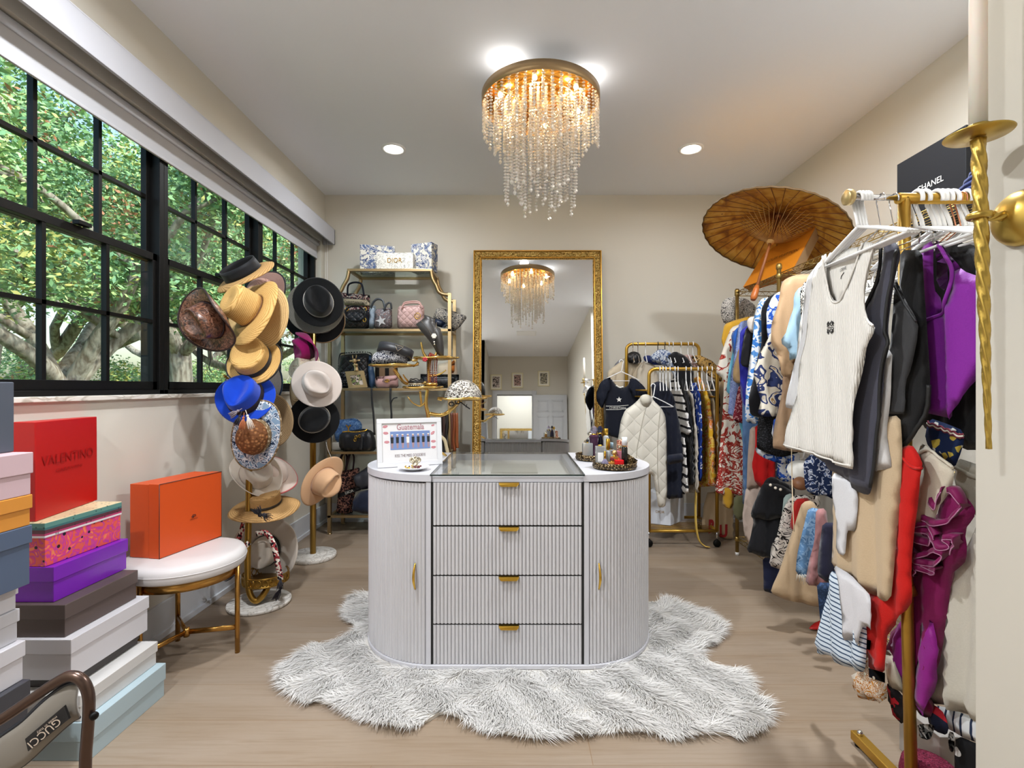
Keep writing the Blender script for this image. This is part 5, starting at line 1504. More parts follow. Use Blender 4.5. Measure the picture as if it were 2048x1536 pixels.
def strand(mb, x, y, z0, z1, r=.0088, step=.0175, drop=.012):
    z = z0
    while z > z1 + drop * 1.5:
        a = rng.uniform(0, 6.28); ca, sa = cos(a), sin(a); s = r * (.85 + .3 * rng.random())
        mb.add([(x + (ca * u - sa * v) * s, y + (sa * u + ca * v) * s, z + w * s * .8) for u, v, w in OCT_V], OCT_F)
        z -= step
    mb.add([(x + u * drop * .8, y + v * drop * .8, z - drop * .3 + w * drop * 1.2) for u, v, w in OCT_V], OCT_F)
nst = 0; rest = MB()
def ringstr(r, n, lenfn, ph=0):
    global nst
    for k in range(n):
        a = 2 * pi * (k + ph) / n
        x, y = CX + r * cos(a), CY + r * sin(a); L = lenfn(a, k)
        if nst < 96:
            mb = MB(); strand(mb, x, y, CZ + .005, CZ - L); mb.build('crystal_strand', CRY, t); nst += 1
        else:
            strand(rest, x, y, CZ + .005, CZ - L)
ringstr(.198, 30, lambda a, k: .34 + .16 * sin(a * 2 + 1) + .10 * ((k * 7) % 5) / 5)
ringstr(.318, 44, lambda a, k: .13 + .05 * ((k * 11) % 6) / 6 + .08 * (cos(a * 3 + .6) > .55))
ringstr(.112, 18, lambda a, k: .52 + .10 * ((k * 5) % 4) / 4)
ringstr(.255, 34, lambda a, k: .22 + .08 * ((k * 7) % 5) / 5, .5)
ringstr(.155, 24, lambda a, k: .40 + .14 * ((k * 5) % 6) / 6, .5)
ringstr(.05, 8, lambda a, k: .38 + .1 * (k % 3) / 3)
o_ = rest.build('crystal_strand', CRY, t); o_['kind'] = 'stuff'

# ---------------------------------------------------------------- things on the island
IT = ITOP + .0005
# white photo frame
t = thing('picture_frame', 'white picture frame with Guatemala title, group photo and lipstick kisses on the island', 'picture frame', (-.49, 2.31, IT))
FA = Vector((pt(755, 934, 2.26).x, 2.26, IT + .001)); FB = Vector((pt(882, 926, 2.36).x, 2.38, IT + .001))
FA.x = (755 - VX) * .00226; FB.x = (885 - VX) * .00238
fu = (FB - FA).normalized(); fl = (FB - FA).length
fn_ = fu.cross(Vector((0, 0, 1))); fv = (Vector((0, 0, 1)) - fn_ * .14).normalized(); fn_ = fu.cross(fv)
fh = .222
def fp(a, b, d=0): return FA + fu * a + fv * b + fn_ * d
FWM = mat('frame_white', 'd2d2d4', .45)
mb = MB(); w = .022
for (a0, a1, b0_, b1_) in ((0, fl, 0, w), (0, fl, fh - w, fh), (0, w, w, fh - w), (fl - w, fl, w, fh - w)):
    q = [(a0, b0_), (a1, b0_), (a1, b1_), (a0, b1_)]
    mb.hexa([fp(a, b, -.014) for a, b in q], [fp(a, b, .004) for a, b in q])
mb.build('frame', FWM, t, bevel=.001)
q = [(w - .002, w - .002), (fl - w + .002, w - .002), (fl - w + .002, fh - w + .002), (w - .002, fh - w + .002)]
mt = MB().hexa([fp(a, b, -.010) for a, b in q], [fp(a, b, -.002) for a, b in q]).build('mat_board', mat('mat_board_white', 'd4d2d2', .7), t)
PH = mat('group_photo', '5a6a86', .4); g = N(PH)
sp = g.n('SeparateXYZ', {0: g.coord('Object')})
ns = g.n('TexNoise', {'Vector': g.coord('Object', (1, 1, .4)), 'Scale': 70, 'Detail': 2}).outputs[0]
zr = g.math('ADD', g.math('MULTIPLY', sp.outputs[2], 12.0), g.math('MULTIPLY', ns, .12))
base_ = g.ramp(zr, [(0, 'a87858'), (.2, 'c49878'), (.32, '7e8ea8'), (.62, '8a9ab8'), (.8, '6c82b0')])
g.color(base_)
pc = (.062, .090); pw, ph_ = (fl - .115), .084
pw = fl - 2 * .058
ph = MB().hexa([fp(a, b, -.002) for a, b in ((.060, .078), (.060 + pw, .078), (.060 + pw, .078 + ph_), (.060, .078 + ph_))], [fp(a, b, -.001) for a, b in ((.060, .078), (.060 + pw, .078), (.060 + pw, .078 + ph_), (.060, .078 + ph_))]).build('group_photograph', PH, t)
mbk, mbs, mbh = MB(), MB(), MB()
for k in range(8):
    a = .068 + (pw - .016) * k / 7; b = .084
    def quad(mb, pts, d): mb.add([fp(x_, y_, d) for x_, y_ in pts], [tuple(range(len(pts)))])
    quad(mbs, [(a - .003, b), (a - .001, b), (a - .0015, b + .03), (a - .005, b + .03)], -.0006); quad(mbs, [(a + .001, b), (a + .003, b), (a + .005, b + .03), (a + .0015, b + .03)], -.0006)
    qd = MB() if k != 3 else mbh
    qd.add([fp(x_, y_, -.0005) for x_, y_ in [(a - .006, b + .024), (a + .006, b + .024), (a + .007, b + .052), (a - .007, b + .052)]], [(0, 1, 2, 3)])
    if k != 3: qd.build('dark_dress', INK, ph)
    mbs.add([fp(a + .0035 * cos(2 * pi * i / 8), b + .058 + .0045 * sin(2 * pi * i / 8), -.0005) for i in range(8)], [tuple(range(8))])
    mbh.add([fp(a + .006 * cos(2 * pi * i / 8), b + .063 + .0025 * sin(2 * pi * i / 8), -.0004) for i in range(8)], [tuple(range(8))])
mbs.build('skin', mat('photo_skin', 'b4805e'), ph); mbh.build('pale_hats', mat('photo_pale', 'd8d4cc'), ph)
RS = mat('rose_ink', 'a4747c', .6); LIP = mat('lipstick_kiss', 'c0707a', .6)
text('Guatemala', fp(fl / 2 + .004, .182, -.0015), fu, fv, .128, RS, t, 'title_lettering', .0005, bold=.012, height=.027)
text('KISS THE MISS GOODBYE', fp(fl / 2, .050, -.0015), fu, fv, .142, mat('grey_ink', '6a5458'), t, 'caption_lettering', .0005, height=.013)
for i, (a, b, r) in enumerate(((.038, .186, .20), (.040, .156, -.1), (.044, .115, 0), (fl - .040, .186, .3), (fl - .042, .150, .7), (fl - .040, .110, 0), (fl - .040, .082, 0))):
    mb = MB(); s = .0115 if i != 3 else .008
    for sg in (1, -1):
        pts = []
        for k in range(13):
            x_ = -1 + 2 * k / 12; pts.append((x_, sg * (.12 + .42 * (1 - x_ * x_) - (.12 * math.exp(-(x_ * 5) ** 2) if sg > 0 else 0))))
        for k in range(13):
            x_ = 1 - 2 * k / 12; pts.append((x_, sg * .08 * (1 - x_ * x_)))
        mb.add([fp(a + s * (x_ * cos(r) - y_ * sin(r)), b + s * (x_ * sin(r) + y_ * cos(r)), -.0013) for x_, y_ in pts], [(k, k + 1, 24 - k, 25 - k) for k in range(12)])
    mb.build('lipstick_kiss', LIP, t)
mb = MB(); mb.tube([fp(fl / 2, .16, -.014), fp(fl / 2, .0, -.014) - fn_ * .075 + Vector((0, 0, -.0))], .004, 6, flat=(3, .5)); mb.build('easel_leg', INK, t)
# trinket dish
dc = Vector(((828 - VX) * .00222, 2.215, IT))
t = thing('trinket_dish', 'small white ceramic dish in front of the white picture frame', 'dish', dc)
MB().lathe([(0, .001), (.03, .001), (.045, .006), (.068, .014), (.070, .016), (.066, .0165), (.044, .009), (0, .007)], dc, 40).build('dish', WHITEG, t)
t = thing('trinket_heap', 'heap of pearls, shells and gold charms in the white dish', 'trinkets', dc + Vector((0, 0, .01)))
for i in range(26):
    a, r = random.uniform(0, 6.28), random.uniform(0, .036)
    p = dc + Vector((r * cos(a), r * sin(a), .012 + random.uniform(0, .008)))
    mt_ = [mat('pearl', 'e8e0d0', .25), GOLD2, mat('garnet', '5a2028', .2), mat('shell_cream', 'd8c4a0', .4)][i % 4]
    MB().ball(p, random.uniform(.004, .008), 8, 6, sc3=(1, 1, .7)).build(['pearl', 'gold_charm', 'garnet_bead', 'shell'][i % 4], mt_, t)
b_ = MB()
cc = dc + Vector((.008, .0, .040))
for (dx, dz, r) in ((-.012, .004, .014), (.012, .004, .014), (0, -.006, .016), (0, .012, .010)):
    b_.lathe([(0, 0), (r * .6, .002), (r, .006), (r * .9, .009), (r * .5, .005), (0, .004)], cc + Vector((dx, -.004, dz)), 14, (dx * 8, -1, dz * 8 + .2))
b_.tube([cc - Vector((0, 0, .006)), cc - Vector((0, 0, .026))], .003, 6)
b_.build('crystal_flower_ring', mat('silver_bright', 'd8d0bc', .15, 1), t)

# antler jewellery tree
TY = 2.60
t = thing('jewellery_tree', 'gold branch-shaped jewellery stand with leaf plates behind the picture frame', 'jewellery stand', ((872 - VX) * .0026, TY, IT))
def tp(x, y, d=TY): return pt(x, y, d)
base = tp(868, 925); base.z = IT
MB().tube(smooth([Vector((tp(868, 900).x, TY, IT + .02)), tp(862, 870), tp(856, 830), tp(852, 808), tp(854, 785), tp(858, 762), tp(857, 735), tp(860, 712)], 5), [.013, .012, .012, .0115, .011, .011, .0105, .0105, .01, .01, .01, .01, .01, .0098, .0095, .0095, .009, .009, .009, .009, .009, .0088, .0088, .0085, .0085, .0085, .0082, .008, .008, .008, .008, .008, .008, .008, .008, .008], 12).build('trunk', GOLDT, t)
for k in range(5):
    a = 2 * pi * k / 5 + .3; b0 = Vector((tp(868, 900).x, TY, IT + .035))
    MB().tube(smooth([b0, b0 + Vector((.03 * cos(a), .03 * sin(a), -.006)), b0 + Vector((.065 * cos(a), .065 * sin(a), -.028))], 4), [.010, .0095, .009, .0085, .008, .007, .007, .006, .005], 8).build('root_foot', GOLDT, t)
def branch_(pts, r0, r1, nm='branch'):
    P = smooth(pts, 6); n = len(P)
    return MB().tube(P, [r0 + (r1 - r0) * i / (n - 1) for i in range(n)], 10).build(nm, GOLDT, t)
branch_([tp(857, 720), tp(847, 706), tp(842, 684)], .010, .004, 'antler_tip')
branch_([tp(860, 720), tp(872, 708), tp(880, 686)], .010, .004, 'antler_tip')
branch_([tp(853, 800), tp(842, 812), tp(826, 806), tp(815, 793)], .006, .0022)
branch_([tp(843, 812), tp(842, 800), tp(840, 782)], .006, .006)
branch_([tp(858, 827), tp(884, 830), tp(904, 818), tp(920, 802, 2.5)], .010, .009)
branch_([tp(896, 822), tp(910, 815), tp(922, 800, 2.5)], .006, .006)
branch_([tp(855, 765), tp(815, 768), tp(800, 755, 2.5), tp(788, 738, 2.48)], .008, .009)
branch_([tp(820, 766), tp(812, 758), tp(806, 749)], .006, .003)
branch_([tp(860, 752), tp(880, 748), tp(892, 740)], .006, .003)
def leafplate(c, rx, ry, nm='leaf_plate', rot=0, th=.008):
    mb = MB(); vs = []; S = 36; NRr = 6
    for j in range(NRr + 1):
        q = j / NRr
        for k in range(S):
            a = 2 * pi * k / S
            r = (1 + .05 * sin(5 * a) + .04 * sin(8 * a + 1))
            x = rx * r * cos(a) * q; y = ry * r * sin(a) * q
            vs.append(Vector(c) + Vector((x * cos(rot) - y * sin(rot), x * sin(rot) + y * cos(rot), .010 * q ** 3 + .0025 * sin(4 * a) * q)))
    mb.add(vs, [(j * S + k, j * S + (k + 1) % S, (j + 1) * S + (k + 1) % S, (j + 1) * S + k) for j in range(NRr) for k in range(S)], True)
    return mb.build(nm, GOLDT, t, solid=th)
LP1 = tp(786, 734, 2.46); LP2 = tp(845, 778, 2.50); LP3 = tp(924, 800, 2.46); LP4 = tp(872, 719, 2.60)
leafplate(LP1, .118, .085); branch_([LP1 + Vector((.10, 0, .004)), LP1 + Vector((.118, -.01, .012)), LP1 + Vector((.126, -.015, .022))], .005, .007, 'twig_end')
leafplate(LP2, .098, .07); leafplate(LP3, .118, .082); branch_([LP3 - Vector((.10, 0, 0)), LP3 + Vector((-.118, -.01, .008))], .006, .008, 'twig_end')
leafplate(LP4, .115, .075)
branch_([tp(835, 720), tp(826, 721), tp(821, 717)], .007, .004, 'twig_end')
# bucket hat and belt on the left plate
BK = blotch('monogram_canvas', '232838', ['c4c4c6'], 44, 'swirl', thr=[.5])
c = C2(2.45, [(743, 729), (743, 714), (750, 705), (765, 700), (790, 697), (808, 702), (816, 716), (814, 729), (780, 733), (748, 732)], T=.11, soft=1, round_=.05, res=.014)
t2_ = c.build('monogram_bucket_hat', BK, None); tag(t2_, 'navy and white monogram bucket hat under the rolled black belt on a gold leaf plate', 'hat')
t3 = thing('rolled_belt', 'wide black belt rolled in a ring with silver triangle plate, resting on the monogram hat', 'belt', LP1 + Vector((.01, 0, .07)))
Rb = Matrix.Rotation(radians(14), 3, 'Y') @ Matrix.Rotation(radians(-14), 3, 'X')
bc_ = tp(790, 706, 2.45); vs = []; S = 48
for z in (-.020, .020):
    for k in range(S):
        a = 2 * pi * k / S
        vs.append(bc_ + Rb @ Vector((.084 * cos(a), .064 * sin(a), z * 1.1 + .008)))
mb = MB(); mb.add(vs, [(k, (k + 1) % S, S + (k + 1) % S, S + k) for k in range(S)], True)
mb.build('belt_strap', mat('black_nylon', '1e1f24', .45), t3, solid=.006)
tc_ = bc_ + Rb @ Vector((.026, -.064, .010)); U_ = Rb @ Vector((1, .15, 0)); V_ = Rb @ Vector((0, 0, 1)); N_ = U_.cross(V_)
MB().extrude([tc_ - U_ * .020 + V_ * .012 + N_ * .003, tc_ - V_ * .016 + N_ * .003, tc_ + U_ * .020 + V_ * .012 + N_ * .003], N_ * .002).build('triangle_plate', mat('enamel_black', '26262a', .3), t3)
mb = MB(); Q = [tc_ - U_ * .020 + V_ * .012, tc_ - V_ * .016, tc_ + U_ * .020 + V_ * .012]
for i in range(3): mb.tube([Q[i] + N_ * .005, Q[(i + 1) % 3] + N_ * .005], .0013, 5)
mb.build('silver_outline', mat('silver_bright'), t3)
text('PRADA', tc_ + V_ * .004 + N_ * .0055, U_, V_, .018, mat('silver_bright'), t3, 'lettering', .0005)
# bracelets and rings on the middle plate
for i, (dx, lab, m_) in enumerate(((-.028, 'black bangle set with pearls on the middle leaf plate', INK), (.045, 'gold shell-shaped cuff at the right of the middle leaf plate', GOLDT))):
    c0 = LP2 + Vector((dx, -.02, .012))
    t = thing('bracelet', lab, 'bracelet', c0)
    if i == 0:
        for k, z in enumerate((.004, .014, .024)):
            mb = MB(); mb.tube([c0 + Vector((.034 * cos(a), .030 * sin(a), z)) for a in [2 * pi * j / 28 for j in range(28)]], .0048, 8, closed=True)
            mb.build('bangle', [INK, mat('silver_bright'), INK][k], t)
        mb = MB()
        for j in range(22): mb.ball(c0 + Vector((.0385 * cos(2 * pi * j / 22), .0345 * sin(2 * pi * j / 22), .006)), .0028, 6, 4)
        mb.build('pearls', mat('pearl'), t)
        MB().tube(smooth([c0 + Vector((.03 * cos(a), .025 * sin(a), .034 + .006 * sin(3 * a))) for a in [2 * pi * j / 9 for j in range(10)]], 4), .0022, 5).build('wire_tangle', mat('dark_chain'), t)
    else:
        MB().lathe([(.0, .004), (.022, .004), (.030, .010), (.026, .018), (.012, .020), (0, .019)], c0, 20, sx=1.2, sy=.8).build('cuff', GOLDT, t)
# beaded cap on the right plate
cap = thing('beaded_cap', 'silver sequinned round cap on the right-hand leaf plate', 'hat', LP3 + Vector((0, 0, .01)))
BEAD = mat('silver_sequins', 'bdb7ae', .3, .6); g = N(BEAD)
v_ = g.n('TexVoronoi', {'Vector': g.coord('Object'), 'Scale': 210}); sp = g.n('SeparateColor', {0: v_.outputs['Color']})
g.color(g.ramp(sp.outputs[0], [(0, '4a4640'), (.3, '9a948c'), (.6, 'd8d4cc'), (.85, 'f4f0e8')], 'CONSTANT')); g.bump(v_.outputs['Distance'], .8, .004)
cp = LP3 + Vector((.006, 0, .008))
MB().lathe([(.092 * cos(pi / 2 * k / 10), .092 * sin(pi / 2 * k / 10)) for k in range(10)] + [(0, .092)], cp, 40, sy=.85).build('cap_dome', BEAD, cap)
# reading glasses hanging below
gl_ = thing('black_eyeglasses', 'black glasses dangling under the right-hand leaf plate', 'eyeglasses', tp(918, 810, 2.44))
mb = MB()
for (a, b_) in ((903, 808), (915, 804)):
    mb.tube([tp(a, b_, 2.43) + Vector((.012 * cos(q), 0, .009 * sin(q))) for q in [2 * pi * j / 16 for j in range(16)]], .003, 6, closed=True)
mb.build('lens_rims', INK, gl_)
MB().tube(smooth([tp(921, 804, 2.43), tp(930, 811, 2.43), tp(940, 818, 2.43)], 3), .003, 6).tube([tp(934, 808, 2.43), tp(932, 815, 2.43)], .002, 5).build('temple_arm', INK, gl_)
# bust on the top plate
bu = thing('necklace_bust', 'dark leather necklace bust leaning on the top leaf plate', 'display bust', LP4 + Vector((.01, .03, .01)))
prof = [(829, 647, 852, 637), (836, 655, 878, 638), (846, 667, 884, 648), (856, 680, 888, 660), (863, 693, 891, 675), (869, 706, 892, 690), (876, 715, 890, 702)]
mb = MB(); vs = []; S = 24
rows = [((843, 637), (.024, .02)), ((848, 640), (.034, .026)), ((858, 644), (.062, .034)), ((866, 652), (.066, .040)), ((872, 663), (.060, .042)), ((877, 676), (.050, .040)), ((881, 690), (.036, .034)), ((884, 703), (.024, .026)), ((885, 712), (.018, .020))]
rows = [((861, 634), (.030, .024)), ((861, 640), (.028, .024)), ((859, 646), (.040, .030)), ((860, 653), (.064, .036)), ((866, 665), (.058, .040)), ((872, 678), (.046, .038)), ((877, 691), (.034, .034)), ((880, 703), (.024, .026)), ((882, 713), (.018, .020))]
for (c_, (a_, b_)) in rows:
    p = tp(*c_, 2.60)
    for k in range(S):
        q = 2 * pi * k / S; vs.append(p + Vector((a_ * cos(q) * (1.15 if cos(q) < 0 else .85), b_ * sin(q), .012 * -cos(q))))
mb.add(vs, [(i * S + k, i * S + (k + 1) % S, (i + 1) * S + (k + 1) % S, (i + 1) * S + k) for i in range(len(rows) - 1) for k in range(S)] + [tuple(range(S)), tuple((len(rows) - 1) * S + k for k in range(S))], True)
mb.build('bust_form', mat('charcoal_leatherette', '33302e', .4), bu)
nk = thing('flower_necklace', 'silver chain necklace with white flower and bead drop on the dark bust', 'necklace', tp(864, 665, 2.55))
mb = MB()
for q in smooth([tp(843, 642, 2.555), tp(856, 658, 2.552), tp(865, 670, 2.55), tp(872, 655, 2.555), tp(873, 645, 2.56)], 8): mb.ball(q, .0018, 5, 4)
mb.build('chain', mat('silver_bright'), nk)
mb = MB()
fcn = tp(868, 672, 2.545)
for k in range(6): mb.ball(fcn + Vector((.008 * cos(k * pi / 3), 0, .008 * sin(k * pi / 3))), .006, 8, 6, sc3=(1, .5, 1))
mb.ball(fcn, .004, 8, 6); mb.build('flower_pendant', mat('pearl'), nk)
for k, y_ in enumerate((680, 684, 689)):
    MB().ball(tp(868 + k * .4, y_, 2.545), .005 - .0005 * k, 8, 6).build('bead', [INK, mat('pearl'), mat('silver_bright')][k], nk)
# red bead strands
t = thing('bead_necklaces', 'strands of dark red beads looped over the trunk of the gold stand', 'necklace', tp(865, 740, 2.57))
for k in range(6):
    x0 = 853 + 3.6 * k; m_ = [mat('garnet'), mat('amber_bead', '9c4a20', .2), mat('red_bead', '8a1e1c', .2)][k % 3]; mb = MB()
    for q in smooth([tp(860, 706, 2.585), tp(x0 + 2, 716, 2.578), tp(x0 + 1.5, 738, 2.575), tp(x0 + 2, 765 + 3 * (k % 3), 2.575)], 9): mb.ball(q, .0036, 6, 5)
    mb.build('bead_strand', m_, t)
t = thing('red_ribbon', 'small red cloth flower at the left of the top branch', 'ribbon', tp(850, 719, 2.54))
mb = MB()
for k in range(5): mb.ball(tp(850, 719, 2.53) + Vector((.008 * cos(k * 1.256), 0, .007 * sin(k * 1.256))), .006, 8, 6, sc3=(1, .6, 1))
mb.build('petals', mat('red_cloth', 'b02a34', .7), t)
# ---------------------------------------------------------------- perfume trays
FIL = mat('antique_filigree', 'a08a64', .35, .85); g = N(FIL)
v_ = g.n('TexVoronoi', {'Vector': g.coord('Object'), 'Scale': 130}).outputs['Distance']
g.color(g.ramp(v_, [(.1, 'd8c49a'), (.4, '8c7450'), (.6, '3c3020')])); g.bump(v_, .9, .004)
def tray(c, r, label, mir=True):
    t = thing('vanity_tray', label, 'tray', c)
    MB().lathe([(0, .002), (r - .01, .002), (r, .004), (r + .002, .012), (r, .022), (r + .003, .030), (r - .001, .031), (r - .004, .022), (r - .004, .006), (0, .006)], c, 56).build('filigree_rim', FIL, t)
    MB().lathe([(0, .0062), (r - .005, .0062), (r - .005, .0072), (0, .0072)], c, 48).build('mirror_plate', MIRROR, t)
    MB().lathe([(r + .001, .010), (r + .003, .012), (r + .001, .014)], c, 48).build('dark_groove', INK, t)
    return t
T1 = Vector(((1229 - VX) * .00227, 2.27, IT)); T2 = Vector(((1186 - VX) * .00252, 2.53, IT))
T1.y = 2.27
tray(T1, .098, 'round antique gold filigree tray at the front right of the island')
tray(T2, .085, 'round antique gold filigree tray partly behind the front one')
def perf_glass(nm, c, alpha=.5):
    m = mat(nm, c, .06, spec=.8); b_ = m.node_tree.nodes['Principled BSDF']; b_.inputs['Transmission Weight'].default_value = alpha; b_.inputs['IOR'].default_value = 1.4
    return m
def bottle(c, w, d, h, m, capm, ch, cw, label, shape='box', z=.0075, name='perfume_bottle', capshape='cyl', group='perfume bottles on the trays', lbl=None):
    w *= 1.2; d *= 1.15; h *= 1.15; ch *= 1.15; cw *= 1.1
    t = thing(name, label, 'perfume', (c[0], c[1], IT + z), group)
    b0 = IT + z
    if shape == 'box':
        MB().box(c[0] - w / 2, c[0] + w / 2, c[1] - d / 2, c[1] + d / 2, b0, b0 + h).build('bottle', m, t, bevel=.003)
    elif shape == 'cyl':
        MB().lathe([(0, 0), (w / 2 - .002, 0), (w / 2, .002), (w / 2, h - .006), (w / 2 - .004, h), (0, h)], (c[0], c[1], b0), 24).build('bottle', m, t)
    elif shape == 'round':
        MB().lathe([(0, 0), (w * .35, 0), (w / 2, h * .3), (w / 2, h * .55), (w * .3, h * .85), (w * .15, h), (0, h)], (c[0], c[1], b0), 24, sy=d / w).build('bottle', m, t)
    elif shape == 'taper':
        MB().lathe([(0, 0), (w * .38, 0), (w * .5, .003), (w * .42, h * .5), (w * .5, h * .95), (w * .3, h), (0, h)], (c[0], c[1], b0), 8, smooth=False).build('bottle', m, t)
    zc = b0 + h
    MB().lathe([(cw * .3, 0), (cw * .3, .006), (0, .006)], (c[0], c[1], zc), 12).build('collar', GOLD2, t)
    if capshape == 'cyl':
        MB().lathe([(0, .005), (cw / 2, .005), (cw / 2, ch - .001), (cw / 2 - .001, ch), (0, ch)], (c[0], c[1], zc), 20).build('cap', capm, t)
    elif capshape == 'ball':
        MB().ball((c[0], c[1], zc + .004 + cw / 2), cw / 2, 14, 10).build('cap', capm, t)
    elif capshape == 'gem':
        MB().lathe([(0, .004), (cw * .3, .004), (cw / 2, ch * .45), (cw * .35, ch * .8), (0, ch)], (c[0], c[1], zc), 6, smooth=False).build('cap', capm, t)
    if lbl:
        MB().box(c[0] - w * .3, c[0] + w * .3, c[1] - d / 2 - .0006, c[1] - d / 2, b0 + h * .25, b0 + h * .7).build('paper_label', lbl, t)
    return t
CL = perf_glass('clear_perfume', 'eef2f2', .7); PUR = perf_glass('purple_glass', '4a2a44', .25); AMB = perf_glass('amber_glass', 'd89a4c', .4)
REDG = perf_glass('red_glass', 'e01820', .15); GRY = perf_glass('smoky_lilac_glass', '8a84a0', .3); SLV = mat('silver_bright'); NAV = perf_glass('midnight_glass', '20223c', .2)
PNK = perf_glass('pink_glass', 'd88a9c', .4); WCAP = mat('frosted_white_cap', 'e8eef4', .3); BCAP = mat('black_cap', '16161a', .25)
def on1(px, dy): return ((px - VX) / F * (2.27 + dy), 2.27 + dy)
def on2(px, dy): return ((px - VX) / F * (2.53 + dy), 2.53 + dy)
bottle(on1(1200, .0), .034, .026, .080, CL, GOLD2, .0, .018, 'tall clear rectangular bottle at the left of the front tray', lbl=mat('label_white'))
bottle(on1(1210, -.055), .028, .020, .036, GRY, GOLD2, .030, .009, 'small lilac oval bottle with slim gold cap at the front left of the tray', 'round', capshape='cyl')
bottle(on1(1216, .035), .022, .022, .060, CL, GOLD2, .046, .018, 'tallest bottle of the front tray, clear with long gold cap', 'cyl')
bottle(on1(1224, -.045), .030, .024, .024, AMB, mat('amber_gem', '6a2a30', .15), .018, .020, 'short amber bottle with dark faceted cap beside the lilac one', capshape='gem')
bottle(on1(1229, -.005), .030, .026, .040, AMB, mat('gold_ball', 'e0b878', .25, .8), .0, .022, 'amber bottle with pale gold ball cap in the middle of the front tray', capshape='ball')
bottle(on1(1238, -.065), .032, .026, .034, REDG, REDG, .006, .010, 'square bright red bottle at the front of the tray')
bottle(on1(1249, -.035), .022, .022, .082, mat('black_lacquer_tube', '0f0f12', .15), WCAP, .036, .022, 'tall black cylinder bottle with frosted white cap on the front tray', 'cyl')
bottle(on1(1240, .02), .028, .022, .060, PNK, SLV, .020, .018, 'pink glass bottle behind the red one')
bottle(on1(1222, .06), .026, .022, .060, CL, mat('pale_blue_cap', '9cb8c8', .3), .028, .020, 'clear bottle with pale blue cap at the back of the front tray')
bottle(on1(1244, .06), .040, .02, .098, blotch('rose_gold_glitter', 'c88a6a', ['8a4a40', 'f0c8a8'], 160, 'cells', coord='Object', rough=.3), GOLD2, .0, .008, 'flat rose gold glitter bottle standing at the back of the front tray')
bottle(on2(1175, -.03), .042, .030, .070, CL, BCAP, .030, .014, 'clear square bottle with black cap at the left of the rear tray', capshape='ball')
bottle(on2(1172, .03), .030, .030, .050, AMB, SLV, .030, .024, 'amber bottle with silver cap at the rear left of the back tray', capshape='gem')
bottle(on2(1188, -.02), .040, .040, .105, PUR, mat('silver_lilac_crown', 'a8a0b4', .2, .8), .040, .036, 'tall tapered dark purple bottle with crown cap on the rear tray', 'taper', capshape='gem')
bottle(on2(1200, .03), .034, .034, .105, NAV, NAV, .036, .030, 'midnight blue bottle with gem cap at the back of the rear tray', 'round', capshape='gem')
bottle(on2(1181, .055), .028, .028, .085, CL, SLV, .026, .022, 'clear bottle with round silver cap furthest back on the rear tray', capshape='ball')
bottle(on2(1212, .0), .024, .024, .100, CL, GOLD2, .030, .022, 'slim clear bottle with gold cap at the right of the rear tray', 'cyl')
# feather-like gold leaf tray handle at the right
t = thing('filigree_pouch', 'small triangular gold mesh pouch at the right edge of the front tray', 'pouch', (on1(1262, .0)[0], 2.28, IT + .03))
Cloth((0, 2.30, 1.2), 0, outline_px=[(1252, 905), (1276, 921), (1262, 932), (1250, 934)], T=.012, soft=0, fold=(0, 1), res=.02).build('mesh_pouch', FIL, t)
# ---------------------------------------------------------------- sconce on the near wall
sy_ = 1.115; sx_ = (1967 - VX) / F * sy_
t = thing('candle_sconce', 'twisted gold wall sconce with domed back plate, right edge of the view', 'wall sconce', (XN, sy_, 1.5))
TG = mat('twisted_gold', 'c4a552', .32, .85)
def twisted(p0, p1, r0, r1, turns, nm, r2=None):
    p0, p1 = Vector(p0), Vector(p1); ax = (p1 - p0); L = ax.length; ax.normalize(); a_ = ax.orthogonal().normalized(); b_ = ax.cross(a_)
    S = 24; NN = 90; vs = []
    for i in range(NN + 1):
        q = i / NN; r = r0 + (r1 - r0) * q
        if r2: r = r * (1 + r2 * sin(pi * min(1, q * 1.15)))
        for k in range(S):
            an = 2 * pi * k / S; rr = r * (1 + .16 * cos(4 * an + 2 * pi * turns * q * 4 / 4))
            vs.append(p0 + ax * L * q + (a_ * cos(an) + b_ * sin(an)) * rr)
    mb = MB(); mb.add(vs, [(i * S + k, i * S + (k + 1) % S, (i + 1) * S + (k + 1) % S, (i + 1) * S + k) for i in range(NN) for k in range(S)] + [tuple(range(S)), tuple(NN * S + k for k in range(S))], True)
    return mb.build(nm, TG, t)
ztop = 1.2 + (774 - 278) / F * sy_; zbot = 1.2 - (898 - 774) / F * sy_; zarm = 1.2 + (774 - 432) / F * sy_
twisted((sx_ - .012, sy_, ztop), (sx_ + .012, sy_, zbot), .0125, .005, 13, 'twisted_rod', .22)
twisted((sx_ - .008, sy_, zarm), (XN - .03, sy_, zarm), .010, .010, 3, 'twisted_arm')
MB().tube([(sx_ - .008 + .017 * cos(a), sy_ + .017 * sin(a), zarm) for a in [2 * pi * i / 24 for i in range(24)]], .008, 8, closed=True).build('rod_collar', TG, t)
MB().lathe([(.062 * cos(pi / 2 * k / 8), .045 * sin(pi / 2 * k / 8)) for k in range(9)], (XN - .001, sy_, zarm - .004), 40, (-1, 0, 0)).build('back_plate', TG, t)
dz_ = ztop + .004
MB().lathe([(0, -.002), (.012, -.002), (.060, .004), (.062, .006), (.012, .003), (0, .003)], (sx_ - .012, sy_, dz_), 48).build('drip_plate', TG, t)
MB().lathe([(0, .004), (.018, .004), (.0165, .014), (.0205, .018), (.0205, .026), (0, .026)], (sx_ - .012, sy_, dz_), 32).build('candle_cup', TG, t)
t = thing('taper_candle', 'tall ivory taper candle in the gold wall sconce', 'candle', (sx_ - .012, sy_, dz_ + .02))
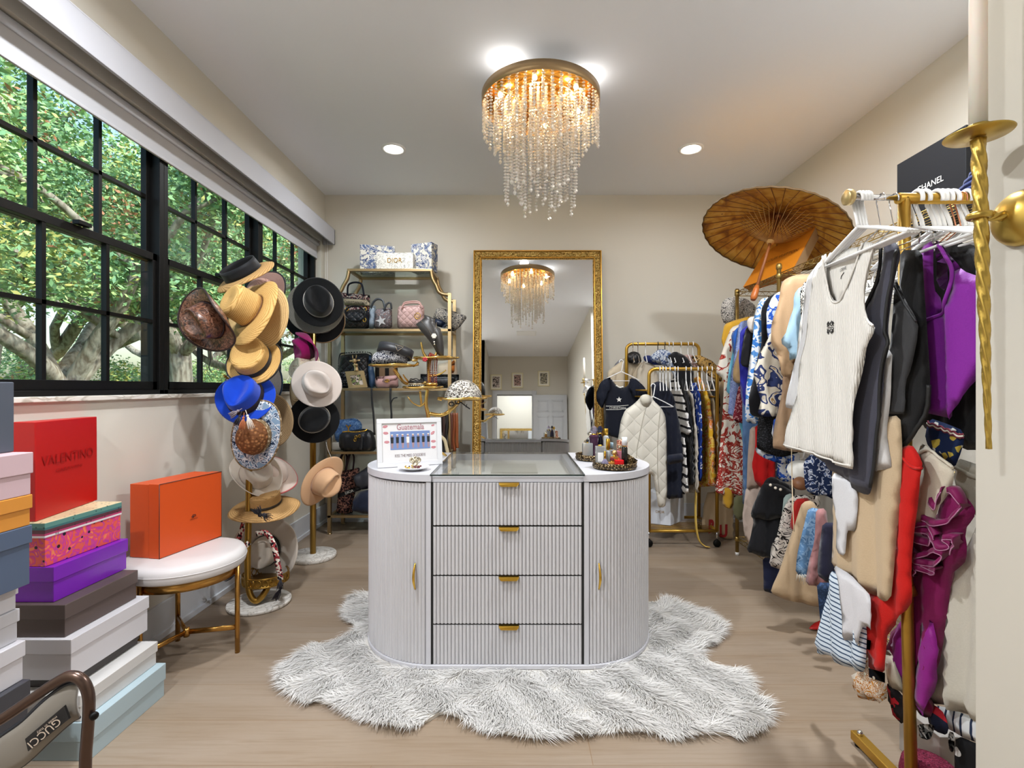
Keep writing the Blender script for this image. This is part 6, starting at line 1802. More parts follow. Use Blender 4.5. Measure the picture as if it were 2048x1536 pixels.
MB().lathe([(0, .024), (.0165, .024), (.0162, .30), (.013, .385), (.004, .392), (0, .392)], (sx_ - .012, sy_, dz_), 28).build('wax', mat('ivory_wax', 'ece6da', .5, Subsurface_Weight=.3), t)
MB().tube([(sx_ - .012, sy_, dz_ + .390), (sx_ - .011, sy_, dz_ + .402)], .001, 5).build('wick', INK, t)
# ================================================================ clothes racks on the right
def wire_hanger(bar, yaw, w=.40, m=None, label='white plastic hanger', name='clothes_hanger', group=None, drop=.17, r=.0042, hook=.022, bar_r=.014):
    """hanger hooked on a bar at point bar (bar centre)"""
    a = radians(yaw); u = Vector((cos(a), sin(a), 0)); B = Vector(bar); z = Vector((0, 0, 1))
    t = thing(name, label, 'hanger', B - z * drop, group)
    R_ = hook * .75 + bar_r * .3
    top = B + z * (bar_r + r - R_)
    P = [top + u * R_ * cos(q) + z * R_ * sin(q) for q in [radians(200 - 230 * i / 10) for i in range(11)]]
    P = P + [B - z * .06 + u * .006, B - z * .085]
    MB().tube(smooth(P, 2), r, 7).build('hook', m or WHITEP, t)
    n = B - z * .085
    MB().tube(smooth([n, n + u * w * .25 - z * .035, n + u * w * .5 - z * .075], 3), r, 7).tube(smooth([n, n - u * w * .25 - z * .035, n - u * w * .5 - z * .075], 3), r, 7).tube([n + u * w * .5 - z * .075, n - u * w * .5 - z * .075], r * .8, 7).build('hanger_arms', m or WHITEP, t)
    return t
def garment(name, label, cat, origin, yaw, px, m, group=None, T=.010, fold=(.006, .08), seed=None, part='fabric_body', **k):
    k.setdefault('res', .022); k.setdefault('round_', .008)
    c = Cloth(origin, yaw, outline_px=px, T=T, fold=fold, seed=seed if seed is not None else (hash(label) % 1000 if False else len(label) * 7 + int(px[0][0])), **k)
    xs = [c.o + c.u * a + c.v * b for a, b in c.P]
    zt_ = min(p.z for p in xs); mid = sum(xs, Vector()) / len(xs)
    t = thing(name, label, cat, (mid.x, mid.y, zt_), group)
    c.build(part, m, t)
    c.t = t
    return c
# ---------------------------------------------------------------- near gold rack
RY = 1.45; RZ = 1.2 + (774 - 397) / F * RY; PX = .775 * RY
RG = mat('rack_gold', 'c0963f', .34, .8)
t = thing('garment_rack', 'gold tube garment rack with chrome pull-out rail and round end knob, nearest the sconce', 'clothes rack', (PX, RY, 0))
MB().tube([(PX - .018, RY, RZ), (PX + .52, RY, RZ)], .0155, 18).build('top_rail', RG, t)
MB().tube([((1700 - VX) / F * RY, RY, RZ + .003), (PX - .016, RY, RZ + .003)], .0085, 14).build('chrome_rail', CHROME, t)
MB().lathe([(0, -.012), (.021, -.012), (.0225, -.009), (.0225, .004), (.019, .007), (0, .007)], ((1698 - VX) / F * RY - .004, RY, RZ + .003), 28, (-1, 0, 0)).build('end_knob', mat('knob_pale_gold', 'c2ab78', .35, .7), t)
MB().tube([(PX + .022, RY + .0, .03), (PX + .008, RY, .62), (PX, RY, RZ)], .0155, 18).build('post', RG, t)
MB().tube([(PX + .020, RY, .60), (PX + .008, RY, .628)], .0172, 18).build('post_collar', RG, t)
MB().tube([(PX + .50, RY, .03), (PX + .50, RY, RZ)], .0155, 18).build('post', RG, t)
MB().box(PX + .004, PX + .036, RY - .18, RY + .24, .012, .042).build('foot_bar', RG, t, bevel=.003)
MB().box(PX + .484, PX + .516, RY - .18, RY + .24, .012, .042).build('foot_bar', RG, t, bevel=.003)
MB().tube([(PX + .02, RY, .03), (PX + .50, RY, .03)], .012, 12).build('base_rail', RG, t)
for x_ in (PX + .02, PX + .5):
    for y_ in (RY - .16, RY + .22):
        MB().lathe([(0, .0), (.012, .0), (.012, .012), (0, .012)], (x_, y_, 0), 14).build('foot_pad', BLACKM, t)
MB().ball((PX + .02, RY + .215, .048), .009, 12, 8).build('steel_bolt', CHROME, t)
HG_N = 'hangers on the near gold rack'
wl = ['first', 'second', 'third', 'fourth', 'fifth', 'sixth', 'seventh', 'eighth', 'ninth', 'tenth', 'eleventh', 'twelfth']
whx = [(1.00, 'white plastic hanger holding the white ribbed tank, outermost on the chrome rail'), (1.02, 'white plastic hanger just behind the one with the logo tank'), (1.04, 'white plastic hanger carrying the slate tank on the chrome rail'), (1.058, 'white plastic hanger nearest the gold post on the chrome rail')]
for x_, lab in whx:
    dx = (x_ - 1.0) * .45
    wire_hanger(((1716 - VX) / F * RY + dx, RY, RZ + .003), 90 - 3, .40, WHITEP, lab, group=HG_N, r=.0048, bar_r=.009, hook=.026)
for i, px in enumerate((1762, 1788)):
    wire_hanger(((px - VX) / F * RY, RY, RZ + .003), 88, .38, CHROME, 'thin chrome wire hanger %s' % ('left of two with black clips by the gold post' if i == 0 else 'right of two, touching the gold post'), group=HG_N, r=.0018, bar_r=.009, hook=.022)
for i, px in enumerate((1832, 1846, 1870, 1880, 1890, 1902, 1930, 1943)):
    wire_hanger(((px - VX) / F * RY, RY, RZ), 86 + 3 * (i % 3), .40, WHITEP if i != 6 else WHITEG, 'thick white plastic hanger, %s along the gold rail counting from the post' % wl[i], group=HG_N, r=.0058, bar_r=.0155, hook=.03)
RGH = mat('rose_gold_wire', 'c98a6c', .25, .9)
for i, px in enumerate((1912, 1922)):
    wire_hanger(((px - VX) / F * RY, RY, RZ), 84, .38, RGH, 'rose gold wire hanger, %s of the pair on the gold rail' % ('left' if i == 0 else 'right'), group=HG_N, r=.002, bar_r=.0155, hook=.025)

def rib(name, c, n=220):
    if name in _M: return _M[name]
    m = mat(name, c, .85, spec=.15); g = N(m)
    sp = g.n('SeparateXYZ', {0: g.coord('UV')})
    f = g.math('SINE', g.math('MULTIPLY', sp.outputs[0], n * 6.283))
    g.bump(f, .35, .003); d = lin(c)
    g.color(g.ramp(g.math('MULTIPLY_ADD', f, .5, .5), [(0, tuple(_srgb(d, .82))), (1, tuple(_srgb(d, 1.0)))]))
    return m
RIBW = rib('ivory_rib_knit', 'f2efe9', 150)
NR_ = 'tops on the near gold rack'
def NX(x): return (x, 1.5, 1.2)
c = garment('tank_top', 'ivory ribbed tank top with small black scroll logo, frontmost on the near rack', 'top', NX(1.00), -90,
            [(1647, 510), (1654, 507), (1653, 547), (1659, 583), (1672, 606), (1687, 596), (1700, 564), (1713, 525), (1727, 484), (1742, 484), (1753, 492), (1738, 547), (1729, 603), (1735, 638), (1752, 652), (1749, 667), (1735, 688), (1723, 733), (1714, 798), (1709, 863), (1704, 940), (1690, 935), (1665, 928), (1660, 920), (1631, 912), (1600, 902), (1563, 893), (1582, 831), (1599, 749), (1611, 668), (1619, 603), (1626, 548)], RIBW, NR_, T=.011, fold=(.006, .09), res=.02)
for pts in ([(1649, 512), (1655, 560), (1661, 586), (1672, 605), (1687, 594), (1701, 562), (1714, 522), (1728, 486)], [(1751, 492), (1737, 547), (1730, 603), (1737, 638), (1750, 652)], [(1568, 889), (1630, 906), (1665, 921), (1702, 932)]):
    c.strip(pts, .006, RIBW, c.t, 'neckline_binding')
e0 = c.unp((1666, 655)); k_ = .0145
mb = MB()
for sx1, sy1 in ((1, 1), (-1, 1), (1, -1), (-1, -1)):
    P2 = []
    for i in range(22):
        q = i / 21; an = 2.6 * pi * q; rr = k_ * (.5 - .33 * q)
        P2.append((e0[0] + sx1 * (k_ * .56 + rr * cos(an)), e0[1] + sy1 * (k_ * .72 + rr * sin(an) * 1.15)))
    pts3 = c.surf([a for a, b in P2], [b for a, b in P2], .002)
    mb.tube(pts3, .0012, 5)
    P2 = [(e0[0] + sx1 * k_ * (1.05 - .5 * q), e0[1] + sy1 * k_ * (.25 + 1.15 * q)) for q in (0, .3, .6, 1)]
    mb.tube(c.surf([a for a, b in P2], [b for a, b in P2], .002), .0012, 5)
mb.tube(c.surf([e0[0] - k_, e0[0], e0[0] + k_], [e0[1]] * 3, .002), .0010, 5)
mb.build('scroll_logo', INK, c.t)
bk = Cloth(NX(1.013), -90, outline_px=[(1654, 507), (1722, 492), (1713, 540), (1690, 600), (1672, 612), (1658, 590), (1652, 550)], T=.004, fold=(.002, .1), soft=1)
b_ = bk.build('back_panel', RIBW, c.t)
bk.decal_text('LOEWE', (1689, 538), .026, INK, b_, height=.010, rot=6)
bk.strip([(1690, 545), (1686, 552), (1685, 558)], .002, INK, b_, 'label_thread')
garment('tank_top', 'white tank top directly behind the ivory logo tank', 'top', NX(1.024), -90, [(1612, 560), (1640, 520), (1700, 520), (1712, 560), (1705, 700), (1698, 838), (1640, 830), (1567, 814), (1588, 735), (1604, 655)], rib('white_rib', 'e6e6e8', 200), NR_, fold=(.004, .1), T=.012)
SLT = fabric('slate_jersey', '4a4a56', .8)
c = garment('tank_top', 'slate grey long tank top with black binding behind the white tanks', 'top', NX(1.045), -90,
            [(1766, 480), (1775, 476), (1797, 488), (1803, 512), (1793, 547), (1785, 603), (1779, 660), (1784, 688), (1772, 733), (1765, 798), (1756, 863), (1749, 940), (1741, 985), (1730, 991), (1715, 980), (1678, 951), (1642, 922), (1623, 907), (1640, 840), (1680, 740), (1722, 640), (1745, 590), (1760, 547), (1766, 500)], SLT, NR_, fold=(.008, .12), T=.016)
for pts in ([(1799, 500), (1790, 560), (1783, 603), (1778, 660), (1782, 688), (1768, 750), (1758, 860), (1745, 975)], [(1766, 484), (1760, 540), (1745, 590), (1722, 640)]):
    c.strip(pts, .010, INK, c.t, 'black_binding')
garment('tank_top', 'white sleeveless top whose flared hem shows beneath the slate tank', 'top', NX(1.062), -90, [(1750, 700), (1786, 700), (1782, 780), (1771, 862), (1779, 930), (1777, 937), (1743, 945), (1736, 880)], fabric('white_jersey', 'dcdada'), NR_, fold=(.005, .06))
CHA = fabric('charcoal_jersey', '3a3a3c', .75)
c = garment('camisole', 'charcoal camisole with thin strap and straight hem', 'top', NX(1.078), -90, [(1790, 556), (1796, 566), (1812, 605), (1841, 642), (1838, 690), (1826, 735), (1812, 765), (1811, 829), (1768, 827), (1774, 745), (1784, 690), (1788, 620)], CHA, NR_, fold=(.007, .09))
c.strip([(1791, 566), (1812, 608), (1840, 643)], .006, INK, c.t, 'strap_binding')
BKS = fabric('black_mesh', '131315', .7)
c = garment('sheer_top', 'black sheer top with rounded hem and thick black edge', 'top', NX(1.10), -90, [(1800, 500), (1845, 500), (1852, 640), (1857, 760), (1853, 820), (1835, 868), (1800, 904), (1772, 914), (1769, 832), (1790, 700)], BKS, NR_, fold=(.006, .1))
c.strip([(1856, 770), (1852, 820), (1833, 866), (1800, 900), (1773, 910)], .012, mat('gap_black'), c.t, 'rolled_hem')
garment('black_dress', 'long black dress filling the gap behind the purple top', 'dress', NX(1.215), -90, [(1800, 520), (1850, 490), (1900, 480), (1990, 500), (1995, 900), (1930, 900), (1860, 860), (1800, 830)], BKS, 'dresses on the near gold rack', fold=(.008, .07), T=.014)
PUR_ = fabric('violet_jersey', '8a2aa0', .6)
pc_ = garment('tank_top', 'vivid purple twisted halter top hanging beside the sconce', 'top', NX(1.155), -90,
            [(1868, 481), (1878, 482), (1896, 502), (1913, 523), (1925, 541), (1955, 554), (1985, 562), (1990, 640), (1975, 700), (1956, 742), (1932, 784), (1915, 815), (1898, 841), (1880, 835), (1857, 824), (1853, 780), (1849, 733), (1843, 680), (1836, 645), (1846, 645), (1870, 633), (1893, 612), (1905, 585), (1911, 550), (1906, 525), (1893, 507), (1878, 492)], PUR_, NR_, fold=(.014, .10), T=.012, res=.02)
Cloth(NX(1.172), -90, outline_px=[(1867, 481), (1858, 484), (1844, 493), (1837, 526), (1836, 575), (1835, 642), (1850, 646), (1876, 632), (1886, 612), (1872, 590), (1868, 560), (1866, 520)], T=.014, fold=(.006, .04)).build('back_strap', PUR_, pc_.t)
Cloth(NX(1.165), -90, outline_px=[(1869, 482), (1880, 496), (1892, 520), (1896, 550), (1888, 585), (1880, 570), (1876, 530), (1870, 505)], T=.012, fold=(.006, .03)).build('inner_fold', PUR_, pc_.t)
pc_.strip([(1838, 645), (1862, 638), (1888, 618), (1904, 588), (1911, 552), (1905, 524), (1880, 490)], .010, PUR_, pc_.t, 'neckline_binding')
# hanger clips
for i, px in enumerate((1840, 1868)):
    t = thing('hanger_clip', 'black tipped wire clip, %s, gripping the purple halter top' % ('left one' if i == 0 else 'right one'), 'clip', (NX(1.16)[0], 1.2 + 0, 1.6), 'clips above the purple top')
    q = Vector((1.158, 1.158 / ((px - VX) / F), 0)); q.z = 1.2 + (774 - 470) / F * q.y
    t.location = q
    MB().tube([q + Vector((0, 0, .018)), q, q + Vector((0, .004, -.022))], .0022, 6).build('wire_clip', CHROME, t)
    MB().tube([q + Vector((0, 0, .006)), q + Vector((0, 0, .022))], .005, 8).build('rubber_tip', BCAP, t)
BEI = fabric('beige_crepe', 'ccb494', .8)
DR = 'dresses on the near gold rack'
garment('white_blouse', 'white unbuttoned blouse placket hanging over the beige dress', 'blouse', NX(1.056), -90, [(1664, 946), (1680, 948), (1705, 965), (1716, 990), (1714, 1030), (1708, 1064), (1696, 1060), (1692, 1114), (1674, 1104), (1674, 1050), (1664, 1000)], fabric('white_cotton', 'e0e0e4'), DR, fold=(.005, .05))
c = garment('beige_dress', 'plain beige shift dress under the tank tops on the near rack', 'dress', NX(1.075), -90, [(1680, 850), (1800, 830), (1804, 904), (1798, 964), (1790, 1068), (1785, 1201), (1769, 1203), (1748, 1196), (1735, 1183), (1712, 1160), (1686, 1144), (1657, 1132), (1659, 1040), (1661, 946)], BEI, DR, fold=(.011, .10), T=.012)
REDF = fabric('scarlet_wool', 'c81a14', .75)
c = garment('red_jumpsuit', 'scarlet red jumpsuit with navy snap cuffs in front of the rack post', 'jumpsuit', NX(1.092), -90, [(1800, 895), (1824, 889), (1834, 904), (1850, 934), (1842, 944), (1835, 990), (1829, 1042), (1822, 1120), (1820, 1160), (1826, 1198), (1808, 1226), (1788, 1246), (1776, 1262), (1774, 1300), (1771, 1350), (1737, 1342), (1738, 1304), (1720, 1292), (1718, 1278), (1726, 1250), (1740, 1180), (1775, 1150), (1784, 1068), (1792, 960)], REDF, DR, fold=(.009, .06), T=.014)
NVC = fabric('navy_cuff', '1a1d2c')
for (q4, sn) in (([(1720, 1277), (1742, 1281), (1740, 1300), (1722, 1295)], [(1729, 1288)]), ([(1737, 1336), (1770, 1346), (1770, 1366), (1738, 1354)], [(1743, 1348), (1761, 1356)])):
    cu = Cloth(NX(1.080), -90, outline_px=q4, T=.036, soft=0, fold=(0, 1), round_=.006); co_ = cu.build('navy_cuff', NVC, c.t)
    for s_ in sn:
        p = cu.surf(*cu.unp(s_), .001)[0]
        MB().lathe([(0, 0), (.0055, 0), (.005, .002), (.002, .0015), (0, .001)], p, 16, (-1, 0, 0)).build('snap_button', SLV, co_)
c.strip([(1800, 896), (1812, 915), (1830, 935), (1849, 936)], .008, REDF, c.t, 'neckline_binding')
CRM = fabric('oatmeal_linen', 'cfc6b4')
c = garment('cream_camisole', 'oatmeal linen camisole with thin strap beside the red jumpsuit', 'top', NX(1.142), -90, [(1842, 886), (1853, 892), (1880, 912), (1910, 934), (1907, 964), (1887, 1003), (1870, 1038), (1858, 1063), (1824, 1060), (1829, 1016), (1837, 964), (1846, 938), (1836, 908)], CRM, NR_, fold=(.006, .08))
c.strip([(1838, 908), (1860, 900), (1885, 917), (1908, 936)], .008, CRM, c.t, 'neckline_binding')
c = garment('embroidered_blouse', 'navy huipil-style blouse with red zigzag band and yellow figures', 'blouse', NX(1.18), -90, [(1857, 835), (1900, 850), (1929, 862), (1924, 900), (1912, 940), (1880, 918), (1848, 882)], blotch('navy_figures', '18264a', ['c8c8c0', '18264a', 'c0a848', '20304a'], 70, 'cells', thr=[.62, .7, .84, .93]), NR_, fold=(.004, .07))
for k, (cc_, dy) in enumerate((('7a2a3c', 0), ('e4dcd0', 4), ('5e1a30', 7))):
    mm = mat('zigzag_' + cc_, cc_, .8); P = [(1858 + 7 * i, 842 + 2.6 * i + dy + (3 if i % 2 else 0)) for i in range(11)]
    c.strip(P, .005, mm, c.t, 'zigzag_band', px=True)
garment('grey_jacket', 'stone grey jacket hem with a seam band beside the wall edge', 'jacket', NX(1.245), -90, [(1912, 915), (1960, 930), (2000, 950), (2000, 1080), (1965, 1040), (1925, 1005), (1906, 965)], fabric('stone_twill', 'a8a294'), NR_, fold=(.005, .08)).strip([(1914, 935), (1935, 945), (1965, 958)], .012, fabric('stone_twill'), None, 'seam_band')
o_ = bpy.data.objects['seam_band']; jk = [o for o in bpy.data.objects if o.name.startswith('grey_jacket')][0]; o_.location = o_.location - jk.location; o_.parent = jk
PLM = fabric('plum_chiffon', '7a1250', .5)
c = garment('ruffled_dress', 'plum ruffled dress with a pale piped edge on each frill, behind the rack post', 'dress', NX(1.168), -90, [(1890, 985), (1905, 978), (1925, 985), (1946, 1008), (1953, 1028), (1940, 1050), (1926, 1062), (1938, 1105), (1905, 1155), (1897, 1180), (1887, 1230), (1880, 1300), (1873, 1360), (1862, 1392), (1858, 1420), (1850, 1438), (1838, 1428), (1830, 1408), (1826, 1380), (1817, 1408), (1806, 1370), (1795, 1335), (1779, 1300), (1778, 1285), (1792, 1258), (1806, 1240), (1814, 1180), (1814, 1120), (1820, 1068), (1852, 1060), (1872, 1030)], PLM, DR, fold=(.014, .07), T=.03, res=.02)
PIP = mat('pale_piping', 'b0789a', .6)
fr_ = [((1868, 1040), (1895, 1052), (1925, 1045), (1948, 1020), (1935, 990), (1920, 985)), ((1822, 1066), (1850, 1078), (1880, 1092), (1890, 1078), (1870, 1066), (1840, 1066)),
       ((1818, 1088), (1840, 1110), (1870, 1130), (1905, 1132), (1915, 1112), (1895, 1105), (1862, 1118)), ((1890, 1080), (1910, 1100), (1925, 1095), (1915, 1080), (1935, 1084), (1926, 1110)),
       ((1832, 1142), (1850, 1152), (1866, 1146), (1858, 1136), (1838, 1138), (1830, 1150), (1845, 1165)), ((1866, 1140), (1885, 1150), (1902, 1146), (1880, 1140), (1870, 1132)), ((1884, 1005), (1900, 1020), (1905, 1000), (1912, 984)),
       ((1850, 1060), (1875, 1052), (1890, 1062), (1900, 1080))]
for k, f_ in enumerate(fr_):
    q3 = smooth([Vector((*c.unp(p_), 0)) for p_ in f_], 6)
    edge_ = c.surf([q.x for q in q3], [q.y for q in q3], .026)
    root_ = c.surf([q.x for q in q3], [q.y + .018 for q in q3], .002)
    mb = MB(); L = len(edge_)
    vs = []
    for e_, r_ in zip(edge_, root_):
        vs += [r_, (Vector(r_) + Vector(e_)) / 2 + Vector((-.010, 0, .004)), e_]
    mb.add(vs, [(3 * i + j, 3 * i + j + 1, 3 * i + j + 4, 3 * i + j + 3) for i in range(L - 1) for j in range(2)], True)
    fo = mb.build('ruffle', PLM, c.t, solid=.002)
    MB().tube(edge_, .0016, 5).build('piped_edge', PIP, fo)
MAG = fabric('magenta_chiffon', '8e2086', .45)
for q in ([(1800, 1245), (1812, 1225), (1813, 1300), (1815, 1390), (1800, 1360), (1780, 1300), (1778, 1285)], [(1840, 1245), (1862, 1235), (1878, 1290), (1872, 1350), (1861, 1392), (1857, 1420), (1850, 1436), (1836, 1425), (1830, 1400), (1832, 1330)]):
    Cloth(NX(1.150), -90, outline_px=q, T=.02, fold=(.010, .05)).build('skirt_panel', MAG, c.t)
CR2 = fabric('ivory_twill', 'ccc7ba')
garment('ivory_dress', 'long ivory dress at the right edge of the near rack', 'dress', NX(1.20), -90, [(1935, 1085), (1955, 1040), (1990, 1030), (2010, 1030), (2010, 1475), (1980, 1455), (1950, 1438), (1925, 1426), (1900, 1418), (1880, 1411), (1861, 1405), (1868, 1350), (1876, 1300), (1882, 1240), (1895, 1180), (1912, 1130)], CR2, DR, fold=(.016, .07), T=.02)
SBW = stripes('navy_white_stripe', 'dfe3e6', '28344e', 38, 0, .25)
garment('striped_skirt', 'white skirt with slanting navy pinstripes below the ivory dress', 'skirt', NX(1.225), -90, [(1866, 1410), (1900, 1416), (1950, 1436), (2000, 1450), (2000, 1530), (1955, 1488), (1920, 1470), (1890, 1455), (1872, 1440)], SBW, 'skirts on the near gold rack', fold=(.004, .1))
# lower near pieces
BST = stripes('blue_breton', 'd6e2ee', '3c5474', 66, 1, .3)
garment('breton_shirt', 'pale blue top with horizontal navy stripes hanging low by the floor', 'top', NX(1.072), -90, [(1660, 1140), (1690, 1150), (1722, 1200), (1732, 1260), (1730, 1344), (1718, 1343), (1696, 1334), (1668, 1322), (1653, 1308), (1645, 1310), (1628, 1303), (1630, 1288), (1640, 1250), (1654, 1190)], BST, 'skirts on the near gold rack', fold=(.010, .10), T=.02)
WTR = fabric('white_trousers_cloth', 'dcdbe0')
garment('white_trousers', 'white trousers hanging over the blue striped top', 'trousers', NX(1.052), -90, [(1666, 1128), (1700, 1148), (1735, 1185), (1745, 1200), (1744, 1256), (1741, 1262), (1728, 1250), (1724, 1262), (1716, 1293), (1709, 1282), (1690, 1280), (1687, 1235), (1678, 1180)], WTR, 'skirts on the near gold rack', fold=(.008, .07))
garment('printed_sleeve_blouse', 'blouse sleeve in orange and white feather print, gathered, below the red cuffs', 'blouse', NX(1.108), -90, [(1732, 1290), (1745, 1325), (1768, 1358), (1771, 1392), (1763, 1409), (1745, 1401), (1730, 1399), (1713, 1386), (1702, 1365), (1708, 1346), (1724, 1338)], blotch('orange_feather', 'e4d8c8', ['c8883c', 'e8dccc', 'b8742c'], 22, 'swirl', thr=[.35, .6, .8]), NR_, fold=(.010, .04), T=.03)
garment('cream_shirt', 'cream shirt tail showing between the red cuff and the plum dress', 'shirt', NX(1.135), -90, [(1768, 1300), (1782, 1300), (1796, 1345), (1810, 1390), (1792, 1380), (1772, 1366)], CRM, NR_, fold=(.004, .05))
garment('black_red_skirt', 'black skirt with red flowers reaching nearest the floor by the post', 'skirt', NX(1.142), -90, [(1771, 1365), (1785, 1372), (1804, 1388), (1816, 1410), (1816, 1442), (1798, 1449), (1790, 1436), (1786, 1412), (1774, 1398)], blotch('black_red_floral', '1a1416', ['b0202c', '1a1416', '8e8a86'], 26, 'noise', thr=[.52, .62, .7]), 'skirts on the near gold rack', fold=(.008, .05))
garment('navy_red_skirt', 'navy skirt with a red band to the right of the post, below the plum dress', 'skirt', NX(1.19), -90, [(1852, 1405), (1880, 1415), (1900, 1450), (1896, 1472), (1870, 1462), (1856, 1440)], stripes('navy_red_band', '1e2236', 'b02430', 9, 1, .35), 'skirts on the near gold rack', fold=(.005, .06))
garment('snake_print_scarf', 'black and white snake print scarf end right of the rack post', 'scarf', NX(1.17), -90, [(1834, 1448), (1868, 1448), (1870, 1462), (1858, 1482), (1838, 1474), (1840, 1462)], blotch('snake_print', 'd8d6d2', ['2a2a2c', 'b8b4ae'], 60, 'noise', thr=[.5, .6]), 'scarves on the near gold rack', fold=(.003, .05))
garment('snake_print_scarf', 'longer snake print tie hanging beside the polka dot skirt', 'scarf', NX(1.20), -90, [(1896, 1462), (1910, 1466), (1909, 1500), (1903, 1506), (1896, 1495)], blotch('snake_print'), 'scarves on the near gold rack', fold=(.003, .05)) if False else garment('snake_print_scarf', 'longer snake print tie hanging beside the polka dot skirt', 'scarf', NX(1.20), -90, [(1896, 1462), (1910, 1466), (1909, 1500), (1903, 1506), (1896, 1495)], _M['snake_print'], 'scarves on the near gold rack', fold=(.003, .05))
garment('polka_dot_skirt', 'black skirt with large white polka dots at the lower right corner', 'skirt', NX(1.232), -90, [(1914, 1470), (1950, 1486), (2000, 1500), (2000, 1600), (1910, 1560), (1908, 1510)], blotch('big_dots', '18181a', ['e4e4e4'], 24, 'dots', thr=[.28]), 'skirts on the near gold rack', fold=(.005, .07))
t = thing('knit_basket', 'burgundy chunky knit pouch on the floor under the near rack', 'basket', (1.215, 1.46, 0))
KN = blotch('burgundy_knit', '6a1e34', ['8a3450', '4c1426'], 120, 'noise', coord='Object', thr=[.5, .58], bump=.5)
MB().lathe([(0, 0), (.060, .0), (.072, .02), (.074, .05), (.068, .085), (.055, .098), (0, .10)], (1.215, 1.46, 0), 28, sy=1.2).build('knit_body', KN, t)
t = thing('grey_box', 'pale grey box on the floor behind the burgundy knit pouch', 'box', (1.30, 1.58, 0))
MB().box(1.27, 1.36, 1.50, 1.66, 0, .15).build('box_body', paper('pale_grey_card', 'b4b0ac'), t, bevel=.002)
# ---------------------------------------------------------------- wire shelf unit along the right wall
SX = 1.575; SZ = 1.88; SXR = 2.12; YA, YBk = 1.62, 3.57
WG = mat('antique_gold_wire', 'a3884e', .35, .85)
t = thing('wire_shelving', 'gold wire shelving with hanging rails along the right wall', 'shelving', (SX, 2.6, 0))
def wire_shelf(z, ya=YA, yb=YBk, xa=SX, xb=SXR, nm='wire_shelf'):
    mb = MB()
    for y in np.linspace(ya, yb, 2):
        for dz in (0, -.03): mb.tube([(xa, y, z + dz), (xb, y, z + dz)], .0028, 6)
        n = 12
        for i in range(n): 
            a = xa + (xb - xa) * i / n; b = xa + (xb - xa) * (i + .5) / n; c_ = xa + (xb - xa) * (i + 1) / n
            mb.tube([(a, y, z), (b, y, z - .03), (c_, y, z)], .0016, 5)
    for x in (xa, xb):
        for dz in (0, -.03): mb.tube([(x, ya, z + dz), (x, yb, z + dz)], .0028, 6)
        n = int((yb - ya) / .05)
        for i in range(n):
            a = ya + (yb - ya) * i / n; b = ya + (yb - ya) * (i + .5) / n; c_ = ya + (yb - ya) * (i + 1) / n
            mb.tube([(x, a, z), (x, b, z - .03), (x, c_, z)], .0016, 5)
    n = int((xb - xa) / .026)
    for i in range(1, n): mb.tube([(xa + (xb - xa) * i / n, ya, z + .002), (xa + (xb - xa) * i / n, yb, z + .002)], .0013, 5)
    for y in np.linspace(ya, yb, 8)[1:-1]: mb.tube([(xa, y, z - .004), (xb, y, z - .004)], .0022, 5)
    return mb.build(nm, WG, t)
wire_shelf(SZ); wire_shelf(.13)
for (x, y, zt_) in ((SX, YBk, SZ + .02), (SX, 3.0, SZ + .06), (SX, YA, SZ + .02), (SXR, YBk, SZ + .02), (SXR, YA, SZ + .02)):
    mb = MB(); mb.tube([(x, y, .02), (x, y, zt_)], .0125, 14)
    for z in (SZ - .015, .115, zt_ - .02): mb.lathe([(.0125, -.016), (.0165, -.012), (.0165, .012), (.0125, .016)], (x, y, z), 14)
    p_ = mb.build('post', WG, t)
    MB().lathe([(0, 0), (.013, 0), (.013, .022), (0, .022)], (x, y, 0), 14).build('foot_pad', WHITEP, p_)
RX = 1.80; RZ2 = 1.80
MB().tube([(RX, YA, RZ2), (RX, YBk, RZ2)], .012, 12).build('hanging_rail', WG, t)
for y in (YA, YBk, 2.6): MB().tube([(RX, y, RZ2), (RX, y, SZ - .03)], .005, 8).build('rail_bracket', WG, t)
LX, LZ = 1.72, .86
MB().tube([(LX, 1.75, LZ), (LX, YBk, LZ)], .010, 12).build('hanging_rail', WG, t)
for y in (1.75, YBk): MB().tube([(LX, y, LZ), (LX, y, .9), (SX, y, .9)], .005, 8).build('rail_bracket', WG, t)
# on the shelf: parasol, orange box, black box, navy knit
BXM = paper('saffron_card', 'd07e1c', .5)
yb_ = 3.22
t = thing('orange_lidded_box', 'saffron orange box leaning on the wire shelf behind the parasol', 'box', (1.75, 3.25, SZ))
fq = [(1486, 574), (1534, 497), (1635, 445), (1583, 536), (1560, 563)]
def tiltpt(a, b, k): 
    y = 3.25 + k; return pt(a, b, y)
A_ = pt(1486, 574, 3.40); B_ = pt(1534, 497, 3.50); C_ = pt(1635, 445, 3.12); D_ = pt(1584, 541, 3.02)
nrm_ = (D_ - A_).cross(B_ - A_).normalized()
if nrm_.y < 0: nrm_ = -nrm_
nrm_ = Vector((.62, .55, -.12)).normalized()
dv = nrm_ * .115
MB().hexa([A_, D_, C_, B_], [p + dv for p in (A_, D_, C_, B_)]).build('box_body', BXM, t, bevel=.001)
E_ = D_ + dv; G_ = C_ + dv
tn = mat('tan_ribbon_card', 'b08c64', .5)
s0 = [D_ + (E_ - D_) * .06, D_ + (E_ - D_) * .94, C_ + (G_ - C_) * .94, C_ + (G_ - C_) * .06]
ox = (C_ - D_).cross(E_ - D_).normalized()
if ox.y > 0: ox = -ox
MB().extrude([p + ox * .0008 for p in s0], ox * .0012).build('tan_side_panel', tn, t)
uu = (D_ - A_).normalized(); vv = (B_ - A_); vv = (vv - uu * vv.dot(uu)).normalized(); nf = uu.cross(vv)
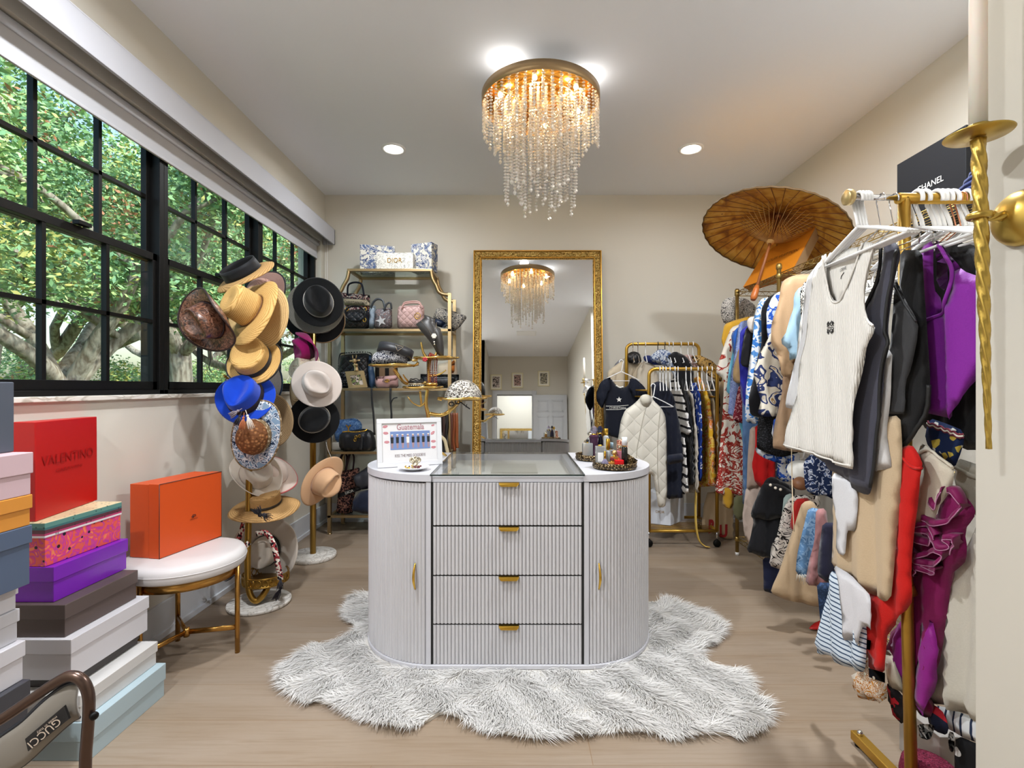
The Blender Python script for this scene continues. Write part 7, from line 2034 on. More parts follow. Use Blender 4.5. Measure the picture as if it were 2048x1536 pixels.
cc = (A_ + B_ + C_ + D_) / 4 + (D_ - A_) * .07
LVM = mat('brown_letters', '6a3c18', .5)
if nf.y > 0: nf = -nf
text('LOUIS VUITTON', cc + nf * .002, uu, vv, .25, LVM, t, 'lettering', .002, height=.028)
# paper parasol
pa = thing('paper_parasol', 'open oiled-paper parasol with amber canopy and wooden handle on the wire shelf', 'parasol', (1.6, 3.2, 1.84))
apex = pt(1558, 428, 3.22); hend = pt(1507, 594, 3.08)
axs = (hend - apex).normalized()
hd = Vector((-.36, -.20, -.91)).normalized()
Rm = (-hd).to_track_quat('Z', 'Y').to_matrix()
PAPER = mat('oiled_paper', 'c98a2e', .5, spec=.3); g = N(PAPER)
q = g.n('TexNoise', {'Vector': g.coord('Object'), 'Scale': 9, 'Detail': 5, 'Distortion': 1.2})
sp = g.n('SeparateXYZ', {0: g.coord('Object')})
g.color(g.ramp(q.outputs[0], [(.3, '8a5420'), (.40, 'c07e2a'), (.55, 'dea444'), (.68, 'e8b85c'), (.72, 'a05c28'), (.78, 'd89c3c')]))
g.b.inputs['Transmission Weight'].default_value = 0
PR = .44; ND = 36; cone_h = .15
mb = MB(); vs = []; NRr = 8
for j in range(NRr + 1):
    q_ = j / NRr
    for k in range(ND * 2):
        a = pi * k / ND
        r = PR * q_ * (1 - (.014 if k % 2 else 0) * q_)
        vs.append(apex + Rm @ Vector((r * cos(a), r * sin(a), -cone_h * q_ ** 1.25 - (.0 if k % 2 == 0 else -.004 * q_))))
mb.add(vs, [(j * 2 * ND + k, j * 2 * ND + (k + 1) % (2 * ND), (j + 1) * 2 * ND + (k + 1) % (2 * ND), (j + 1) * 2 * ND + k) for j in range(NRr) for k in range(2 * ND)], True)
mb.build('canopy', PAPER, pa, solid=.002)
P = [apex + Rm @ Vector((PR * 1.0 * cos(pi * k / ND) * (.987 if k % 2 else 1), PR * sin(pi * k / ND) * (.987 if k % 2 else 1), -cone_h)) for k in range(2 * ND)]
MB().tube(P, .007, 6, closed=True, flat=(1, .4)).build('scalloped_edge', mat('brown_paper_edge', '5e4524', .7), pa)
WD = mat('reddish_bamboo', '8a4e22', .5); WD2 = mat('pale_bamboo', 'c79a5c', .5)
run = -.205
for k in range(ND):
    a = 2 * pi * k / ND
    e = apex + Rm @ Vector((PR * .985 * cos(a), PR * .985 * sin(a), -cone_h * .985 - .006)); m_ = apex + Rm @ Vector((PR * .5 * cos(a), PR * .5 * sin(a), -cone_h * .42 - .008))
    r_ = MB().tube([apex + Rm @ Vector((.012 * cos(a), .012 * sin(a), -.012)), m_, e], .0024, 4).build('rib', WD, pa)
    MB().tube([apex + Rm @ Vector((.018 * cos(a), .018 * sin(a), run)), m_], .0016, 4).build('strut', WD2, r_)
MB().lathe([(.010, run - .02), (.022, run - .015), (.022, run + .012), (.012, run + .018)], apex, 16, -hd).build('runner', WD2, pa)
MB().lathe([(0, .012), (.012, .01), (.018, -.01), (.018, -.03), (0, -.03)], apex, 14, -hd).build('crown_cap', WD, pa)
L_ = .62
MB().tube([apex, apex + hd * L_], .0095, 12).build('shaft', WD, pa)
MB().tube([apex + hd * (L_ - .09), apex + hd * (L_ - .06), apex + hd * (L_ - .01), apex + hd * (L_ + .012)], [.012, .019, .021, .014], 14).build('handle_grip', mat('orange_wood', 'b8662c', .4), pa)
# black box
t = thing('black_gift_box', 'large black box with white CHANEL lettering standing on the wire shelf', 'box', (1.80, 2.12, SZ))
BKC = mat('black_card', '16171b', .6, 0, .25)
MB().box(1.75, 1.86, 1.947, 2.30, SZ + .004, 2.222).build('box_body', BKC, t, bevel=.002)
text('CHANEL', (1.7495, 2.115, 1.2 + (774 - 368) / F * 2.115), (0, -1, 0), (0, 0, 1), .135, WLET, t, 'lettering', .0012, height=.026)
t = thing('navy_knitwear', 'folded navy knitwear with white stripe lying beside the black box', 'knitwear', (1.62, 1.78, SZ))
NK = stripes('navy_knit_stripe', '1c2a58', 'd8dce4', 9, 0, .12)
mb = MB()
for k in range(4): mb.lathe([(0, 0), (.10, .0), (.115, .008), (.115, .018), (.10, .026), (0, .026)], (1.70 + .01 * k, 1.75 - .01 * k, SZ + .004 + .024 * k), 20, sy=1.3)
mb.build('folded_knit', fabric('navy_knit', '1c2a5c'), t)
t2 = thing('brown_knitwear', 'dark patterned clothes folded in the shelf shadow beyond the black box', 'knitwear', (1.98, 2.0, SZ))
MB().lathe([(0, 0), (.09, 0), (.10, .02), (.09, .05), (0, .055)], (1.98, 2.0, SZ + .004), 20, sy=1.4).build('folded_cloth', blotch('brown_cream_folk', '2e1c18', ['d8c8b0', '5a2c24'], 60, 'cells', coord='Object', thr=[.7, .85]), t2)

# ---------------------------------------------------------------- garments on the right wall rail, far to near
GR = 'clothes on the right wall rail'
def RW(y): return (1.7, y, 1.2)
def rg(name, label, cat, y, px, m, yaw=-6, **k):
    k.setdefault('T', .012); k.setdefault('fold', (.012, .055)); k.setdefault('round_', .008)
    c = garment(name, label, cat, RW(y), yaw, px, m, GR, **k); return c
def fab(c, n=None, **k): return fabric(n or 'cloth_' + c, c, **k)
hb = Cloth((1.6, 3.66, 1.2), 0, outline_px=[(1441, 628), (1443, 605), (1455, 595), (1475, 594), (1495, 598), (1512, 612), (1510, 640), (1480, 650), (1448, 648)], T=.08, round_=.06, fold=(0, 1))
ht = thing('patterned_hat', 'black and white monogram bucket hat hung on the end post of the wire shelving', 'hat', (1.54, 3.66, 1.6))
hb.build('hat_body', blotch('bw_monogram', '1e1c20', ['d8d2ca'], 50, 'swirl', thr=[.5]), ht)
mus = fab('d0a034')
rg('yellow_blouse', 'mustard yellow blouse at the far end of the right wall rail', 'blouse', 3.50, [(1449, 648), (1470, 640), (1500, 632), (1560, 640), (1560, 760), (1500, 780), (1462, 745), (1442, 680)], mus)
PAIS = mat('red_paisley_print', 'e0d8cc', .8, spec=.15); g = N(PAIS)
uv = g.coord('UV'); n1 = g.n('TexNoise', {'Vector': uv, 'Scale': 11, 'Detail': 2, 'Distortion': 3}).outputs[0]
sp = g.n('SeparateXYZ', {0: uv}); low = g.math('MULTIPLY_ADD', sp.outputs[1], -.22, .0)
f_ = g.math('ADD', n1, low)
g.color(g.ramp(f_, [(0, 'e0d6c8'), (.56, 'e0d6c8'), (.57, '8e2420'), (.62, 'c06050'), (.66, '8e2420'), (.74, 'e4dacc')], 'CONSTANT'))
rg('paisley_dress', 'long cream dress with dark red paisley, far end of the right wall rail', 'dress', 3.42, [(1462, 655), (1480, 648), (1560, 650), (1560, 990), (1487, 997), (1462, 994), (1430, 985), (1436, 930), (1444, 850), (1448, 760), (1440, 752), (1431, 745), (1440, 715), (1452, 680)], PAIS, fold=(.012, .06), T=.02)
rg('turquoise_dress', 'turquoise long-sleeved dress next to the red paisley one', 'dress', 3.34, [(1472, 662), (1486, 648), (1560, 650), (1560, 900), (1490, 900), (1466, 790), (1452, 786), (1456, 745), (1466, 700)], fab('68b0cc'))
rg('cobalt_blouse', 'cobalt blue blouse sliver between turquoise and tan sleeves', 'blouse', 3.30, [(1462, 668), (1478, 652), (1540, 650), (1540, 760), (1478, 760), (1466, 700)], fab('2c5cae'))
rg('lace_blouse', 'periwinkle lace blouse with long sleeve on the right wall rail', 'blouse', 3.26, [(1478, 645), (1492, 640), (1560, 640), (1560, 840), (1480, 836), (1456, 830), (1460, 775), (1470, 700)], blotch('periwinkle_lace', '7c8cc0', ['98a6d0', '6676ac'], 90, 'noise', thr=[.5, .6]))
rg('tan_blouse', 'tan blouse with gathered cuff between blue garments', 'blouse', 3.21, [(1476, 700), (1490, 680), (1560, 680), (1560, 780), (1486, 768), (1468, 765), (1465, 745), (1472, 720)], fab('c4a478'))
rg('burgundy_print_dress', 'burgundy speckled dress hem showing under the lace blouse', 'dress', 3.17, [(1478, 770), (1560, 770), (1560, 850), (1492, 848), (1476, 845), (1464, 838), (1472, 800)], blotch('burgundy_speckle', '6a1c28', ['c09090', '8a2c38'], 80, 'noise', thr=[.56, .64]))
rg('denim_dress', 'long faded denim dress on the right wall rail', 'dress', 3.12, [(1486, 760), (1560, 755), (1560, 1000), (1500, 1010), (1487, 1012), (1484, 900)], fab('5c7ca8'), fold=(.014, .05))
rg('velvet_blouse', 'royal blue velvet blouse beside the black pleated top', 'blouse', 3.08, [(1480, 662), (1496, 650), (1560, 650), (1560, 830), (1495, 830), (1484, 800), (1477, 720)], fab('2a2c9c', rough=.5))
rg('black_blouse', 'black pleated blouse with cream collar on the right wall rail', 'blouse', 3.03, [(1492, 655), (1508, 645), (1560, 640), (1570, 740), (1500, 738), (1480, 730), (1484, 700)], fab('17161a'))
rg('white_collar_blouse', 'off-white blouse whose ruffled shoulder tops the black pleated blouse', 'blouse', 3.00, [(1493, 640), (1503, 632), (1530, 635), (1530, 670), (1506, 668), (1495, 655)], fab('dcd2c8'))
TOI = blotch('sky_toile_print', '3f7cc8', ['e4e8ee', '5c94d4'], 22, 'noise', thr=[.46, .6])
rg('toile_dress', 'long blue and white scenic print dress between black garments', 'dress', 2.95, [(1510, 625), (1520, 598), (1560, 590), (1570, 845), (1525, 845), (1504, 848), (1490, 842), (1492, 780), (1502, 700)], TOI)
rg('black_shirt', 'black shirt with open collar beside the porcelain blue print', 'shirt', 2.90, [(1522, 620), (1532, 598), (1550, 586), (1580, 584), (1590, 700), (1560, 845), (1500, 830), (1497, 800), (1510, 740), (1522, 690)], fab('16161a'))
rg('porcelain_blouse', 'porcelain blue and white leaf print blouse sleeve high on the rail', 'blouse', 2.84, [(1532, 622), (1545, 592), (1560, 582), (1600, 580), (1600, 760), (1560, 760), (1540, 700), (1532, 660)], blotch('porcelain_print', 'dfe4ee', ['2c58b8', 'b8c8e4'], 20, 'noise', thr=[.48, .58]))
rg('leaf_print_dress', 'off-white dress printed with navy leaves and tan buds', 'dress', 2.72, [(1540, 668), (1556, 640), (1620, 640), (1620, 840), (1590, 830), (1560, 832), (1530, 834), (1516, 830), (1522, 800), (1512, 770), (1506, 745), (1518, 712), (1530, 690)], blotch('navy_leaf_print', 'dcd4c4', ['2c3660', '3a4676', 'dcd4c4', 'a88450', 'dcd4c4'], 17, 'noise', thr=[.5, .55, .6, .66, .69], detail=1))
rg('sequin_skirt', 'black sequinned skirt with white hem below the leaf print dress', 'skirt', 2.76, [(1520, 825), (1600, 825), (1600, 905), (1560, 915), (1530, 905), (1512, 895), (1514, 860)], blotch('black_sequin', '141416', ['3a3a3e'], 140, 'noise', thr=[.58]))
rg('blue_ruffle_hem', 'white and cornflower printed underskirt beneath the black sequin skirt', 'skirt', 2.80, [(1512, 892), (1530, 903), (1560, 913), (1600, 905), (1600, 930), (1560, 928), (1525, 915), (1510, 902)], _M['porcelain_print'])
SATN = fab('c2a07c', rough=.45)
cs = rg('satin_blouse', 'champagne satin blouse with gathered shoulder and balloon sleeve', 'blouse', 2.60, [(1565, 562), (1580, 553), (1600, 548), (1660, 548), (1660, 760), (1600, 760), (1590, 720), (1583, 752), (1570, 755), (1560, 745), (1552, 700), (1543, 690), (1543, 650), (1555, 610), (1560, 580)], SATN, fold=(.014, .06), T=.03)
rg('satin_trousers', 'camel satin trousers falling below the champagne blouse', 'trousers', 2.66, [(1566, 745), (1640, 745), (1640, 905), (1600, 905), (1562, 900), (1545, 896), (1552, 840), (1562, 790)], fab('b8987a', rough=.5), fold=(.014, .06))
rg('navy_print_blouse', 'blue geometric print blouse peeking between sequin skirt and camel trousers', 'blouse', 2.70, [(1548, 835), (1600, 835), (1600, 880), (1555, 880), (1543, 872)], stripes('blue_geo', '2c4ca0', 'e4e8f0', 30, 0, .3))
rg('ruffle_blouse', 'light blue blouse with tiered ruffle sleeve next to the ivory logo tank', 'blouse', 2.45, [(1588, 590), (1600, 572), (1745, 570), (1745, 730), (1600, 730), (1592, 716), (1578, 722), (1575, 700), (1563, 684), (1572, 660), (1580, 640), (1586, 615)], fab('a4c4d8', rough=.6), fold=(.014, .04), T=.03)
rg('black_scroll_blouse', 'off-white blouse with black scroll embroidery behind the logo tank', 'blouse', 2.38, [(1600, 580), (1612, 560), (1755, 560), (1755, 640), (1620, 660), (1602, 640)], blotch('black_scroll', 'e2ded6', ['1c1c1e'], 24, 'swirl', thr=[.62]))
rg('white_cardigan', 'white cardigan sleeve next to the ruffle blouse', 'cardigan', 2.30, [(1600, 640), (1612, 590), (1765, 580), (1765, 800), (1610, 800), (1592, 760)], fab('dedcd8'))
# hangers on that rail: hook ends show over the satin blouse
for i, y in enumerate((3.45, 3.25, 3.05, 2.88, 2.72, 2.62, 2.54, 2.46, 2.38, 2.30)):
    wire_hanger((RX, y, RZ2), 0, .40, WHITEP, 'white hanger on the right wall rail, %s from the far end' % wl[i], group='hangers on the right wall rail', r=.0045, bar_r=.012, hook=.026)
# ---------------------------------------------------------------- skirts and trousers on the lower rail
GL = 'clothes on the lower right rail'
def lw(name, label, cat, y, px, m, yaw=-8, **k):
    k.setdefault('T', .012); k.setdefault('fold', (.013, .06)); k.setdefault('round_', .008)
    return garment(name, label, cat, (1.5, y, 1.2), yaw, px, m, GL, **k)
lw('blush_dress', 'blush white dress hanging furthest along the lower rail', 'dress', 3.05, [(1492, 975), (1520, 968), (1560, 970), (1560, 1085), (1500, 1092), (1487, 1065), (1484, 1030)], fab('d8c4b8'))
lw('red_dress', 'bright red dress sliver between blush and denim on the right wall rail', 'dress', 3.0, [(1510, 850), (1550, 850), (1550, 975), (1530, 985), (1508, 960), (1503, 930), (1510, 890)], fab('cc1c1c'))
lw('taupe_dress', 'taupe dress edge between the denim and the red dress', 'dress', 3.04, [(1500, 855), (1520, 850), (1520, 975), (1492, 980), (1495, 920)], fab('b8a294'))
lw('olive_garment', 'olive green jacket sleeve hanging near the back post of the wire shelving', 'jacket', 3.40, [(1468, 992), (1488, 990), (1500, 1010), (1500, 1035), (1478, 1042), (1466, 1030)], fab('6a6a4c'))
lw('mustard_tassels', 'mustard fringe scarf below the paisley dress', 'scarf', 3.43, [(1446, 975), (1468, 975), (1468, 1012), (1458, 1018), (1446, 1012)], mus)
BRU = fab('1a1a1e')
c = lw('ruffle_skirt', 'black tiered skirt with pearl buttons on the lower rail', 'skirt', 2.85, [(1532, 958), (1545, 952), (1575, 968), (1590, 975), (1590, 1128), (1560, 1122), (1520, 1112), (1492, 1102), (1502, 1065), (1510, 1042), (1500, 1030), (1512, 1000), (1522, 975)], BRU, fold=(.012, .07), T=.025)
Cloth((1.5, 2.82, 1.2), -8, outline_px=[(1526, 965), (1560, 968), (1590, 985), (1585, 1020), (1560, 1036), (1535, 1042), (1500, 1032), (1512, 1000)], T=.02, fold=(.012, .05)).build('upper_tier', BRU, c.t)
for q in ((1541, 970), (1551, 976), (1561, 979)):
    p = pt(*q, 2.77); MB().ball(p, .008, 10, 8).build('pearl_button', _M['pearl'], c.t)
lw('navy_trousers', 'navy trousers below the black tiered skirt', 'trousers', 2.92, [(1525, 1115), (1575, 1115), (1575, 1190), (1545, 1188), (1528, 1184)], fab('242a48'))
lw('embroidered_trousers', 'white trousers embroidered with black scrolls beside the black tiered skirt', 'trousers', 2.72, [(1575, 1000), (1590, 990), (1640, 990), (1640, 1142), (1560, 1140), (1535, 1128), (1545, 1095), (1556, 1060), (1566, 1020)], blotch('scroll_embroidery', 'dcd4cc', ['2a2626'], 14, 'swirl', thr=[.72]))
lw('mint_trousers', 'grey-green printed trousers edge behind the embroidered white ones', 'trousers', 2.76, [(1568, 992), (1585, 985), (1600, 1060), (1560, 1075), (1562, 1030)], fab('a4b4b0'))
lw('red_skirt', 'red skirt sliver between white embroidered trousers and khaki skirt', 'skirt', 2.66, [(1590, 998), (1620, 995), (1620, 1062), (1580, 1060), (1584, 1020)], fab('c02c28'))
KH = fab('b49b7c')
lw('khaki_skirt', 'khaki flared midi skirt, largest on the lower rail', 'skirt', 2.40, [(1605, 1004), (1625, 1000), (1650, 1040), (1665, 1120), (1668, 1218), (1640, 1214), (1600, 1207), (1570, 1198), (1541, 1188), (1556, 1150), (1570, 1105), (1585, 1060)], KH, fold=(.012, .12), T=.03)
DNM = blotch('washed_denim', '5a7ea4', ['7c9cbc', '486c94'], 40, 'noise', thr=[.5, .62])
c = lw('denim_shorts', 'light blue frayed denim shorts hung in front of the khaki skirt', 'shorts', 2.25, [(1618, 1014), (1650, 1020), (1650, 1060), (1640, 1110), (1628, 1148), (1612, 1155), (1592, 1148), (1594, 1110), (1602, 1070), (1610, 1040)], DNM, fold=(.010, .06))
mb = MB()
for k in range(22):
    x_ = 1594 + k * 1.7; p = pt(x_, 1148 + (k % 3), 2.235); mb.tube([p, p + Vector((random.uniform(-.006, .006), 0, -random.uniform(.01, .045)))], .0009, 4)
mb.build('frayed_threads', fab('d8d4c8'), c.t)
lw('mauve_trousers', 'dusty mauve trousers beside the denim shorts', 'trousers', 2.18, [(1632, 1018), (1652, 1016), (1660, 1100), (1656, 1182), (1640, 1176), (1610, 1168), (1618, 1120), (1628, 1070)], fab('a87878'))
lw('dark_navy_skirt', 'dark navy skirt next to the mauve trousers', 'skirt', 2.12, [(1645, 1045), (1680, 1045), (1680, 1168), (1655, 1165), (1636, 1152), (1640, 1100)], fab('26263a'))
lw('dark_jeans', 'dark indigo jeans hanging low behind the striped top', 'jeans', 2.08, [(1633, 1165), (1665, 1165), (1670, 1250), (1655, 1252), (1640, 1245)], blotch('indigo_denim', '26364e', ['34486a'], 80, 'noise', thr=[.55]))
lw('blue_floral_skirt', 'navy and white floral skirt bunched above the hangers', 'skirt', 2.5, [(1606, 925), (1625, 905), (1690, 905), (1690, 1005), (1664, 998), (1650, 990), (1630, 992), (1612, 980)], blotch('navy_floral_ditsy', '1e2c50', ['c8d0e0', '3c5488'], 55, 'noise', thr=[.54, .62]))
lw('white_print_towel', 'white beach wrap with blue crab motif beside the lower hangers', 'wrap', 2.9, [(1556, 912), (1590, 915), (1590, 960), (1572, 966), (1556, 958)], _M['porcelain_print'])
t = thing('eyelet_sunhat', 'white eyelet hat lying over the lower rail', 'hat', (1.5, 2.7, .75))
MB().lathe([(0, .03), (.03, .028), (.04, .006), (.07, 0), (.072, .003), (.042, .01), (.032, .03), (0, .034)], pt(1604, 942, 2.66), 28, (-.2, -.6, .7)).build('hat_body', fab('e0ded8'), t)
t = thing('brown_leather_cap', 'brown leather cap below the white eyelet hat', 'hat', (1.5, 2.6, .7))
MB().lathe([(0, .04), (.024, .037), (.036, .02), (.038, 0), (0, 0)], pt(1600, 970, 2.62), 24, (-.2, -.5, .8)).build('cap_body', mat('tan_leather', '8a5c3c', .45), t)
t = thing('long_sash', 'long cream sash dangling from the champagne blouse to the lower rail', 'sash', (1.4, 2.4, .5))
MB().tube(smooth([pt(1583, 890, 2.62), pt(1584, 960, 2.45), pt(1586, 1020, 2.36), pt(1588, 1062, 2.35)], 4), .010, 6, flat=(1, .25)).build('sash_band', fab('ccb898'), t)
GH = mat('graphite_hanger', '2a2a2e', .3, .4)
for i, (x, y_, yy) in enumerate(((1640, 962, 2.2), (1620, 968, 2.38), (1600, 966, 2.55), (1560, 950, 2.8), (1530, 948, 3.0))):
    b_ = Vector((LX, yy, LZ))
    wire_hanger(b_, 0, .34, GH if i < 3 else WHITEP, ['black clip hanger nearest the camera on the lower rail', 'black clip hanger second nearest on the lower rail', 'black clip hanger over the red skirt', 'white hanger over the black tiered skirt', 'white hanger furthest along the lower rail'][i], group='hangers on the lower right rail', r=.004, bar_r=.010, hook=.02)
t = thing('red_strap_sandal', 'red pointed shoe tip on the floor below the dark jeans', 'shoe', onfloor(1633, 1262))
mb = MB(); p = onfloor(1640, 1262)
mb.tube(smooth([p + Vector((-.05, 0, .012)), p + Vector((0, .01, .02)), p + Vector((.07, .03, .03)), p + Vector((.12, .05, .06))], 4), [.004, .010, .016, .022, .026, .028, .03, .032, .034, .034, .034, .034, .034], 12, flat=(.6, 1))
mb.build('shoe_upper', mat('red_patent', 'b01818', .25), t)
MB().tube([p + Vector((.04, .04, 0)), p + Vector((.045, .042, .10))], .006, 8).build('heel', mat('red_patent'), t)

# ---------------------------------------------------------------- double rack against the back wall
t = thing('garment_rack', 'gold double garment rack with wire base shelf against the back wall', 'clothes rack', (1.2, 3.95, 0))
bz, fz = 1.2 + (774 - 688) * .00415, 1.2 + (774 - 738) * .00375
yR, yF = 4.15, 3.75
xr0, xr1 = (1253 - VX) * .00415, (1398 - VX) * .00415
xf0, xf1 = (1298 - VX) * .00375, (1434 - VX) * .00375
def archrack(x0, x1, y, z, zb):
    r = .05
    P = [(x0, y, zb), (x0, y, z - r)] + arc((x0 + r, y, z - r), r, 180, 90, 5)[1:] + arc((x1 - r, y, z - r), r, 90, 0, 5) + [(x1, y, zb)]
    return MB().tube(P, .0135, 12)
archrack(xr0, xr1, yR, bz, .12).build('rear_arch', RG, t); archrack(xf0, xf1, yF, fz, .12).build('front_arch', RG, t)
for z in (fz - .16, fz - .21):
    MB().tube([(xr0, yR, z), (xf0 - .0, yF, z)], .006, 8).build('tie_rod', RG, t); MB().tube([(xr1, yR, z), (xf1, yF, z)], .006, 8).build('tie_rod', RG, t)
mb = MB()
for (a, b_) in (((xf0, yF), (xf1, yF)), ((xr0, yR), (xr1, yR)), ((xf0, yF), (xr0, yR)), ((xf1, yF), (xr1, yR))): mb.tube([(*a, .12), (*b_, .12)], .011, 10)
for k in range(1, 12):
    q = k / 12; mb.tube([(xf0 + (xr0 - xf0) * q, yF + (yR - yF) * q, .125), (xf1 + (xr1 - xf1) * q, yF + (yR - yF) * q, .125)], .002, 5)
mb.build('wire_base', RG, t)
for (x, y) in ((xf0, yF), (xf1, yF), (xr0, yR), (xr1, yR)):
    w_ = MB().lathe([(0, -.012), (.024, -.012), (.028, -.006), (.028, .006), (.024, .012), (0, .012)], (x, y, .028), 20, (0, 1, 0)).build('caster_wheel', BLACKM, t)
    MB().tube([(x, y, .05), (x, y, .12)], .008, 8).build('caster_stem', CHROME, w_)
GB = 'clothes on the back wall rack'
def bk_(name, label, cat, y, px, m, yaw=0, X=None, **k):
    return garment(name, label, cat, (X if X is not None else 1.2, y, 1.2), yaw, px, m, GB, **k)
NVY = rib('navy_knit_rib', '1e2230', 120)
c = bk_('ruffle_sleeve_top', 'navy knit top with ruffled shoulders, white star and CHRISTIAN DIOR band', 'top', 4.02, [(1222, 756), (1231, 770), (1240, 776), (1250, 775), (1258, 768), (1260, 756), (1275, 762), (1284, 775), (1288, 800), (1282, 880), (1240, 878), (1207, 868), (1211, 828), (1208, 800), (1210, 775)], fabric('navy_knit_fine', '191c28'), T=.03)
for q in ([(1222, 754), (1212, 757), (1200, 765), (1192, 788), (1193, 800), (1199, 812), (1205, 818), (1212, 800), (1222, 775)], [(1260, 755), (1275, 760), (1288, 772), (1296, 788), (1290, 800), (1278, 806), (1266, 795), (1258, 775)]):
    Cloth((1.0, 3.99, 1.2), 0, outline_px=q, T=.03, fold=(.012, .03), drape=0).build('ruffled_sleeve', NVY, c.t)
st = c.surf(*c.unp((1237, 799)), .004)[0]; pts = []
for i in range(10):
    a = pi / 2 + pi * i / 5; r = .023 if i % 2 == 0 else .010
    pts.append(Vector(st) + Vector((r * cos(a), 0, r * sin(a))))
MB().extrude(pts, (0, -.002, 0)).build('white_star', WLET, c.t)
c.strip([(1211, 812), (1235, 812), (1256, 810)], .004, WLET, c.t, 'white_stripe'); c.strip([(1211, 819), (1235, 819), (1256, 817)], .004, WLET, c.t, 'white_stripe')
c.decal_text('CHRISTIAN', (1234, 815.5), .13, WLET, c.t, height=.014, off=.004)
c.strip([(1232, 771), (1239, 775), (1246, 773)], .012, WLET, c.t, 'neck_label')
wire_hanger((xr0 + .02 - .09, 4.02, 1.2 + (774 - 722) * .00402), 0, .30, WHITEP, 'white plastic hanger holding the navy ruffled top', group='hangers on the back wall rack', r=.004, bar_r=.005, hook=.02)
QW = quilt('ivory_quilted_cotton', 'ddd8cc', .85, 12, .9)
c = bk_('quilted_jacket', 'ivory quilted zip jacket hanging outermost on the back wall rack', 'jacket', 3.62, [(1279, 797), (1283, 791), (1294, 789), (1303, 793), (1308, 802), (1322, 815), (1331, 832), (1334, 870), (1334, 984), (1330, 1015), (1316, 1015), (1311, 984), (1305, 950), (1300, 948), (1270, 950), (1240, 948), (1236, 880), (1242, 840), (1250, 820), (1268, 808)], QW, T=.06, round_=.03, fold=(.008, .12))
Cloth((1.0, 3.585, 1.2), 0, outline_px=[(1278, 798), (1283, 790), (1294, 788), (1303, 793), (1303, 808), (1295, 815), (1285, 812)], T=.04, fold=(.004, .05)).build('stand_collar', fab('d8d2c4'), c.t)
c.strip([(1290, 812), (1283, 840), (1277, 870), (1272, 900), (1269, 945)], .006, mat('zip_cream', 'b8b2a4', .5), c.t, 'zip')
c.strip([(1318, 820), (1313, 870), (1312, 940), (1316, 985)], .005, mat('zip_cream'), c.t, 'sleeve_seam')
wire_hanger((1.0, 3.66, 1.2 + (774 - 770) * .0036), 0, .30, WHITEP, 'white plastic hanger inside the ivory quilted jacket', group='hangers on the back wall rack', r=.004, bar_r=.005, hook=.018)
def bside(name, label, cat, xpx, y, px, m, yaw=0, ex=1.7, **k):
    k.setdefault('T', .012); k.setdefault('fold', (.010, .05)); k.setdefault('round_', .008)
    xr = max(q[0] for q in px)
    if yaw != 20: px = [(xr - (xr - q[0]) * ex, q[1]) for q in px]; yaw = -97; xpx = xr - 10
    return garment(name, label, cat, ((xpx - VX) / F * y, y, 1.2), yaw, px, m, GB, **k)
NC = fab('1c2030')
c = bside('navy_coat', 'navy wool coat with turned-back buttoned cuff behind the ivory jacket', 'coat', 1335, 3.74, [(1302, 768), (1316, 762), (1330, 766), (1346, 790), (1356, 830), (1367, 900), (1366, 925), (1364, 996), (1333, 998), (1333, 900), (1322, 850), (1306, 800)], NC, yaw=20, T=.04)
Cloth((1.2, 3.62, 1.2), 20, outline_px=[(1334, 910), (1366, 906), (1368, 924), (1336, 930)], T=.03, fold=(0, 1)).build('turned_cuff', NC, c.t)
MB().ball(pt(1347, 919, 3.62), .010, 10, 8, sc3=(1, .5, 1)).build('gold_button', GOLD2, c.t)
STB = stripes('black_white_marine', 'e0dcd8', '1c1c20', 17, 1, .3)
bside('marine_shirt', 'white and black striped knit behind the navy coat', 'knitwear', 1358, 3.80, [(1338, 762), (1350, 756), (1362, 775), (1372, 820), (1381, 862), (1378, 870), (1362, 868), (1352, 830), (1344, 795)], STB, ex=1)
bside('black_trousers', 'black wide trousers behind the striped knit', 'trousers', 1368, 3.86, [(1352, 750), (1368, 750), (1380, 800), (1386, 870), (1386, 970), (1370, 971), (1364, 900), (1366, 860)], fab('16171b'), ex=1.25)
bside('white_striped_skirt', 'white skirt edge with black diagonal stripes under the black trousers', 'skirt', 1370, 3.78, [(1363, 870), (1372, 872), (1376, 985), (1368, 990), (1362, 985)], stripes('bw_diag', 'e4e0dc', '1c1c20', 14, 1, .3), yaw=60)
bside('cream_knit_cardigan', 'long cream knit cardigan beside the blue floral dress', 'cardigan', 1383, 3.84, [(1370, 775), (1380, 768), (1390, 790), (1394, 860), (1396, 985), (1384, 986), (1384, 880), (1378, 820)], rib('cream_knit', 'cfc6b8', 60), yaw=72)
bside('blue_floral_dress', 'cobalt dress with white circle flowers next to the yellow floral one', 'dress', 1396, 3.82, [(1391, 768), (1397, 764), (1402, 790), (1404, 850), (1403, 962), (1388, 964), (1388, 880), (1390, 820)], blotch('cobalt_circles', '1e3c90', ['1e3c90', 'dfe4ee', 'dfe4ee'], 22, 'dots', thr=[.22, .32, .40]), yaw=74)
YF_ = blotch('yellow_rose_print', 'd8a428', ['e4c060', 'd87c30', 'e0b0a0', '6e7a30', 'dcb040'], 18, 'noise', thr=[.44, .52, .6, .66, .7])
bside('yellow_floral_dress', 'yellow and orange rose print dress on the back wall rack', 'dress', 1413, 3.80, [(1402, 758), (1410, 752), (1416, 768), (1422, 800), (1427, 880), (1428, 972), (1400, 975), (1404, 880), (1402, 800)], YF_, yaw=70, T=.03)
t_ = thing('floral_belt', 'orange floral fabric belt trailing from the yellow dress to the floor', 'belt', onfloor(1400, 1085))
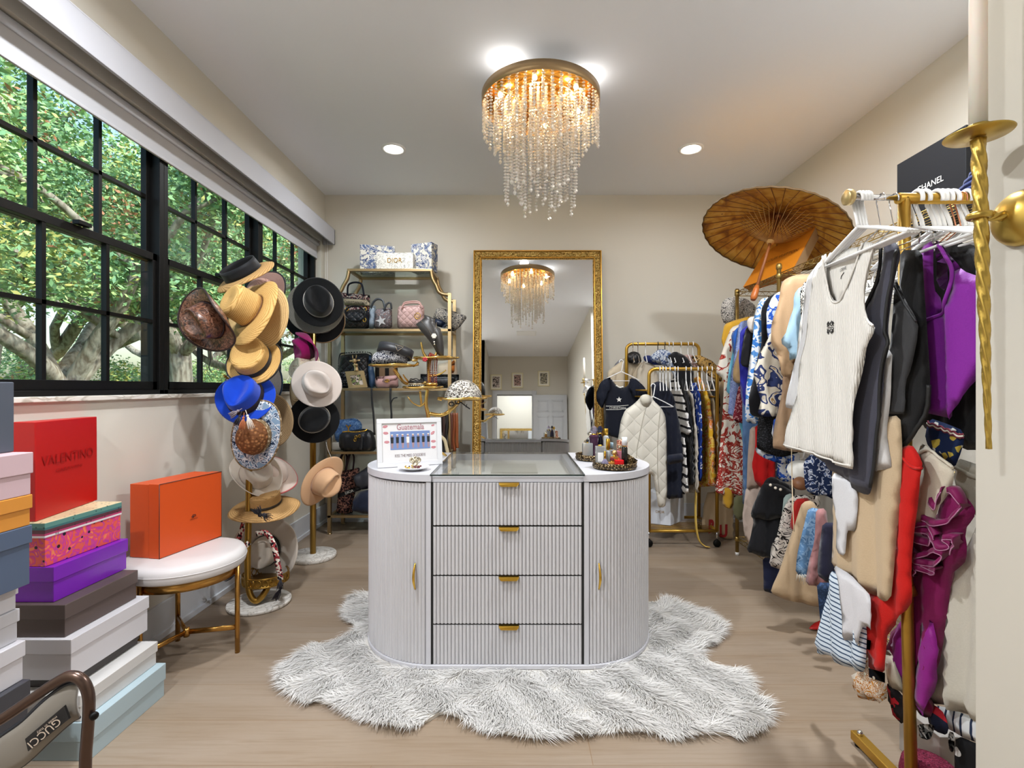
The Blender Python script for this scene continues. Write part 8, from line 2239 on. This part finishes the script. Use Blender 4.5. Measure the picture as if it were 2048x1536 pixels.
vs = []; P = smooth([pt(1393, 970, 3.74), pt(1391, 1010, 3.73), pt(1392, 1050, 3.72), pt(1398, 1080, 3.72), pt(1410, 1092, 3.72), pt(1418, 1094, 3.70)], 6)
MB().tube(P, .022, 8, flat=(.2, 1)).build('belt_band', YF_, t_)
bside('cream_boucle_coat', 'cream boucle coat sliver right of the yellow floral dress', 'coat', 1428, 3.84, [(1415, 775), (1424, 768), (1432, 800), (1437, 860), (1435, 935), (1426, 935), (1426, 860), (1420, 810)], fab('cfc2a8'), yaw=72)
bside('black_strap_dress', 'narrow black dress between cream coat and tan coat', 'dress', 1433, 3.88, [(1424, 762), (1434, 762), (1440, 800), (1438, 830), (1430, 800)], fab('1a1a1c'), yaw=72)
bside('tan_trench', 'tan belted trench coat at the right end of the back wall rack', 'coat', 1450, 3.78, [(1432, 768), (1446, 760), (1460, 780), (1470, 850), (1470, 955), (1440, 960), (1432, 925), (1436, 860)], fab('b89a72'), ex=.95, T=.03)
# rear rail, shoulders only
bk_('cream_trench', 'cream trench coat shoulders on the rear rail, far left', 'coat', 4.20, [(1215, 742), (1235, 728), (1254, 712), (1275, 716), (1292, 735), (1300, 760), (1300, 850), (1222, 850), (1214, 760)], fab('cdbda4'), T=.05)
bk_('grey_check_jacket', 'grey jacket shoulder behind the cream trench', 'jacket', 4.24, [(1228, 730), (1240, 718), (1262, 720), (1262, 760), (1228, 750)], fab('7c7c84'))
bk_('black_hanger_bag', 'small black quilted top bunched on the rear rail', 'top', 4.14, [(1254, 708), (1266, 702), (1280, 706), (1284, 725), (1270, 730), (1255, 724)], BKQ, T=.05)
bk_('beige_blazer', 'pale beige blazer between the cream trench and blue toile shirt', 'jacket', 4.16, [(1276, 735), (1290, 720), (1310, 730), (1318, 760), (1318, 850), (1276, 850), (1272, 760)], fab('cfc3b0'), T=.05)
bk_('navy_silk_blouse', 'navy blouse collar over the beige blazer', 'blouse', 4.12, [(1286, 712), (1300, 710), (1322, 722), (1330, 730), (1305, 730), (1288, 722)], fab('1e2a60', rough=.4))
bk_('toile_shirt', 'blue and white toile shirt on the rear rail', 'shirt', 4.10, [(1300, 712), (1318, 698), (1335, 700), (1355, 716), (1358, 740), (1352, 760), (1340, 740), (1320, 728), (1302, 722)], blotch('grey_blue_toile', 'b8c0cc', ['4a5c84', 'd0d4da'], 34, 'noise', thr=[.5, .6]), T=.04)
bk_('black_jacket', 'black jacket shoulder on the rear rail right of the toile shirt', 'jacket', 4.08, [(1334, 712), (1350, 702), (1372, 712), (1388, 735), (1388, 800), (1360, 800), (1352, 740)], fab('17171a'), T=.04)
bk_('rose_blouse', 'dusty rose blouse edge on the rear rail', 'blouse', 4.14, [(1360, 712), (1380, 708), (1402, 722), (1402, 745), (1385, 738), (1370, 725)], fab('b89a94'))
bk_('leopard_blouse', 'tan animal print blouse at the right end of the rear rail', 'blouse', 4.11, [(1380, 712), (1400, 710), (1425, 722), (1444, 742), (1444, 765), (1420, 755), (1400, 735)], blotch('leopard_print', 'b08c50', ['2c2018', 'c8a468'], 45, 'noise', thr=[.52, .6]))
for i, px in enumerate((1266, 1276, 1291, 1316, 1330, 1338, 1346, 1362, 1376, 1386)):
    wire_hanger(((px - VX) * .00415, yR, bz), 80, .34, [CHROME, CHROME, WHITEP, BCAP, BCAP, WHITEP, WHITEP, WHITEP, WHITEP, WHITEP][i], 'hanger on the rear gold rail, %s from the left post' % wl[i], group='hangers on the back wall rack', r=.0035, bar_r=.0135, hook=.024)
for i, px in enumerate((1320, 1326, 1332, 1340, 1350, 1356, 1372, 1382, 1396, 1404, 1414, 1424)):
    wire_hanger(((px - VX) * .00375, yF, fz), 75, .34, WHITEP, 'white hanger on the lower gold rail of the double rack, %s from its left bend' % wl[i], group='hangers on the back wall rack', r=.0038, bar_r=.0135, hook=.024)
# bags on the wire base
t = thing('paper_bag', 'tall white glossy carrier bag with DIOR lettering on the wire base of the back rack', 'bag', (1.05, 3.9, .13))
A = pt(1302, 1050, 3.88); A.z = .13
x0 = (1296 - VX) * .0039; x1 = (1338 - VX) * .0039; x2 = (1362 - VX) * .0041
zt_ = 1.2 - (985 - 774) * .0039
MB().hexa([Vector((x0, 3.93, .13)), Vector((x1, 3.86, .13)), Vector((x2, 4.02, .13)), Vector((x0 + .1, 4.10, .13))], [Vector((x0, 3.93, zt_)), Vector((x1, 3.86, zt_)), Vector((x2, 4.02, zt_)), Vector((x0 + .1, 4.10, zt_))]).build('bag_body', mat('white_gloss_card', 'e4e8f0', .25), t, bevel=.002)
ub = Vector((x1 - x0, -.07, 0)).normalized()
text('DIOR', Vector(((x0 + x1) / 2 + .01, 3.893, 1.2 - (1023 - 774) * .0039)) + Vector((0, -.003, 0)), ub, (0, 0, 1), .065, GLET, t, 'lettering', .002)
t = thing('canvas_tote', 'tan canvas tote with big red letters B U beside the white carrier bag', 'bag', (1.55, 3.9, .13))
TCV = fab('b8a080')
c = Cloth((1.5, 3.92, 1.2), 8, outline_px=[(1415, 985), (1466, 980), (1464, 1084), (1452, 1080), (1424, 1066), (1402, 1056), (1408, 1010)], T=.08, round_=.03, soft=0, fold=(.006, .12)); c.build('bag_body', TCV, t)
RL = mat('red_print_letters', 'a01c20', .7)
for s_, q, w_ in (('B', (1418, 1050), .05), ('U', (1441, 1060), .07)):
    c.decal_text(s_, q, w_, RL, t, height=.11, bold=.05, off=.004)
